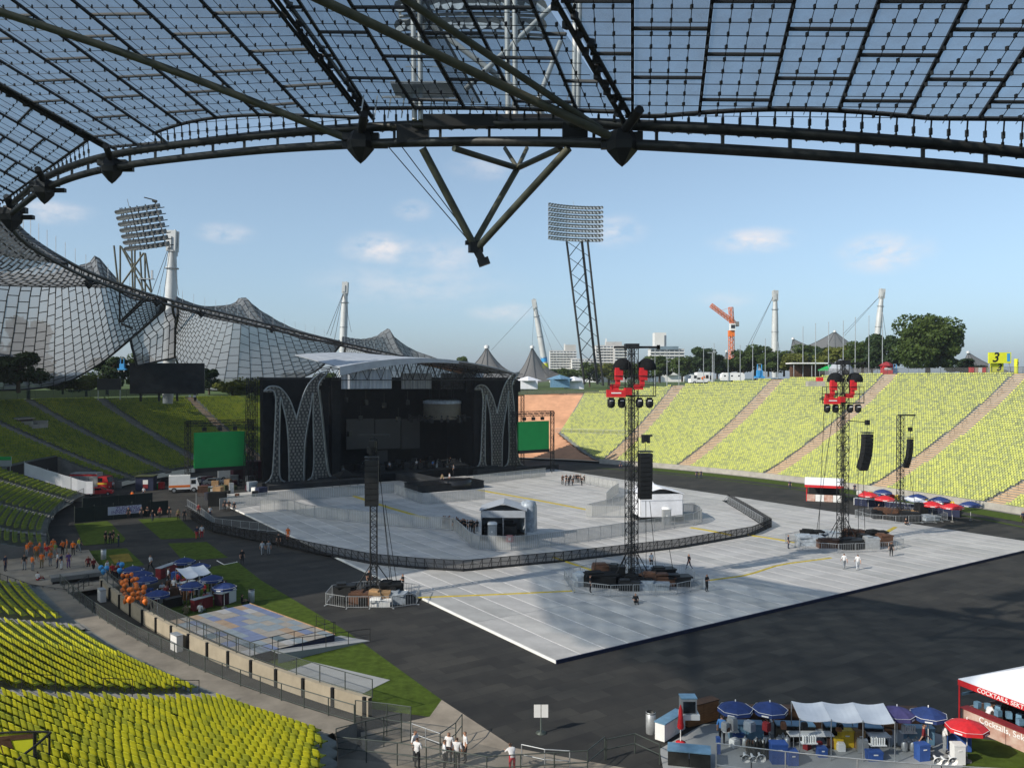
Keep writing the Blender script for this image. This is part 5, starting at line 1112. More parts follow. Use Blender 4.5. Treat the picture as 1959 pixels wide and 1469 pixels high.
# ------------------------------------------------------------------ parasols, canopies, bars
def parasol(label, px, py, z=2.35, r=1.0, m='blue_canvas', ground=.02, strip='white_plastic', group=None):
    c = G(px, py, z); T = thing('parasol', label, 'parasol', (c.x, c.y, ground), random.random(), group=group); h = z-ground
    MB().lathe([(.25,0),(.25,.08),(.05,.1),(.03,.3)], 10).build('base', 'concrete_dark', T); MB().tube((0,0,.1), (0,0,h+.1), .025, 6).build('pole', 'white_plastic', T)
    mb = MB(); n = 8; dk = max(1, r*.95); prf = [(0,h+.06),(r*.35,h-.04*dk),(r*.7,h-.17*dk),(r,h-.34*dk)]
    for k in range(n):
        a0, a1 = 2*PI*k/n, 2*PI*(k+1)/n
        for (r0, z0), (r1, z1) in zip(prf, prf[1:]): mb.add([(r0*math.cos(a0), r0*math.sin(a0), z0), (r1*math.cos(a0), r1*math.sin(a0), z1), (r1*math.cos(a1), r1*math.sin(a1), z1), (r0*math.cos(a1), r0*math.sin(a1), z0)], [(0,1,2,3)])
    cp = mb.build('canopy', m, T); mb = MB(); st_ = MB()
    for k in range(n):
        a0, a1 = 2*PI*k/n, 2*PI*(k+1)/n; p0 = Vector((r*math.cos(a0), r*math.sin(a0), h-.335*dk)); p1 = Vector((r*math.cos(a1), r*math.sin(a1), h-.335*dk)); dn = Vector((0,0,-.2))
        mb.add([p0, p1, p1*1.02+dn-p1.z*Vector((0,0,.02)), p0*1.02+dn-p0.z*Vector((0,0,.02))], [(0,1,2,3)])
        st_.tube(p0*1.005, p1*1.005, .012, 3)
        if k % 2 == 0: q0, q1 = p0.lerp(p1, .25), p0.lerp(p1, .75); st_.add([q0*1.022+dn*.45-Vector((0,0,q0.z*.022)), q1*1.022+dn*.45-Vector((0,0,q0.z*.022)), q1*1.026+dn*.85-Vector((0,0,q0.z*.026)), q0*1.026+dn*.85-Vector((0,0,q0.z*.026))], [(0,1,2,3)])
    mb.build('valance', m, cp); st_.build('valance_print', strip, cp, kind='stuff')
    MB().lathe([(.0,h+.18),(.03,h+.16),(.03,h+.05)], 6).build('finial', 'white_plastic', T)
    return T
def canopy(label, px, z, m='white_sheet', waves=3, sag=.10):
    pts = [G(x, y, z) for x, y in px]; o = Vector((pts[3].x, pts[3].y, 0)); T = thing('awning', label, 'awning', o); n = waves*6; mb = MB(); up = [p-o for p in pts]
    for i in range(n):
        k0, k1 = i/n, (i+1)/n; s0, s1 = [abs(math.sin(PI*waves*k)) for k in (k0, k1)]
        mb.slab([up[3].lerp(up[2], k0)-Vector((0,0,s0*sag+.12)), up[3].lerp(up[2], k1)-Vector((0,0,s1*sag+.12)), up[0].lerp(up[1], k1)-Vector((0,0,s1*sag*1.2)), up[0].lerp(up[1], k0)-Vector((0,0,s0*sag*1.2))], .03)
    mb.build('sheet', m, T)
    for i in range(waves+1):
        for e0, e1 in ((up[3], up[2]), (up[0], up[1])): p = e0.lerp(e1, i/waves); MB().tube((p.x, p.y, 0), (p.x, p.y, p.z-.02), .03, 5).build('pole', 'galv', T)
parasol('open blue parasol at the left end of the bottom bar', 1407, 1343); parasol('second open blue parasol left of the white awning', 1473, 1344); parasol('purplish parasol right of the white awning', 1716, 1352, m='purple_canvas', r=.98); parasol('rightmost blue parasol behind the red one', 1776, 1354)
parasol('open red parasol in front of the cocktail stall', 1850, 1377, 2.3, 1.08, 'red'); parasol('far red parasol at the left end of the far bar', 1661, 941, 2.7, 1.55, 'red'); parasol('second far red parasol from the left', 1693, 948, 2.7, 1.55, 'red')
parasol('far red parasol beside the far white awning', 1783, 959, 2.7, 1.55, 'red'); parasol('rightmost far red parasol', 1822, 963, 2.7, 1.55, 'red'); parasol('dark blue parasol behind the first far red ones', 1689, 936, 2.8, 1.5); parasol('dark blue parasol behind the far white awning', 1756, 945, 2.8, 1.5); parasol('dark blue parasol between the far red ones', 1798, 950, 2.8, 1.5); parasol('last dark blue parasol of the far bar', 1857, 959, 2.8, 1.5)
for lab, x, y in (('blue parasol above the orange balloons at the back',254,1083),('blue parasol in the middle of the three stacked ones',271,1092),('lower blue parasol touching the orange balloons',279,1102),('blue parasol right of the orange balloons',301,1129),('farthest blue parasol of the left bar on asphalt',353,1067),('blue parasol half hidden behind the left white awning',382,1077),('blue parasol right of the left white awning',405,1100),('blue parasol in front of the left white awning',366,1113),('blue parasol nearest the platform',429,1115)): parasol(lab, x, y, 2.3, 1.08)
canopy('wavy white awning over the middle of the bottom bar', [(1514,1341),(1690,1345),(1712,1379),(1530,1372)], 2.35); canopy('flat white awning over the left bar', [(336,1087),(389,1080),(403,1093),(357,1105)], 2.4, waves=2); canopy('far white awning over the right hand bar', [(1722,950),(1752,951),(1784,961),(1742,958)], 2.5, waves=2)
# closed red parasol
c = G(1302, 1421); T = thing('parasol', 'closed red parasol on a red foot at the left of the bar', 'parasol', c); MB().lathe([(.28,0),(.28,.08),(.08,.12),(.0,.14)], 12).build('base', 'red', T); MB().tube((0,0,.1), (0,0,2.2), .03, 6).build('pole', 'white_plastic', T); MB().lathe([(.16,.85),(.2,.95),(.14,1.4),(.12,1.9),(.03,2.2),(0,2.25)], 9).build('folded_canopy', 'red', T)
# bottom bar furniture
deck = [G(x, y, .06) for x, y in ((1262,1432),(1345,1384),(1560,1388),(1760,1392),(1850,1420),(1840,1475),(1270,1475))]; MB().prism([(p.x, p.y) for p in deck][::-1], .0, .06).build('bar_deck', 'grey_mat', kind='structure')
def counter(label, pxa, pxb, h, w, m, top='sheet_blue', z=.06, panel=None):
    a_, b_ = G(*pxa, z), G(*pxb, z); d_ = b_-a_; L_ = d_.length; T = thing('bar_counter', label, 'counter', a_, math.atan2(d_.y, d_.x)); n = max(1, round(L_/1.2))
    for i in range(n): MB().box(((i+.5)*L_/n, w/2, h/2), (L_/n*.97, w*.9, h*.98)).build('panel', panel[i % len(panel)] if panel else m, T)
    MB().box((L_/2, w/2, h+.03), (L_*1.01, w*1.05, .06)).build('worktop', top, T); MB().box((L_/2, w/2, .04), (L_*.98, w*.8, .08)).build('plinth', 'steel_black', T)
    return T
mat('dark_wood', (.07,.035,.018), .7, scale=2, var=.4)
counter('long dark wooden rear counter of the bottom bar', (1392,1392), (1760,1396), 1.15, .6, 'dark_wood', 'dark_wood'); counter('angled wooden counter corner left of the blue parasols', (1318,1392), (1376,1376), 1.2, .7, 'wood', 'dark_wood')
counter('blue sided sink counter under the blue parasols', (1396,1416), (1462,1418), .9, .7, 'sheet_blue', 'sheet_blue'); counter('steel topped work table under the white awning', (1486,1418), (1560,1420), .9, .7, 'steel_dark', 'sheet_blue'); counter('grey fridge cabinets under the white awning', (1580,1420), (1690,1424), .9, .7, 'steel_dark', 'sheet_blue', panel=['steel_dark','galv','steel_black'])
counter('white fronted side counter with steel top at the far left of the bar', (1272,1420), (1312,1394), 1.0, .7, 'white_plastic', 'sheet_blue'); counter('dark steel counter at the very bottom with shiny lids', (1277,1464), (1360,1472), .8, 1.0, 'steel_dark', 'sheet_blue'); counter('blue sink counter at the right end of the bar', (1735,1424), (1790,1426), .9, .6, 'sheet_blue', 'sheet_blue')
def crate(label, px, py, sx, sy, sz, m, z=.06, rz=0., lid=None, cat='crate', name='crate'):
    T = thing(name, label, cat, G(px, py, z), rz); MB().box((0,0,sz/2), (sx,sy,sz)).build('body', m, T); MB().box((0,0,sz-.06), (sx*1.06,sy*1.06,.1)).build('rim', m, T)
    if lid: MB().box((0,0,sz+.02), (sx*.9,sy*.9,.06)).build('lid', lid, T)
    else: MB().box((0,-sy*.53,sz*.7), (sx*.3,.02,.06)).build('handle', 'white_plastic', T)
crate('blue plastic crate in front of the sink counter', 1414, 1420, .6, .45, .5, 'blue_box'); crate('left stack of blue plastic boxes behind the fence', 1489, 1457, .85, .6, 1.1, 'blue_box'); crate('right stack of blue plastic boxes behind the fence', 1515, 1460, .55, .6, .75, 'blue_box'); crate('blue crate below the awning near the fence', 1572, 1445, .5, .45, .5, 'blue_box'); crate('blue crate between white table and fence', 1672, 1452, .8, .5, .5, 'blue_box')
crate('big blue ice chest with pale lid beside the man in white', 1831, 1430, 1.2, .9, 1.0, 'blue_box', lid='tarp_silver', rz=-.15, name='ice_chest', cat='chest'); crate('tilted blue box in front of the man in red', 1764, 1452, .65, .5, .9, 'blue_box', rz=.2); crate('white fridge box below the big blue ice chest', 1832, 1459, .6, .5, 1.1, 'white_plastic', name='fridge', cat='fridge'); crate('blue crate with pale label at the man in blue', 1374, 1440, .2, .3, .9, 'blue_box')
crate('yellow crate stack under the white awning', 1618, 1426, .75, .5, .95, 'yellow'); crate('second yellow crate stack under the awning', 1602, 1430, .5, .45, .6, 'yellow'); crate('tan paper box beside the yellow crates', 1643, 1428, .55, .5, 1.0, 'plywood')
T = thing('display_oven', 'glass topped silver pretzel oven on the bar corner', 'oven', G(1318, 1372, 1.2)); MB().box((0,0,.15), (1.1,.8,.3)).build('base', 'white_plastic', T); MB().box((-.05,.05,.75), (.9,.7,.9)).build('case', 'galv', T); MB().box((-.05,-.32,.72), (.7,.03,.66)).build('glass', 'glass_dark', T); MB().box((-.05,.05,1.22), (.95,.75,.06)).build('top', 'sheet_blue', T)
for lab, x0, x1, yy in (('white folding table with cups under the awning', 1508, 1592, 1428), ('white folding table by the yellow crates', 1660, 1700, 1430)):
    a_, b_ = G(x0, yy, 0), G(x1, yy, 0); T = thing('folding_table', lab, 'table', (a_+b_)/2); w_ = (b_-a_).length; MB().box((0,0,.75), (w_,.7,.06)).build('tabletop', 'white_plastic', T)
    for x in (-1,1):
        for y in (-1,1): MB().tube((x*w_*.42,y*.3,0), (x*w_*.42,y*.3,.74), .025, 5).build('leg', 'galv', T)
cm = MB().lathe([(.045,0),(.05,.36),(.045,.38),(0,.38)], 8).mesh('cup_stack', 'white_plastic')
for lab, x, y, zz, nn in (('white cup stacks at the man in blue', 1398, 1398, .95, 7), ('white cup stacks on the folding table', 1548, 1420, .8, 12), ('white cup stacks standing at the right end of the bar', 1738, 1400, .9, 8), ('white cup stacks on the second folding table', 1680, 1424, .8, 9)):
    T = thing('cup_rack', lab, 'cups', G(x, y, zz))
    for k in range(nn): o_ = link('cup_stack', cm, T, loc=((k % 6)*.13-.3, (k//6)*.14, 0)); 
    MB().box((0,.05,-.02), (.9,.35,.04)).build('tray', 'white_plastic', T)
km = MB().lathe([(.0,0),(.17,.02),(.18,.1),(.17,.5),(.1,.58),(0,.58)], 10).tube((0,0,.58), (0,0,.68), .05, 6).mesh('keg', 'galv')
for i, (x, y) in enumerate(((1490,1428),(1498,1424),(1506,1429),(1738,1432),(1746,1436),(1730,1436),(1753,1431),(1447,1432),(1425,1430),(1462,1433))): tag(link('beer_keg', km, loc=G(x, y, .06)), 'small steel beer keg standing on the floor of the bottom bar', 'keg', 'kegs of the bottom bar')
for x in (1432,1437,1443,1449,1455,1462,1469,1476): T = tag(link('gas_bottle', MB().lathe([(.1,0),(.12,.05),(.12,.8),(.05,.95),(.05,1.1),(0,1.1)], 8).mesh('gas_bottle', 'steel_dark'), loc=G(x, 1452+random.randint(-3,3), .06)), 'dark gas bottle in the row behind the horn loudspeakers', 'bottle', 'gas bottles behind the fence')
def horns(label, px, py):
    T = thing('horn_loudspeaker', label, 'loudspeaker', P(px, py, 43.2))
    for x, s_ in ((-.38,1.1),(0,.85),(.4,1.15)):
        o_ = MB().lathe([(.22*s_,-.16),(.225*s_,-.12),(.13*s_,.0),(.06,.16),(.06,.3),(0,.3)], 14).lathe([(.0,.02),(.07,-.02),(.08,-.08),(0,-.1)], 8).build('horn', 'white_plastic', T); o_.location = (x, 0, .02 if x else -.02); o_.rotation_euler = (-PI/2+.25, 0, 0)
        MB().lathe([(.0,-.02),(.10*s_,.0),(.05,.1)], 12).build('throat', 'steel_dark', o_)
    MB().box((0,.25,-.05), (1.2,.06,.06)).tube((0,.25,-.05), (0,.25,-.8), .03, 5).build('bracket', 'steel_dark', T)
horns('left trio of white horn loudspeakers on the wire fence', 1440, 1448); horns('right trio of white horn loudspeakers on the wire fence', 1806, 1453)
# cocktail stall
A = G(1833, 1299, 2.75); e1 = (G(1959, 1347, 2.75)-A).normalized(); e2 = Vector((-e1.y, e1.x, 0)); S_ = thing('cocktail_stall', 'red and white cocktail stall with lettering cut by the right edge', 'stall', (A.x, A.y, 0), math.atan2(e1.y, e1.x))
L_ = 7.2; D_ = 6.0
mb = MB(); mb.slab([(0,0,2.75),(L_,0,2.75),(L_/2,D_/2,4.4)], .04).slab([(0,D_,2.75),(0,0,2.75),(L_/2,D_/2,4.4)], .04).slab([(L_,0,2.75),(L_,D_,2.75),(L_/2,D_/2,4.4)], .04).slab([(L_,D_,2.75),(0,D_,2.75),(L_/2,D_/2,4.4)], .04); mb.build('roof', 'white_sheet', S_)
for p, q in (((0,0),(L_,0)),((0,0),(0,D_))):
    mb = MB().slab([(*p,2.42),(*q,2.42),(*q,2.76),(*p,2.76)], .03); mb.build('valance', 'red', S_)
text_mesh('COCKTAILS, SEKT & DRINKS', .36, 'valance_text', 'white_paint', S_, (1.3, -.045, 2.585), (PI/2, 0, 0), .004, .12, 'LEFT', .004)
for x, y in ((0.05,0.05),(L_-.05,.05),(.05,D_-.05),(L_-.05,D_-.05)): MB().tube((x,y,0), (x,y,2.75), .05, 6).build('post', 'red', S_)
mat('printed_panel', (.38,.17,.12), .6, scale=1.1, var=.0, c2=(.62,.50,.42)); 
for i in range(5):
    x0 = .3+i*1.38; MB().box((x0+.68, .12, .55), (1.34,.08,1.05)).build('front_panel', 'red' if i == 3 else 'printed_panel', S_)
text_mesh('Cocktails, Sekt', .5, 'counter_text', 'white_paint', S_, (1.35, .07, .82), (PI/2, 0, 0), .004, 0, 'LEFT', .004); MB().box((L_/2, .35, 1.1), (L_*.97,.65,.06)).build('counter_top', 'dark_red', S_)
mb = MB()
for k in range(5): an = PI/2+k*4*PI/5; an2 = PI/2+(k+2)*2*PI/5
st5 = [Vector((5.1+.34*r_*math.cos(PI/2+k*PI/5), .06, .5+.34*r_*math.sin(PI/2+k*PI/5))) for k, r_ in enumerate([1,.4]*5)]; MB().add(st5, [tuple(range(10))]).build('star', 'white_paint', S_)
MB().slab([(.05,.3,1.0),(.05,D_-.2,1.0),(.05,D_-.2,0),(.05,.3,0)], .05).build('side_panel', 'printed_panel', S_); MB().slab([(.05,.3,1.9),(.05,1.6,1.9),(.05,1.6,1.75),(.05,.3,1.75)], .05).build('shelf', 'sheet_blue', S_)
mb = MB()
for k in range(14): mb.box((.6+k*.45, .9+.3*(k % 3), 1.3), (.3,.3,.35), k)
mb.build('drink_stock', 'sheet_blue', S_, kind='stuff'); MB().box((L_/2, D_*.6, .9), (L_*.8,.6,1.8)).build('rear_shelf', 'steel_black', S_)
# left bar furniture
counter('dark red bar front with pale top, right side of the left bar', (372,1170), (408,1160), 1.0, .6, 'dark_red', 'tarp_silver', 0); counter('octagonal bar end with a white printed panel near the platform', (425,1160), (453,1150), 1.1, 1.0, 'dark_red', 'tarp_silver', 0, ['maroon','white_plastic']); counter('dark red bar front left of the left white awning', (308,1108), (340,1096), 1.1, .7, 'dark_red', 'tarp_silver', 0); counter('dark tables between the parasols of the left bar', (318,1165), (350,1158), .8, .7, 'steel_black', 'steel_black', 0); counter('white fronted table among the left parasols', (345,1135), (375,1128), .9, .6, 'blue_box', 'white_plastic', 0)
counter('rear fridge row below the left white awning', (340,1120), (395,1108), 1.2, .7, 'steel_dark', 'steel_dark', 0); counter('grey counter near the orange balloons', (300,1158), (322,1150), .9, .6, 'galv', 'steel_dark', 0)
crate('upright blue box under the left white awning', 338, 1120, .9, .6, 1.4, 'blue_box', 0); crate('blue crate right of the orange balloons', 279, 1152, 1.1, .6, 1.3, 'blue_box', 0); crate('yellow crate under the left white awning', 349, 1118, .8, .5, 1.5, 'yellow', 0); crate('black equipment case behind the left white awning', 337, 1090, 1.3, .8, 1.0, 'steel_black', 0, name='equipment_case', cat='case')
px_rail('dark mesh railing round the left bar', [(306,1095),(331,1120),(345,1140)], 1.1, 1.6, 'steel_dark', 'wire_mesh', 0)
bm_ = MB().lathe([(0,-.30),(.035,-.28),(.10,-.22),(.22,-.05),(.255,.08),(.22,.22),(.12,.31),(0,.335)], 12)
ob = [bm_.mesh('balloon', 'orange')]; bb = bm_.mesh('balloon', 'sky_blue'); rr = random.Random(11)
for k in range(60):
    x = 230+rr.random()*48; y = 1098+rr.random()*54
    if y > 1112+(x-228)*.95 and y > 1140: x += 8
    p = G(x, y, 1.0+rr.random()*1.5); o_ = tag(link('balloon', ob[0], loc=p), 'orange balloon in the bunch beside the blue parasols of the left bar', 'balloon', 'orange balloon bunch'); s_ = rr.uniform(.68,.95); o_.scale = (s_,)*3; o_.rotation_euler = (rr.uniform(-.6,.6), rr.uniform(-.6,.6), 0)
for x, y in ((193,1087),(198,1094),(204,1088),(233,1081),(229,1092)): tag(link('balloon', bb, loc=G(x, y, 2.0)), 'light blue balloon at the left end of the left bar', 'balloon', 'light blue balloons')
# far bar with striped front
counter('long far bar counter with dark and pale panelled front', (1634,966), (1836,990), 1.15, .8, 'navy', 'tarp_silver', .02, ['navy','navy','navy','navy'])
a_, b_ = G(1634,966), G(1836,990); d_ = b_-a_; T = thing('counter_trim', 'pale grid strips on the front of the far bar counter', 'trim', a_, math.atan2(d_.y, d_.x)); Lc = d_.length
for k in range(4): MB().box((Lc/2, -.06, .18+.3*k), (Lc, .03, .09)).build('strip', 'white_plastic', T)
for k in range(int(Lc/.8)+1): MB().box((k*.8, -.05, .6), (.08,.03,1.1)).build('strip', 'white_plastic', T)
for k in range(18): crate_c = ['white_plastic','red','yellow','galv','blue_box'][k % 5]; T = tag(link('bar_box', MB().box((0,0,.3), (.7,.5,.6)).box((0,0,.62), (.5,.4,.2)).mesh('bar_box', crate_c), loc=W(0,0)), 'small %s box on the far bar counter, number position %d' % (crate_c.split('_')[0], k), 'box', 'boxes on the far bar'); T.location = G(1645+k*10.5, 960+k*1.35, .0)+Vector((0,.3,1.18)); T.rotation_euler.z = k; T['label'] = 'small %s box on the counter of the far bar' % {'white_plastic':'white','red':'red','yellow':'yellow','galv':'grey','blue_box':'blue'}[crate_c]
# far red stall
A = G(1540, 930, 2.9); T = thing('drinks_stall', 'far red and white drinks stall at the edge of the field', 'stall', (A.x, A.y, 0), UANG-.05-.9)
A2 = G(1543, 958); T.location = A2
for x in (0, 5.6):
    for y in (0, 4.2): MB().tube((x,y,0), (x,y,2.8), .08, 6).build('post', 'red', T)
MB().slab([(-.3,-.3,2.8),(5.9,-.3,2.8),(5.9,2.1,3.8),(-.3,2.1,3.8)], .05).slab([(-.3,2.1,3.8),(5.9,2.1,3.8),(5.9,4.5,2.8),(-.3,4.5,2.8)], .05).build('roof', 'white_sheet', T); MB().slab([(-.3,-.32,2.4),(5.9,-.32,2.4),(5.9,-.32,2.82),(-.3,-.32,2.82)], .04).build('valance', 'red', T); MB().slab([(5.92,-.3,2.4),(5.92,4.5,2.4),(5.92,4.5,2.82),(5.92,-.3,2.82)], .04).build('valance', 'red', T)
for i, m_ in enumerate(('printed_panel','white_plastic','printed_panel','white_plastic')): MB().box((.7+1.4*i, 0, .6), (1.36,.08,1.15)).build('front_panel', m_, T)
MB().box((5.6, 2.1, .6), (.08,4,1.15)).build('side_panel', 'dark_red', T); MB().box((2.8,3.6,1.2), (5,.5,2.2)).build('rear_shelf', 'steel_black', T)
# ------------------------------------------------------------------ vehicles
def wheels(T, xs, y, r=.48):
    for x in xs:
        for s_ in (-1,1): w_ = MB(); w_.tube((x, s_*y-.13, r), (x, s_*y+.13, r), r, 14); q = w_.build('wheel', 'rubber', T); MB().tube((x, s_*(y+.135)-.02, r), (x, s_*(y+.135)+.02, r), r*.55, 10).build('rim', 'galv', q)
def truck(label, px, py, rz, L, w, h, body, cab, cabm, stripe=None, name='truck', cat='truck', z=0., pos=None):
    T = thing(name, label, cat, pos or G(px, py, z), rz)
    MB().box((-L*.14, 0, h/2+.45), (L*.70, w, h-.4)).build('box_body', body, T)
    mb = MB(); x0 = L*.22; x1 = L*.5; mb.add([(x0,-w/2,.5),(x1,-w/2,.5),(x1,w/2,.5),(x0,w/2,.5),(x0,-w/2,h*.86),(x1-.35,-w/2,h*.86),(x1-.35,w/2,h*.86),(x0,w/2,h*.86),(x1,-w/2,h*.5),(x1,w/2,h*.5)], [(0,3,2,1),(0,1,8,5,4),(1,2,9,8),(8,9,6,5),(2,3,7,6,9),(4,5,6,7),(0,4,7,3)]); c_ = mb.build('cab', cabm, T)
    MB().slab([(x1+.01,-w*.44,h*.52),(x1+.01,w*.44,h*.52),(x1-.31,w*.44,h*.82),(x1-.31,-w*.44,h*.82)], .02).build('windscreen', 'glass_dark', c_)
    for s_ in (-1,1): MB().box((x0+.5, s_*(w/2+.01), h*.67), (.8,.02,h*.26)).build('side_window', 'glass_dark', c_)
    if stripe:
        for s_ in (-1,1): MB().box((-L*.14, s_*(w/2+.012), h*.42), (L*.69,.02,h*.14)).build('stripe', stripe, T)
    MB().box((0,0,.5), (L*.96,w*.8,.25)).build('chassis', 'steel_black', T); wheels(T, (-L*.32, L*.33), w/2-.12)
    for s_ in (-1,1): MB().box((x1+.015, s_*w*.36, .75), (.04,.3,.2)).build('headlight', 'lamp_glass', T)
    MB().box((-L*.14,0,h+.28), (L*.6,w*.3,.15)).build('roof_rack', 'galv', T)
    return T
ft = truck('red fire engine with silver shutters beside the white tarpaulin', 176, 938, .05, 7.0, 2.5, 3.1, 'galv', 0, 'red', None, 'fire_engine', 'fire engine')
for k in range(3): MB().box((-2.6+1.7*k, -1.27, 1.8), (1.55,.03,1.9)).build('shutter', 'silver', ft)
MB().box((2.3,-1.27,1.4), (1.9,.03,.3)).build('reflective_band', 'yellow', ft); MB().box((-1,-1.28,3.0), (4.9,.04,.3)).build('top_band', 'red', ft)
truck('white ambulance with an orange stripe below the left green screen', 352, 941, .35, 5.2, 2.2, 2.9, 'white_paint', 0, 'white_paint', 'orange', 'ambulance', 'ambulance')
truck('white cab truck parked under the left green screen', 446, 919, .4, 6.0, 2.4, 3.1, 'white_paint', 0, 'white_paint', None, 'truck', 'truck'); T = thing('trailer', 'dark maroon semi trailer parked behind the left M tower', 'trailer', G(487, 920), .55); MB().box((0,0,2.4), (9,2.6,3.4)).build('box_body', 'maroon', T); MB().box((0,0,.6), (8.6,2,.3)).build('chassis', 'steel_black', T); wheels(T, (-3,-2,2.6), 1.15)
def car(label, px, py, rz, m, z=0., pos=None, s=1.):
    T = thing('parked_car', label, 'car', pos or G(px, py, z), rz); T.scale = (s,)*3; mb = MB(); prf = [(-2.1,.35),(-2.15,.8),(-1.9,.95),(-1.2,1.42),(.3,1.42),(1.0,.98),(1.95,.85),(2.1,.6),(2.1,.35)]; n = len(prf)
    mb.add([(x, -.82, z_) for x, z_ in prf]+[(x, .82, z_) for x, z_ in prf], [tuple(range(n))[::-1], tuple(range(n, 2*n))]+[(i, (i+1) % n, n+(i+1) % n, n+i) for i in range(n)]); mb.build('body', m, T)
    MB().slab([(.36,-.7,1.38),(.36,.7,1.38),(.98,.74,1.0),(.98,-.74,1.0)], -.02).build('windscreen', 'glass_dark', T)
    for s_ in (-1,1): MB().box((-.45, s_*.825, 1.18), (1.5,.02,.32)).build('side_window', 'glass_dark', T); MB().box((2.09, s_*.6, .68), (.04,.3,.14)).build('headlight', 'lamp_glass', T)
    wheels(T, (-1.35,1.35), .72, .32)
car('small red car in front of the fire engine', 192, 947, .3, 'red'); car('silver car left of the stage scaffold', 392, 925, .3, 'silver'); car('silver car beside the white cab truck', 410, 928, .35, 'galv'); car('dark car next to the ambulance', 330, 925, .2, 'black_gloss')
T = thing('ticket_cabin', 'small dark blue cabin with a window at the foot of the left stand', 'cabin', G(280, 937), .1); MB().box((0,0,1.3), (3.2,2.2,2.6)).build('wall', 'navy', T); MB().box((0,0,2.68), (3.5,2.6,.16)).build('roof', 'olive_cloth', T); MB().box((.2,-1.12,1.6), (.9,.04,.8)).build('window', 'white_plastic', T); MB().box((.2,-1.15,.8), (.9,.04,.7)).build('panel', 'dark_red', T)
for lab, x, y, m_ in (('green wheeled bin beside the dark blue cabin', 298, 935, 'green_screen'), ('red wheeled bin beside the green wheeled bin', 309, 935, 'red')): T = thing('wheeled_bin', lab, 'bin', G(x, y)); MB().box((0,0,.6), (.95,.8,1.1)).build('body', m_, T); MB().box((0,0,1.2), (1.0,.85,.12)).build('lid', 'white_plastic' if m_ != 'red' else 'red', T); MB().tube((-.3,.35,.1), (.3,.35,.1), .1, 8).build('axle', 'rubber', T)
# flight cases heaped left of the stage
rr = random.Random(21); cmsh = {m_: MB().box((0,0,.5), (1.2,.8,.95)).box((0,0,1.0), (1.22,.82,.06)).box((-.61,0,.55), (.03,.3,.2)).mesh('flight_case', m_) for m_ in ('steel_black','brown','galv','olive_cloth','tarp_clear','plywood','navy','white_plastic','maroon')}
for k in range(44):
    x = 385+rr.random()*125; y = 922+rr.random()*36+(x-385)*-.05; m_ = rr.choice(list(cmsh)); o_ = tag(link('flight_case', cmsh[m_], loc=G(x, y, 0), rz=rr.random()*3), '%s equipment case in the heap left of the stage' % dict(steel_black='black', brown='brown', galv='steel grey', olive_cloth='olive', tarp_clear='pale blue grey', plywood='plywood', navy='navy', white_plastic='white', maroon='maroon')[m_], 'case', 'equipment heap left of the stage'); s_ = rr.uniform(.7,1.5); o_.scale = (s_, s_*rr.uniform(.7,1.2), s_*rr.uniform(.8,1.5))
T = thing('equipment_container', 'black mesh container by the left arena entrance', 'container', G(402, 967), .1); MB().box((1.2,0,1.1), (2.6,1.8,2.2)).build('box', 'black_cloth', T); MB().box((-1.1,-.8,1.1), (1.8,.06,2.2)).build('gate', 'net_grey', T); MB().tube((-2,-.8,0), (-2,-.8,2.2), .05, 5).build('gate_post', 'galv', T)
T = thing('boundary_rod', 'thin white bent rod lying on the asphalt edge of the lawn', 'rod', G(415, 1072, .03)); o = G(415, 1072, .03); MB().path([G(415,1072,.03)-o, G(429,1080,.03)-o, G(453,1075,.03)-o], .05, 5).build('rod', 'white_plastic', T); MB().lathe([(.0,-.08),(.1,0),(0,.1)], 8, G(453,1075,.05)-o).build('knob', 'white_plastic', T)

# clutter on and around the bottom bar
rr = random.Random(31); small = {n_: MB().box((0,0,.11), (.34,.26,.22)).box((0,0,.24), (.30,.22,.05)).mesh('bottle_crate', m_) for n_, m_ in dict(brown='brown', grey='galv', wooden='wood', black='steel_black', white='white_plastic', red='dark_red', pale='tarp_clear').items()}
for k in range(34):
    n_ = list(small)[k % 7]; x = 1385+rr.random()*410; lo_ = rr.random() < .5; y = (1392 if lo_ else 1424)+rr.random()*14
    o_ = tag(link('bottle_crate', small[n_], loc=G(x, y, 1.22 if lo_ and x < 1760 and y < 1398 else .07), rz=rr.random()*3), 'small %s bottle crate among the clutter of the bottom bar' % n_, 'crate', 'clutter of the bottom bar'); s_ = rr.uniform(.8,1.7); o_.scale = (s_, s_, s_*rr.uniform(.8,1.8))
for k in range(22):
    n_ = list(small)[k % 7]; x = 300+rr.random()*140; y = 1112+rr.random()*42
    o_ = tag(link('bottle_crate', small[n_], loc=G(x, y, .03), rz=rr.random()*3), 'small %s crate among the clutter of the left bar' % n_, 'crate', 'clutter of the left bar'); s_ = rr.uniform(1.2,2.4); o_.scale = (s_, s_, s_*rr.uniform(.8,1.8))
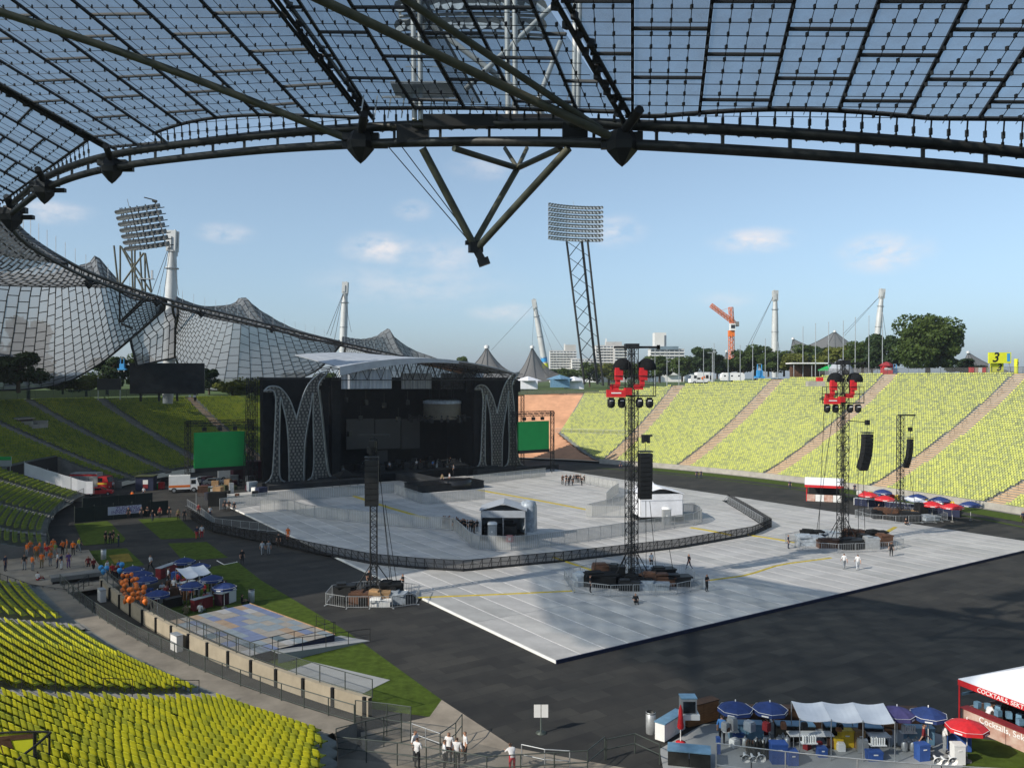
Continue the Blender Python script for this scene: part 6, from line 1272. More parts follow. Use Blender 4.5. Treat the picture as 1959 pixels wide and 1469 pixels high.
# ================================================================== trees
RIMT = []
for d10 in range(-450, 1400, 5):
    d_ = d10/10; q = bowl(d_, smax(d_)+3, zrim(d_)); RIMT.append((CX+F*q.x/q.y, q.y, q.z) if q.y > 20 else (1e9, 0, 0))
def rimP(px, extra=0.):      # spot on the rim promenade seen at this picture column
    x, y, z = min(RIMT, key=lambda t: abs(t[0]-px)); y += extra; return Vector(((px-CX)/F*y, y, z-.15))
def crown_mesh(name, seed, w, h, n, m, leaf=.55, lobes=11, rr_=(.16,.16)):
    r_ = np.random.default_rng(seed); C = []; R = []
    for k in range(lobes):
        a = r_.random()*2*PI; q = r_.random()**.5*.66; z = .22+.66*r_.random(); sh = math.sqrt(max(.1, 1-((z-.48)/.62)**2)); C.append((math.cos(a)*q*w/2*sh, math.sin(a)*q*w/2*sh, z*h)); R.append((rr_[0]+rr_[1]*r_.random())*w)
    C.append((0,0,.55*h)); R.append(.3*w); C = np.array(C); R = np.array(R)
    idx = r_.integers(0, len(C), n); d = r_.normal(size=(n,3)); d /= np.linalg.norm(d, axis=1)[:, None]; rad = R[idx]*(.55+.5*r_.random(n)**.5); P_ = C[idx]+d*rad[:, None]*np.array([1,1,.8]); P_[:, 2] = np.maximum(P_[:, 2], .12*h)
    t = r_.normal(size=(n,3)); t /= np.linalg.norm(t, axis=1)[:, None]; b = np.cross(t, d+.4*r_.normal(size=(n,3))); b /= np.linalg.norm(b, axis=1)[:, None]+1e-9; s = leaf*(.5+r_.random(n))[:, None]
    v = np.stack([P_-t*s-b*s*.5, P_+t*s*.2-b*s*.7, P_+t*s+b*s*.4, P_-t*s*.3+b*s*.7], 1).reshape(-1,3); f = np.arange(n*4).reshape(-1,4)
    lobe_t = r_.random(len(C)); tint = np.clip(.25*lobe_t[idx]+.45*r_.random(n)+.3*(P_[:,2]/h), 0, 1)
    o = np_mesh(name, v, f, m, tint=tint); me = o.data; bpy.data.objects.remove(o); return me
def trunk_mesh(w, h, seed):
    r_ = random.Random(seed); mb = MB(); mb.tube((0,0,-.5), (0,0,.3*h), w*.035, 8, r2=w*.026).tube((0,0,.3*h), (.03*w,0,.7*h), w*.026, 7, r2=w*.008)
    for k in range(7): a = k*2.4; z = (.22+.06*k)*h; mb.tube((0,0,z), (math.cos(a)*w*.3, math.sin(a)*w*.3, z+.2*h), w*.014, 5, r2=w*.004)
    return mb.mesh('trunk', 'bark')
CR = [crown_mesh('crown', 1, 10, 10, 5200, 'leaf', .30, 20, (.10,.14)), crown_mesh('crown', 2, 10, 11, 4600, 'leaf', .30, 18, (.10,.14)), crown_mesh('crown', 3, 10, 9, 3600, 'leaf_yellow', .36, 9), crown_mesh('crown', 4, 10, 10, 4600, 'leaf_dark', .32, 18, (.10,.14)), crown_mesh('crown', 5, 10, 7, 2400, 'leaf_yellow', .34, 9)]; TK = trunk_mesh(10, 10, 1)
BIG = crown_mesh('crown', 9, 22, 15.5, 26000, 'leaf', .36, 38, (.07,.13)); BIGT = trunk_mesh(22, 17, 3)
def tree(label, px, py, d, wpx, hpx, kind, name='tree', group=None, pos=None, size=None):
    base = pos or P(px, py, d); T = thing(name, label, 'tree' if name == 'tree' else 'shrub', base, random.random()*6, group=group); w, h = size or (wpx*d/F, hpx*d/F)
    c = link('crown', CR[kind], T); c.scale = (w/10, w/10, h/10*(1 if kind not in (4,) else 1.4)); t = link('trunk', TK, T); t.scale = (w/10, w/10, h/10)
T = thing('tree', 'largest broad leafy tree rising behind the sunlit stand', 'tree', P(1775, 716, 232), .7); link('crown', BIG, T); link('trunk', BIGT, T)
for lab, px, py, d, w, h, k in (
    ('dark tree left of the largest tree by the flag poles', 1690, 716, 250, 62, 62, 3), ('mid green tree under the leaning mast', 1650, 716, 262, 70, 55, 0), ('yellowish tree behind the right tower spotlights', 1600, 716, 270, 72, 48, 2), ('round green tree right of the upright mast', 1545, 716, 290, 66, 44, 1), ('green tree at the foot of the upright mast', 1500, 718, 300, 56, 40, 0),
    ('broad green tree behind the blue lifting platform', 1445, 720, 300, 76, 46, 1), ('low green tree at the foot of the orange crane', 1398, 722, 310, 50, 32, 0), ('dark tree behind the white truck on the rim', 1345, 724, 320, 62, 48, 3), ('green tree right of the tall tower spotlights', 1305, 728, 320, 50, 36, 1), ('green tree below the pale round office block', 1262, 730, 330, 60, 42, 0),
    ('yellowish tree left of the tall tower spotlights', 1165, 735, 330, 56, 46, 2), ('green tree between the floodlight legs', 1128, 738, 330, 50, 44, 1), ('low tree left of the floodlight legs', 1088, 738, 340, 46, 36, 0), ('small tree under the white terraced flats', 1062, 730, 420, 40, 24, 3), ('green tree behind the small pagoda near the rim', 1212, 735, 330, 50, 40, 1), ('dark slope tree beside the largest tree on its right', 1838, 718, 250, 50, 26, 3), ('slope bush left below the yellow signs', 1868, 722, 240, 40, 18, 1),
    ('bushy tree between the flag poles left of the kiosk',1520,718,285,52,38,2),('low dark tree behind the white caravan',1372,723,300,48,36,3),('green tree close left of the upright mast',1470,719,292,48,38,0),('tall dark tree beside the leaning mast foot',1668,716,256,54,60,3),('yellowish tree behind the flag poles near the tower',1625,717,268,56,50,2),('green treetop right of the orange crane foot',1422,721,296,50,40,1),('dark tree in front of the distant grey tent',1575,717,280,56,42,3),('dark tree behind the net roof at the left picture edge', 35, 748, 176, 118, 78, 3), ('dark leafy tree left of the black scoreboard', 205, 752, 215, 92, 70, 3), ('green tree directly behind the black scoreboard', 270, 752, 222, 84, 72, 1), ('yellow green bushy tree left below the roof gap', 165, 756, 205, 72, 44, 2), ('dark tree right of the black scoreboard', 400, 752, 240, 54, 48, 3), ('yellow shrub tree left of the stage scaffolding', 445, 760, 238, 72, 34, 4), ('second yellow shrub tree against the stage scaffolding', 490, 762, 240, 60, 36, 4), ('dark tree in the gap under the second roof field', 120, 752, 200, 70, 38, 0), ('small tree crown peeping over the stage roof end', 886, 715, 330, 36, 32, 1), ('dark distant tree under the far roof field', 560, 745, 330, 60, 34, 3), ('distant green tree under the far roof peak', 620, 745, 340, 56, 34, 0)):
    tree(lab, px, py, d, w*(1.15 if px > 1250 else 1), h*(1.25 if px > 1250 else 1), k)
for k, dd in enumerate(range(118, 176, 5)): tree('dense park tree added behind the left stand rim to shade it', 0, 0, 0, 0, 0, (3,1,0)[k % 3], group='shade trees added past the left picture edge', pos=bowl(dd, 50+(k % 3)*5, 15.5), size=(13+k % 4, 20+(k*7 % 5)))  # tall tree belt added to keep the sun off the left stand
# ================================================================== skyline
mat('flat_white', (.66,.65,.62), .8, scale=.1, var=.06); mat('flat_grey', (.42,.41,.39), .8, scale=.1, var=.1); mat('win_dark', (.10,.12,.14), .3, scale=.2, var=.4); mat('win_blue', (.16,.22,.26), .25, scale=.2)
def flats(label, px0, px1, py0, py1, d, floors, bays, depth=14, name='apartment_block', wall_m='flat_white', step=0., rz=0.):
    a_, b_ = P(px0, py1, d), P(px1, py0, d); w = b_.x-a_.x; h = b_.z-a_.z; T = thing(name, label, 'building', (a_.x, d, a_.z-12), rz); fh = h/floors
    MB().box((w/2, depth/2, 6+h/2), (w, depth, h+12)).build('wall', wall_m, T)
    for f in range(floors):
        s_ = step*f; z = 12+f*fh; w2 = w-s_; MB().box((w2/2, -.8, z+fh*.2), (w2, 2.2, fh*.36)).build('balcony', 'flat_white', T)
        for k in range(bays):
            o_ = MB().box(((k+.5)*w2/bays, -.06, z+fh*.66), (w2/bays*.78, .2, fh*.46)).build('window', 'win_dark', T)
    MB().box((w*.5, depth/2, 12+h+.4), (w*1.01, depth*1.01, .8)).build('roof', 'flat_grey', T)
    return T, w, h
t, w, h = flats('left white terraced apartment block on the skyline', 1052, 1103, 672, 715, 760, 9, 8); MB().box((w*.78, 6, 12+h+3), (w*.4,8,6)).build('roof_house', 'flat_grey', t); MB().box((w*.56, 4, 12+h+3.5), (1.2,1.2,7)).build('chimney', 'flat_white', t)
t, w, h = flats('lower white terraced wing joining the skyline apartments', 1094, 1142, 688, 718, 745, 6, 8)
t, w, h = flats('taller white terraced apartment block behind the floodlight legs', 1140, 1196, 662, 715, 770, 10, 8); MB().box((w*.62, 6, 12+h+2), (w*.55,8,4)).build('roof_house', 'flat_grey', t); MB().box((w*.36, 4, 12+h+3.5), (1.2,1.2,7)).build('chimney', 'flat_white', t)
t, w, h = flats('grey fronted apartment tower left of the tall tower cap', 1176, 1200, 662, 712, 755, 9, 3, wall_m='flat_grey')
t, w, h = flats('pale office block with a tall square roof tower', 1244, 1309, 669, 712, 780, 7, 7); x_ = w*.03; MB().box((w*.30, 6, 12+h+8), (w*.34,12,16)).build('roof_tower', 'flat_white', t); MB().box((w*.44, -.1, 12+h+8), (w*.06,1,11)).build('tower_slot', 'win_dark', t); MB().box((w*.42, 4, 12+h+1.6), (w*.8,12,3)).build('glass_storey', 'win_blue', t); MB().box((w*.62,-2,14), (w*.32,3,h*.45)).build('lower_wing', 'flat_white', t)
t, w, h = flats('small pale block between skyline trees', 1317, 1332, 684, 712, 800, 4, 2)
# crane
off = P(1400, 722, 420); T = thing('tower_crane', 'orange tower crane with slanting jib behind the stand', 'crane', off)
def pt(x, y): return P(x, y, 420)-off
MB().truss((0,0,0), pt(1399,640), 2.0, 16, .2, .11).build('mast', 'crane_orange', T); MB().box(pt(1399,638), (2.8,2.8,3.0)).build('slewing_ring', 'orange', T); MB().box(pt(1399,626)+Vector((.3,-1,0)), (2.6,2.4,3.4)).build('cab', 'white_plastic', T); MB().box(pt(1399,626)+Vector((.3,-2.25,.2)), (2.0,.06,1.8)).build('cab_window', 'glass_dark', T)
MB().truss(pt(1405,618), pt(1360,584), 1.5, 16, .2, .11).build('jib', 'crane_orange', T); MB().truss(pt(1400,618), pt(1398,588), 1.6, 6, .2, .1).build('apex', 'crane_orange', T); MB().tube(pt(1398,588), pt(1380,594), .1, 4).build('jib_stay', 'crane_orange', T); MB().box(pt(1408,620), (2.6,2.2,2.4)).build('counterweight', 'concrete_dark', T)
# flag poles
fm = MB().tube((0,0,0), (0,0,12), .10, 6, r2=.06).lathe([(.0,12.2),(.12,12.1),(.12,12),(0,12)], 6).mesh('flag_pole', 'galv')
for k, (x, d, h_) in enumerate(((1253,238,1.),(1276,236,.95),(1299,234,.95),(1346,230,.95),(1366,228,1.),(1393,226,.7),(1416,224,.9),(1440,222,1.),(1464,220,1.),(1488,218,.9),(1536,214,1.2),(1560,213,1.25),(1585,212,1.25),(1613,210,1.25),(1636,209,1.3),(1662,208,1.3),(1688,207,1.35))):
    o_ = tag(link('flag_pole', fm, loc=rimP(x, 2)), 'bare pale flag pole on the rim, %s from the left end of the row' % ('first second third fourth fifth sixth seventh eighth ninth tenth eleventh twelfth thirteenth fourteenth fifteenth sixteenth last'.split()[k]), 'flag pole', 'flag poles on the rim'); o_.scale = (1.2,1.2,h_*.95)
o_ = link('lamp_post', None, loc=rimP(1363, 6)); tag(o_, 'tall double headed lamp post behind the white truck', 'lamp post'); MB().tube((0,0,0), (0,0,9), .12, 6).build('post', 'galv', o_); MB().box((-.8,0,9), (1.2,.3,.2)).box((.5,0,9.2), (.8,.4,.5)).build('lamp', 'galv', o_)
# things on the rim
T = truck('white box truck with dark and orange graphics on the rim', 0, 0, PI+.1, 6.6, 2.5, 3.2, 'white_paint', 0, 'white_paint', None, pos=rimP(1340, 4)); MB().box((-.4,1.27,1.9), (1.2,.03,.7), 0, mx=Matrix.Rotation(.6,3,'Y')).build('graphic', 'orange', T); MB().box((-1.6,1.27,2.2), (.8,.03,1.0)).box((-2.6,1.27,2.0), (.4,.03,1.2)).build('graphic', 'steel_black', T); MB().box((.9,1.27,1.7), (.9,.03,.5)).build('graphic', 'steel_dark', T)
T = thing('caravan', 'white caravan with small windows parked on the rim', 'caravan', rimP(1401, 4)); mb = MB(); prf = [(-3.2,.6),(-3.4,1.4),(-3.1,2.5),(-2.6,2.8),(2.7,2.8),(3.2,2.3),(3.3,1.2),(3.0,.6)]; n = len(prf); mb.add([(x,-1.1,z) for x, z in prf]+[(x,1.1,z) for x, z in prf], [tuple(range(n))[::-1], tuple(range(n,2*n))]+[(i,(i+1)%n,n+(i+1)%n,n+i) for i in range(n)]); mb.build('body', 'white_paint', T)
for x in (-2.4,-.4,1.6): MB().box((x,-1.12,1.9), (.5,.03,.4)).build('window', 'glass_dark', T)
wheels(T, (.2,), .95, .35); MB().box((.6,0,2.9), (1.4,.8,.25)).build('roof_hatch', 'galv', T)
def lift(label, px, py, d, s=1.):
    T = thing('lifting_platform', label, 'lift', rimP(px, 5) if px > 600 else P(px, py, d)); MB().box((0,0,1.0*s), (2.6*s,1.4*s,.5*s)).build('basket_floor', 'sky_blue', T); MB().box((0,0,2.0*s), (1.5*s,1.0*s,1.6*s)).build('engine_box', 'sky_blue', T)
    for x in (-.55,.55): MB().box((x*s,0,3.4*s), (.18*s,.3*s,2.4*s)).build('mast_leg', 'sky_blue', T)
    MB().box((0,0,4.5*s), (1.3*s,.3*s,.18*s)).build('cross_bar', 'galv', T); wheels(T, (-.9*s,.9*s), .6*s, .35*s)
lift('blue lifting platform on the rim left of the flag poles', 1453, 722, 216, 1.05); lift('small blue lift basket by the awning on the rim', 1712, 716, 206, .6)
T = thing('rim_kiosk', 'flat white roofed kiosk on the rim behind the right tower', 'kiosk', rimP(1548, 3)); MB().box((0,0,4.0), (11,5,.3)).build('roof', 'white_paint', T); MB().box((0,1.5,1.8), (9,1.5,3.6)).build('counter', 'brown', T)
for x in (-4.8,0,4.8): MB().tube((x,-2,0), (x,-2,4), .1, 6).build('post', 'galv', T)
T = thing('stall_tent', 'pale dome stall on the rim beside the right tower spotlights', 'tent', rimP(1608, 3)); MB().lathe([(3.4,.2),(3.2,1.8),(2.2,3.2),(.8,4.2),(0,4.5)], 10).build('dome', 'tarp_silver', T); MB().box((0,-3.2,.8), (1.6,.2,1.6)).build('opening', 'steel_black', T)
T = thing('stall_tent', 'green topped stall awning on the rim behind the right tower', 'tent', rimP(1588, 3)); MB().lathe([(3.2,1.7),(3.1,2.0),(1.0,2.9),(0,3.2)], 4, smooth=False).build('roof', 'green_screen', T)
for x, y in ((-2,-2),(2,-2),(2,2),(-2,2)): MB().tube((x,y,0), (x,y,1.9), .08, 5).build('post', 'galv', T)
T = thing('stall_tent', 'small red stall at the top of the stairway near the tower', 'tent', rimP(1696, 3)); MB().box((0,0,1.1), (2.4,1.6,2.2)).build('body', 'red', T); MB().box((0,-.85,1.5), (1.8,.06,.5)).build('hatch', 'white_plastic', T); MB().lathe([(2.0,2.2),(1.0,3.0),(0,3.3)], 4, smooth=False).build('roof', 'dark_red', T)
T = thing('press_booth', 'grey roofed booth set into the upper rows of the sunlit stand', 'booth', P(1560, 738, 200)); MB().box((0,0,.5), (4,2,1.2)).build('desk', 'concrete', T); MB().box((1,0,1.5), (1.4,1,1.1)).build('screen', 'red', T)
# yellow number signs
T = thing('number_sign', 'yellow block sign with a big black 3 above the stairway', 'sign', rimP(1912, 3)); MB().box((0,0,3.7), (5.0,.4,2.4)).build('board', 'fluoro_yellow', T); text_mesh('3', 3.0, 'numeral', 'steel_black', T, (-1.1,-.22,3.7), (PI/2,0,0), .01, .25, 'CENTER', .06); MB().box((1.9,-.22,3.8), (.7,.03,1.8)).build('pictogram', 'sky_blue', T)
MB().box((-.2,.6,1.5), (2.8,.3,2.0)).build('lower_board', 'fluoro_yellow', T); text_mesh('3', 2.2, 'numeral', 'steel_black', T, (.1,.43,1.5), (PI/2,0,0), .01, .25, 'CENTER', .06)
for x in (-2.3, 2.2): MB().tube((x,0,0), (x,0,2.6), .15, 6).build('post', 'galv', T)
T = thing('number_column', 'slim yellow column with a small black 3 at the right edge', 'sign', rimP(1944, 3)); MB().tube((0,0,0), (0,0,3.4), .42, 10).build('column', 'fluoro_yellow', T); text_mesh('3', 1.0, 'numeral', 'steel_black', T, (0,-.45,2.3), (PI/2,0,0), .01, .2)
T = thing('number_column', 'short yellow bollard left under the big 3 sign', 'sign', rimP(1897, 3)); MB().tube((0,0,0), (0,0,2.4), .35, 10).build('column', 'fluoro_yellow', T); MB().lathe([(.37,2.4),(.2,2.6),(0,2.6)], 10).build('cap', 'fluoro_yellow', T)
T = thing('stall_row', 'low row of pink and red stalls right of the largest tree', 'stalls', rimP(1881, 3))
for k in range(7): MB().box((-2.7+.9*k, 0, .9), (.8,.8,.9)).box((-2.7+.9*k, 0, 1.5), (.85,.9,.25)).build('stall', ('red','printed_panel','white_plastic','red','galv','red','dark_red')[k], T)
# haze-side objects at the left of the terrace behind the stage
for lab, x, y, d, m_ in (('light blue container behind the orange terrace', 1071, 741, 262, 'sheet_blue'), ('white marquee behind the orange terrace', 1010, 744, 262, 'white_sheet'), ('second white marquee behind the orange terrace', 1098, 744, 264, 'white_sheet')):
    T = thing('marquee' if 'marquee' in lab else 'container', lab, 'tent' if 'marquee' in lab else 'container', P(x, y, d)); MB().box((0,0,1.3), (6,4,2.6)).build('body', m_, T); MB().lathe([(4.4,2.6),(2,3.4),(0,4.0)], 4, smooth=False).build('roof', m_, T)
bowl_rail('railing along the rim of the orange terrace', 37.5, 40, 70, zE(37)-.2, 1.5, 3, 'rail_green', 'net_grey')
bowl_rail('rail fence dividing the orange terrace from the green seats', 15, 33, 45.5, zE(15)+.2, 1.1, 2.2, 'galv', 'wire_mesh')
# ================================================================== scoreboards
off = P(321, 762, 196); T = thing('scoreboard', 'big blank black scoreboard in front of the first white mast', 'scoreboard', off, .25); MB().box((0,0,4.7), (16.4,1.0,7.2)).build('panel', 'black_gloss', T); MB().box((0,-.52,4.7), (16.0,.05,6.8)).build('face', 'stage_dark', T)
for x in (-6,-2,2,6): MB().box((x,.6,.6), (.5,.5,2.6)).build('leg', 'steel_dark', T)
MB().box((5,-.8,.5), (.5,.3,.5)).box((6,-.8,.5), (.5,.3,.5)).build('lamp', 'white_plastic', T)
off = P(209, 765, 190); T = thing('scoreboard', 'smaller dark display on thin legs left of the big scoreboard', 'scoreboard', off, .25); MB().box((0,0,3.6), (5.0,.5,2.6)).build('panel', 'black_gloss', T); MB().tube((-2.3,0,0), (-2.3,0,5.4), .1, 5).build('leg', 'galv', T); MB().tube((2.3,0,0), (2.3,0,5.4), .1, 5).build('leg', 'galv', T)
lift('pale blue lift beside the smaller dark display', 234, 712, 205, .75)
# ================================================================== people
def person_mesh(pose):
    J = dict(pel=(0,0,.95), spine=(0,.0,1.18), chest=(0,0,1.36), neck=(0,0,1.50), head0=(0,-.01,1.60), head1=(0,-.02,1.72),
             ls=(-.18,0,1.42), le=(-.25,.02,1.14), lw=(-.26,-.06,.90), lh=(-.26,-.09,.80), rs=(.18,0,1.42), re=(.25,.02,1.14), rw=(.26,-.06,.90), rh=(.26,-.09,.80),
             lhip=(-.10,0,.90), lk=(-.11,-.02,.50), la=(-.12,.02,.09), lt=(-.13,-.14,.04), rhip=(.10,0,.90), rk=(.11,-.02,.50), ra=(.12,.02,.09), rt=(.13,-.14,.04))
    if pose == 'walk': J.update(lk=(-.10,-.16,.52), la=(-.10,-.26,.09), lt=(-.10,-.40,.06), rk=(.10,.10,.50), ra=(.10,.36,.14), rt=(.10,.24,.04), lw=(-.27,.14,.92), lh=(-.27,.18,.82), rw=(.27,-.20,.95), rh=(.27,-.26,.87))
    if pose == 'arms': J.update(lw=(-.06,-.22,1.14), lh=(.04,-.24,1.16), rw=(.06,-.24,1.18), rh=(-.04,-.25,1.2), le=(-.27,-.04,1.16), re=(.27,-.04,1.16))
    if pose == 'lean': J.update(chest=(0,-.16,1.28), spine=(0,-.06,1.14), neck=(0,-.26,1.38), head0=(0,-.31,1.46), head1=(0,-.35,1.56), ls=(-.18,-.18,1.32), rs=(.18,-.18,1.32), le=(-.24,-.36,1.12), re=(.24,-.36,1.12), lw=(-.16,-.56,1.06), rw=(.16,-.56,1.06), lh=(-.13,-.66,1.06), rh=(.13,-.66,1.06))
    if pose == 'sit':
        for k in J: x, y, z = J[k]; J[k] = (x, y, z-.80) if z > .8 else J[k]
        J.update(lk=(-.14,-.42,.38), la=(-.13,-.55,.08), lt=(-.13,-.70,.04), rk=(.14,-.42,.38), ra=(.13,-.55,.08), rt=(.13,-.70,.04), lw=(-.2,-.22,.36), rw=(.2,-.22,.36), lh=(-.17,-.30,.36), rh=(.17,-.30,.36))
    R = dict(pel=(.15,.11), spine=(.14,.10), chest=(.16,.11), neck=(.06,.06), head0=(.082,.10), head1=(.085,.10), ls=(.07,.07), le=(.05,.05), lw=(.034,.034), lh=(.042,.028), rs=(.07,.07), re=(.05,.05), rw=(.034,.034), rh=(.042,.028), lhip=(.10,.10), lk=(.066,.066), la=(.045,.045), lt=(.045,.035), rhip=(.10,.10), rk=(.066,.066), ra=(.045,.045), rt=(.045,.035))
    Eg = [('pel','spine'),('spine','chest'),('chest','neck'),('neck','head0'),('head0','head1'),('chest','ls'),('ls','le'),('le','lw'),('lw','lh'),('chest','rs'),('rs','re'),('re','rw'),('rw','rh'),('pel','lhip'),('lhip','lk'),('lk','la'),('la','lt'),('pel','rhip'),('rhip','rk'),('rk','ra'),('ra','rt')]
    reg = {'pel-spine':0,'spine-chest':0,'chest-neck':0,'neck-head0':2,'head0-head1':2,'chest-ls':0,'ls-le':0,'le-lw':2,'lw-lh':2,'chest-rs':0,'rs-re':0,'re-rw':2,'rw-rh':2,'pel-lhip':1,'lhip-lk':1,'lk-la':1,'la-lt':3,'pel-rhip':1,'rhip-rk':1,'rk-ra':1,'ra-rt':3}
    # fingers: five short chains on each hand
    for sd in 'lr':
        b = Vector(J[sd+'h']); wv = Vector(J[sd+'w']); dr = (b-wv).normalized(); sx = dr.orthogonal().normalized()
        for k in range(5):
            o_ = sx*((k-1.5)*.02) if k < 4 else sx*(-.05)
            nm = sd+'f%d' % k; J[nm] = tuple(b+dr*(.035 if k < 4 else -.005)+o_); J[nm+'t'] = tuple(b+dr*((.095,.11,.105,.085,.045)[k])+o_*1.25+Vector((0,-.015,0))); R[nm] = (.011,.011); R[nm+'t'] = (.009,.009); Eg += [(sd+'h', nm), (nm, nm+'t')]; reg[sd+'h-'+nm] = 2; reg[nm+'-'+nm+'t'] = 2
    ks = list(J); ix = {k: i for i, k in enumerate(ks)}; me = bpy.data.meshes.new('p'); me.from_pydata([J[k] for k in ks], [(ix[a_], ix[b_]) for a_, b_ in Eg], []); o_ = bpy.data.objects.new('p', me); COL.objects.link(o_)
    sk = o_.modifiers.new('s', 'SKIN'); sb = o_.modifiers.new('b', 'SUBSURF'); sb.levels = 1; sk.use_smooth_shade = True
    for i, k in enumerate(ks): v = me.skin_vertices[0].data[i]; v.radius = R[k]; v.use_root = k == 'pel'
    dg = bpy.context.evaluated_depsgraph_get(); m2 = bpy.data.meshes.new_from_object(o_.evaluated_get(dg)); bpy.data.objects.remove(o_)
    hd0, hd1 = Vector(J['head0']), Vector(J['head1']); segs = [(Vector(J[a_]), Vector(J[b_]), reg[a_+'-'+b_]) for a_, b_ in Eg]
    bmx = bmesh.new(); bmx.from_mesh(m2)
    mid = (hd0+hd1)/2      # nose, ears
    for dv, s_ in ((Vector((0,-.105,-.01)), (.018,.022,.03)), (Vector((-.088,.0,-.005)), (.012,.02,.03)), (Vector((.088,.0,-.005)), (.012,.02,.03)), (Vector((-.03,-.098,.02)), (.012,.008,.008)), (Vector((.03,-.098,.02)), (.012,.008,.008)), (Vector((0,-.098,-.055)), (.025,.008,.007))):
        r_ = bmesh.ops.create_icosphere(bmx, subdivisions=1, radius=1); bmesh.ops.scale(bmx, vec=s_, verts=r_['verts']); bmesh.ops.translate(bmx, vec=mid+dv, verts=r_['verts'])
    bmx.to_mesh(m2); bmx.free(); m2.materials.clear()
    for i in range(5): m2.materials.append(M('skin'))
    for p in m2.polygons:
        c = p.center; best = min(segs, key=lambda s: ((c-(s[0]+(s[1]-s[0])*max(0, min(1, (c-s[0]).dot(s[1]-s[0])/max(1e-6, (s[1]-s[0]).length_squared))))).length)); k = best[2]
        if k == 2 and (c-mid).length < .19 and (c.z > mid.z+.03 or (c.y > mid.y+.02 and c.z > mid.z-.06)): k = 4
        p.material_index = k; p.use_smooth = True
    return m2
PM = {k: person_mesh(k) for k in ('stand','walk','arms','lean','sit')}
for nm, c in dict(p_white=(.66,.66,.66), p_black=(.012,.013,.016), p_navy=(.02,.026,.06), p_red=(.42,.02,.03), p_dred=(.16,.015,.02), p_orange=(.75,.16,.02), p_blue=(.06,.20,.48), p_grey=(.22,.24,.26), p_yellow=(.62,.55,.04), p_khaki=(.20,.16,.08), p_purple=(.13,.06,.2), p_brown=(.05,.03,.02), p_blond=(.32,.2,.08), p_lgrey=(.42,.45,.48), p_green=(.12,.2,.05)).items(): mat(nm, c, .85, var=.18, scale=5)
def person(label, px, py, shirt, trousers, pose='stand', face=0., z=.02, hair='p_brown', h=1.76, group=None, pos=None, arms=None):
    o_ = link('person', PM[pose], loc=pos or G(px, py, z), rz=math.radians(face)); tag(o_, label, 'person', group); s_ = h/1.80; o_.scale = (s_*1.08, s_*1.08, s_)
    for i, m_ in enumerate((shirt, trousers, 'skin', 'p_black', hair)): o_.material_slots[i].link = 'OBJECT'; o_.material_slots[i].material = M(m_)
    return o_
W_, B2, NV = 'p_white', 'p_black', 'p_navy'
for a in (('man in white shirt and dark trousers, leftmost by the railing',794,1455,W_,B2,'stand',60),('second man in white shirt turned away at the railing',798,1470,W_,B2,'arms',150),('man in white shirt left of the woman with dark hair',850,1474,W_,B2,'arms',100),('woman with dark hair in a white top amid the group',859,1459,W_,B2,'stand',-20),('man in white shirt seen from behind in the group centre',874,1470,W_,B2,'stand',170),('man in white shirt with tie, rightmost of the group',890,1457,W_,B2,'stand',-70),('stooping man in white shirt and red trousers at the rail',980,1481,W_,'p_red','lean',200)): person(*a)
for a in (('man in blue shirt standing at the cup stacks of the bar',1381,1424,'p_blue',B2,'stand',150,.06),('man in red shirt with yellow collar behind the bar',1767,1442,'p_dred',B2,'walk',60,.06),('man in white shirt beside the big blue chest',1807,1440,W_,'p_grey','arms',80,.06),('woman in white top leaning on the cocktail counter',1889,1396,W_,B2,'lean',100,.03),('person in dark top inside the cocktail stall',1925,1392,'p_brown',B2,'stand',-60,.03),('bald man bent over behind the second blue parasol',1468,1404,'p_khaki',B2,'lean',0,.06)): person(*a)
for a in (('guard in black right of the tall tower ring',1352,1131,B2,B2,'arms',40),('man in black walking across the cover near the tall tower',1318,1089,B2,NV,'walk',-70),('man in white shirt behind the tall tower',1246,1086,W_,B2,'stand',20),('guard in black at the left of the tall tower ring',1129,1133,B2,B2,'stand',90),('technician in black in front of the tall tower ring',1216,1153,B2,B2,'sit',0),('guard in navy left of the right tower ring',1508,1049,NV,NV,'stand',60),('guard in black at the right of the right tower ring',1705,1064,B2,B2,'stand',150),('left man in white shirt walking to the right tower',1615,1088,W_,'p_grey','walk',170),('right man in white shirt walking to the right tower',1641,1090,W_,'p_lgrey','walk',160),('technician in black sitting at the far slim tower',1733,1003,B2,B2,'sit',0),('technician in dark top on the left of the far slim tower',1681,985,B2,'p_brown','stand',30)): person(*a, z=.2)
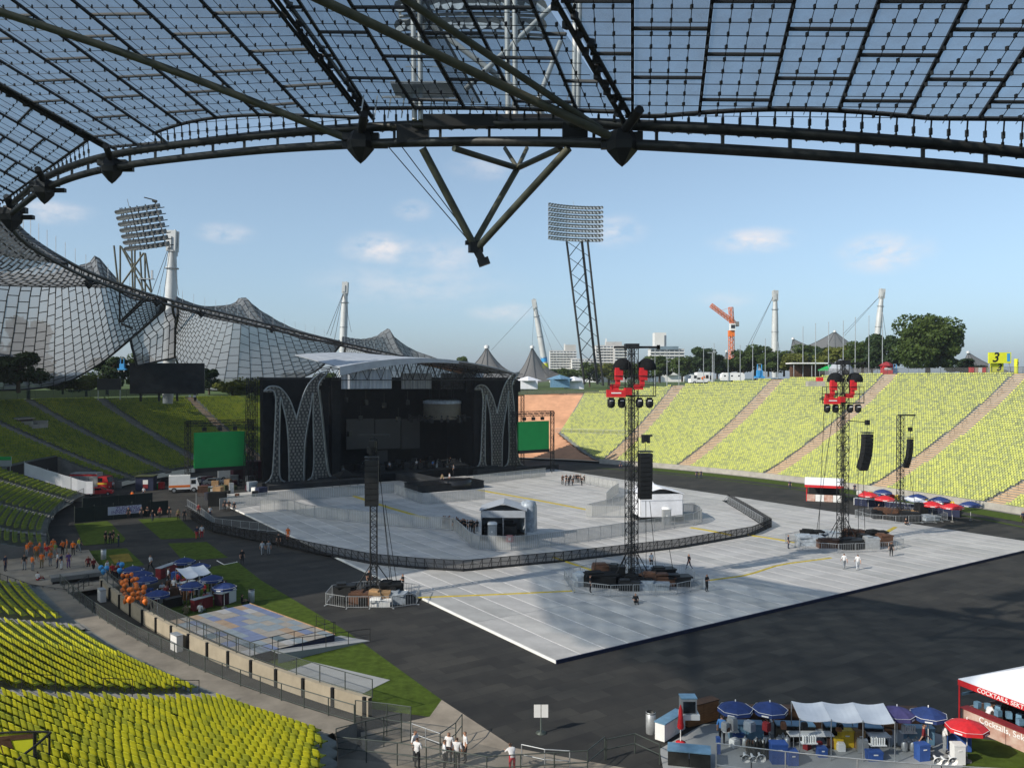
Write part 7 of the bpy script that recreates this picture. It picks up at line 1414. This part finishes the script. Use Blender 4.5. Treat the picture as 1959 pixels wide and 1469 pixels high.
for a in (('technician in black working at the left tower base',706,1122,B2,B2,'stand',30),('guard in black leaning on the ring of the left tower',771,1130,B2,B2,'arms',-60),('man in black standing alone on the asphalt near lawn',463,1079,B2,B2,'stand',40),('person in pale grey walking near the barricade',502,1062,'p_lgrey','p_grey','walk',20),('smaller person in grey beside the pale one',514,1061,'p_grey','p_grey','stand',10),('man in orange vest at the black barricade',551,1033,'p_orange','p_orange','stand',0),('man in black leaning at the black barricade',533,1046,B2,'p_brown','stand',0),('man in dark top and red trousers by the entrance barrier',377,1031,NV,'p_red','walk',20),('man in white shirt and red trousers by the entrance barrier',386,1029,W_,'p_red','stand',20),
          ('leftmost of the four dark clad men on the lawn edge',202,1040,B2,B2,'stand',80),('second of the four dark clad men on the lawn edge',211,1041,B2,B2,'stand',10),('third of the four dark clad men on the lawn edge',217,1038,B2,'p_brown','stand',-40),('dark clad man holding a white cloth on the lawn edge',227,1046,NV,NV,'arms',-70),
          ('guard in black before the left end of the banner',246,992,B2,B2,'stand',0),('guard in black before the right end of the banner',271,991,B2,B2,'stand',0),('guard in black just right of the banner',282,990,B2,B2,'arms',0),('guard in black with pale sleeves on the lawn by the banner',292,997,B2,NV,'walk',30),('guard in dark red top right of the banner',306,991,'p_dred',B2,'stand',0),('guard in black near the path corner',324,990,B2,B2,'stand',0),('guard in brown jacket at the arena entrance',341,995,'p_khaki','p_brown','stand',0),('guard in black leaning on the entrance barrier',353,996,B2,B2,'stand',0),
          ('woman in pale top walking on the asphalt by the left bar',288,1091,'p_lgrey',B2,'walk',-30),('left man in dark red shirt at the moat fence',169,1093,'p_dred',B2,'stand',30),('right man in dark red shirt at the moat fence',179,1097,'p_dred',B2,'walk',60),('man in red shirt at the right side of the left bar',366,1152,'p_red',B2,'stand',0),('second man in red shirt behind the dark red counter',392,1148,'p_red',B2,'arms',-40),('man in white shirt in the middle of the left bar',347,1150,W_,B2,'stand',90),('man in white shirt below the blue parasol front',333,1138,W_,B2,'stand',0),('person in white shirt sitting at the platform edge',383,1172,W_,'p_grey','sit',170),('person in khaki jacket sitting at the platform edge',355,1175,'p_khaki','p_khaki','sit',190),('person in black sitting at the platform corner',463,1155,B2,B2,'sit',120),('person in dark red top in the balloon crowd',215,1108,'p_red',B2,'stand',40),('person in brown top behind the orange balloons',231,1106,'p_dred',B2,'stand',0),('person in white top amid the orange balloons',262,1148,W_,B2,'stand',0),('person in dark top by the blue crate of the left bar',290,1165,B2,B2,'stand',0),('worker in orange vest behind the board fences',253,958,'p_orange',B2,'stand',0),('person in pale top by the rear board fence',275,950,'p_lgrey',NV,'walk',0),('man in pale shirt beside the fire engine cab',216,937,W_,B2,'stand',0),
          ('left guard in black at the container by the arena entrance',430,977,B2,B2,'stand',0),('middle guard in black at the arena entrance floor',438,977,B2,'p_brown','stand',0),('right guard in black at the arena entrance floor',448,980,B2,B2,'stand',0),('person in grey at the dark entrance slope',402,990,'p_lgrey',NV,'stand',0),('person in dark red top behind the entrance barrier',380,985,'p_dred',B2,'stand',0),
          ('left of two guards on the far grass edge',1333,915,NV,NV,'stand',0),('right of two guards on the far grass edge',1341,915,NV,NV,'stand',0),('guard in navy at the far end of the green stand',1187,898,NV,NV,'stand',0),('guard in navy left of the far red stall',1511,936,NV,NV,'stand',0),('guard in navy right of the far red stall',1635,943,NV,NV,'stand',0),('person in dark top at the right picture edge',1957,1000,NV,'p_brown','walk',0)): person(*a)
for a in (('man in dark top at the head of the moat stairs',47,1090,B2,'p_grey','stand',0),('man in orange vest by the moat stairs, left one',62,1092,'p_orange','p_grey','stand',150),('man in orange vest and olive trousers by the moat stairs',80,1086,'p_orange','p_khaki','stand',0),('man in white shirt talking on the pale path',110,1086,W_,NV,'stand',-60),('man in dark shirt and white trousers on the pale path',117,1089,NV,W_,'stand',90),('woman in purple clothes on the pale path',131,1086,'p_purple','p_purple','stand',60),('person in white top and red trousers at the stair rail',72,1110,W_,'p_red','sit',160),('man in orange vest next to the man in yellow',140,1062,'p_orange',B2,'stand',0),('man in bright yellow vest at the lawn corner',151,1056,'p_yellow','p_grey','walk',90),('man in red vest in the group under the left stand',90,1070,'p_red','p_grey','stand',20),('man in green shirt in the group under the left stand',106,1066,'p_green','p_grey','stand',-20),('person in navy at the left picture edge',10,1092,NV,NV,'stand',90)): person(*a, z=.6)
rr = random.Random(8); cl = ((W_,'white'),('p_dred','dark red'),('p_red','red'),(B2,'black'),('p_blue','blue'),('p_khaki','khaki'),('p_lgrey','pale grey'))
for k, (x, y) in enumerate(((205,1103),(222,1112),(238,1118),(246,1126),(228,1101),(268,1140),(256,1152),(310,1146),(318,1152),(340,1128),(358,1140),(376,1142),(404,1136),(412,1142),(322,1118),(300,1168),(270,1158),(248,1112))): person('guest in %s top in the crowd of the left bar' % cl[k % 7][1], x, y, cl[k % 7][0], B2, ('stand','arms')[k % 2], rr.uniform(0,360), group='guests of the left bar', h=rr.uniform(1.65,1.85))
for k, (x, y) in enumerate(((52,1066),(58,1062),(70,1070),(76,1062),(86,1064),(97,1068),(102,1058),(120,1062),(128,1058),(96,1082))): person('steward in an orange vest in the loose group under the left stand', x, y, 'p_orange', ('p_grey',B2,'p_khaki')[k % 3], ('stand','arms')[k % 2], rr.uniform(0,360), .6, group='stewards under the left stand', h=rr.uniform(1.68,1.85))
rr = random.Random(4)
for k in range(17): person('security guard in black in the line left of the open mixing booth', 849+k*3.9+rr.uniform(-1.5,1.5), 1010+k*.55+rr.uniform(-2,3), B2, B2 if k % 3 else 'p_brown', ('stand','arms')[k % 2], rr.uniform(0,360), .2, group='guards left of the open booth', h=rr.uniform(1.68,1.88))
for k in range(13): person('security guard in black in the cluster on the cover right of the stage', 1074+k*3.6+rr.uniform(-1.5,1.5), 926+rr.uniform(-4,3), B2, B2, ('stand','arms')[k % 2], rr.uniform(0,360), .2, group='guards right of the stage', h=rr.uniform(1.68,1.88))
for k, (x, y) in enumerate(((745,899),(797,895),(804,893),(828,896),(862,889),(868,905),(860,922),(846,924))): person(('stage hand in grey on the dark stage, left one','stage hand in white on the middle of the stage','stage hand in dark red on the middle of the stage','stage hand in blue near the drum','stage hand in black at the right of the stage','stage hand at the small black gazebo','person in pale top on the thrust catwalk','person in brown top on the thrust catwalk')[k], x, y, ('p_lgrey',W_,'p_dred','p_blue',B2,'p_grey','p_lgrey','p_khaki')[k], B2, 'stand', k*50, 1.66)

# ================================================================== air
hz = MB().box((0, 0, 65), (9600, 9600, 140)).build('haze', 'park_grass', kind='stuff')
m = bpy.data.materials.new('air'); m.use_nodes = True; t = m.node_tree; t.nodes.clear(); o_ = t.nodes.new('ShaderNodeOutputMaterial'); v = t.nodes.new('ShaderNodeVolumePrincipled'); v.inputs['Color'].default_value = (.86,.92,1,1); v.inputs['Density'].default_value = .00013; v.inputs['Anisotropy'].default_value = .2
t.links.new(v.outputs[0], o_.inputs['Volume']); hz.data.materials.clear(); hz.data.materials.append(m); SC.cycles.volume_bounces = 0
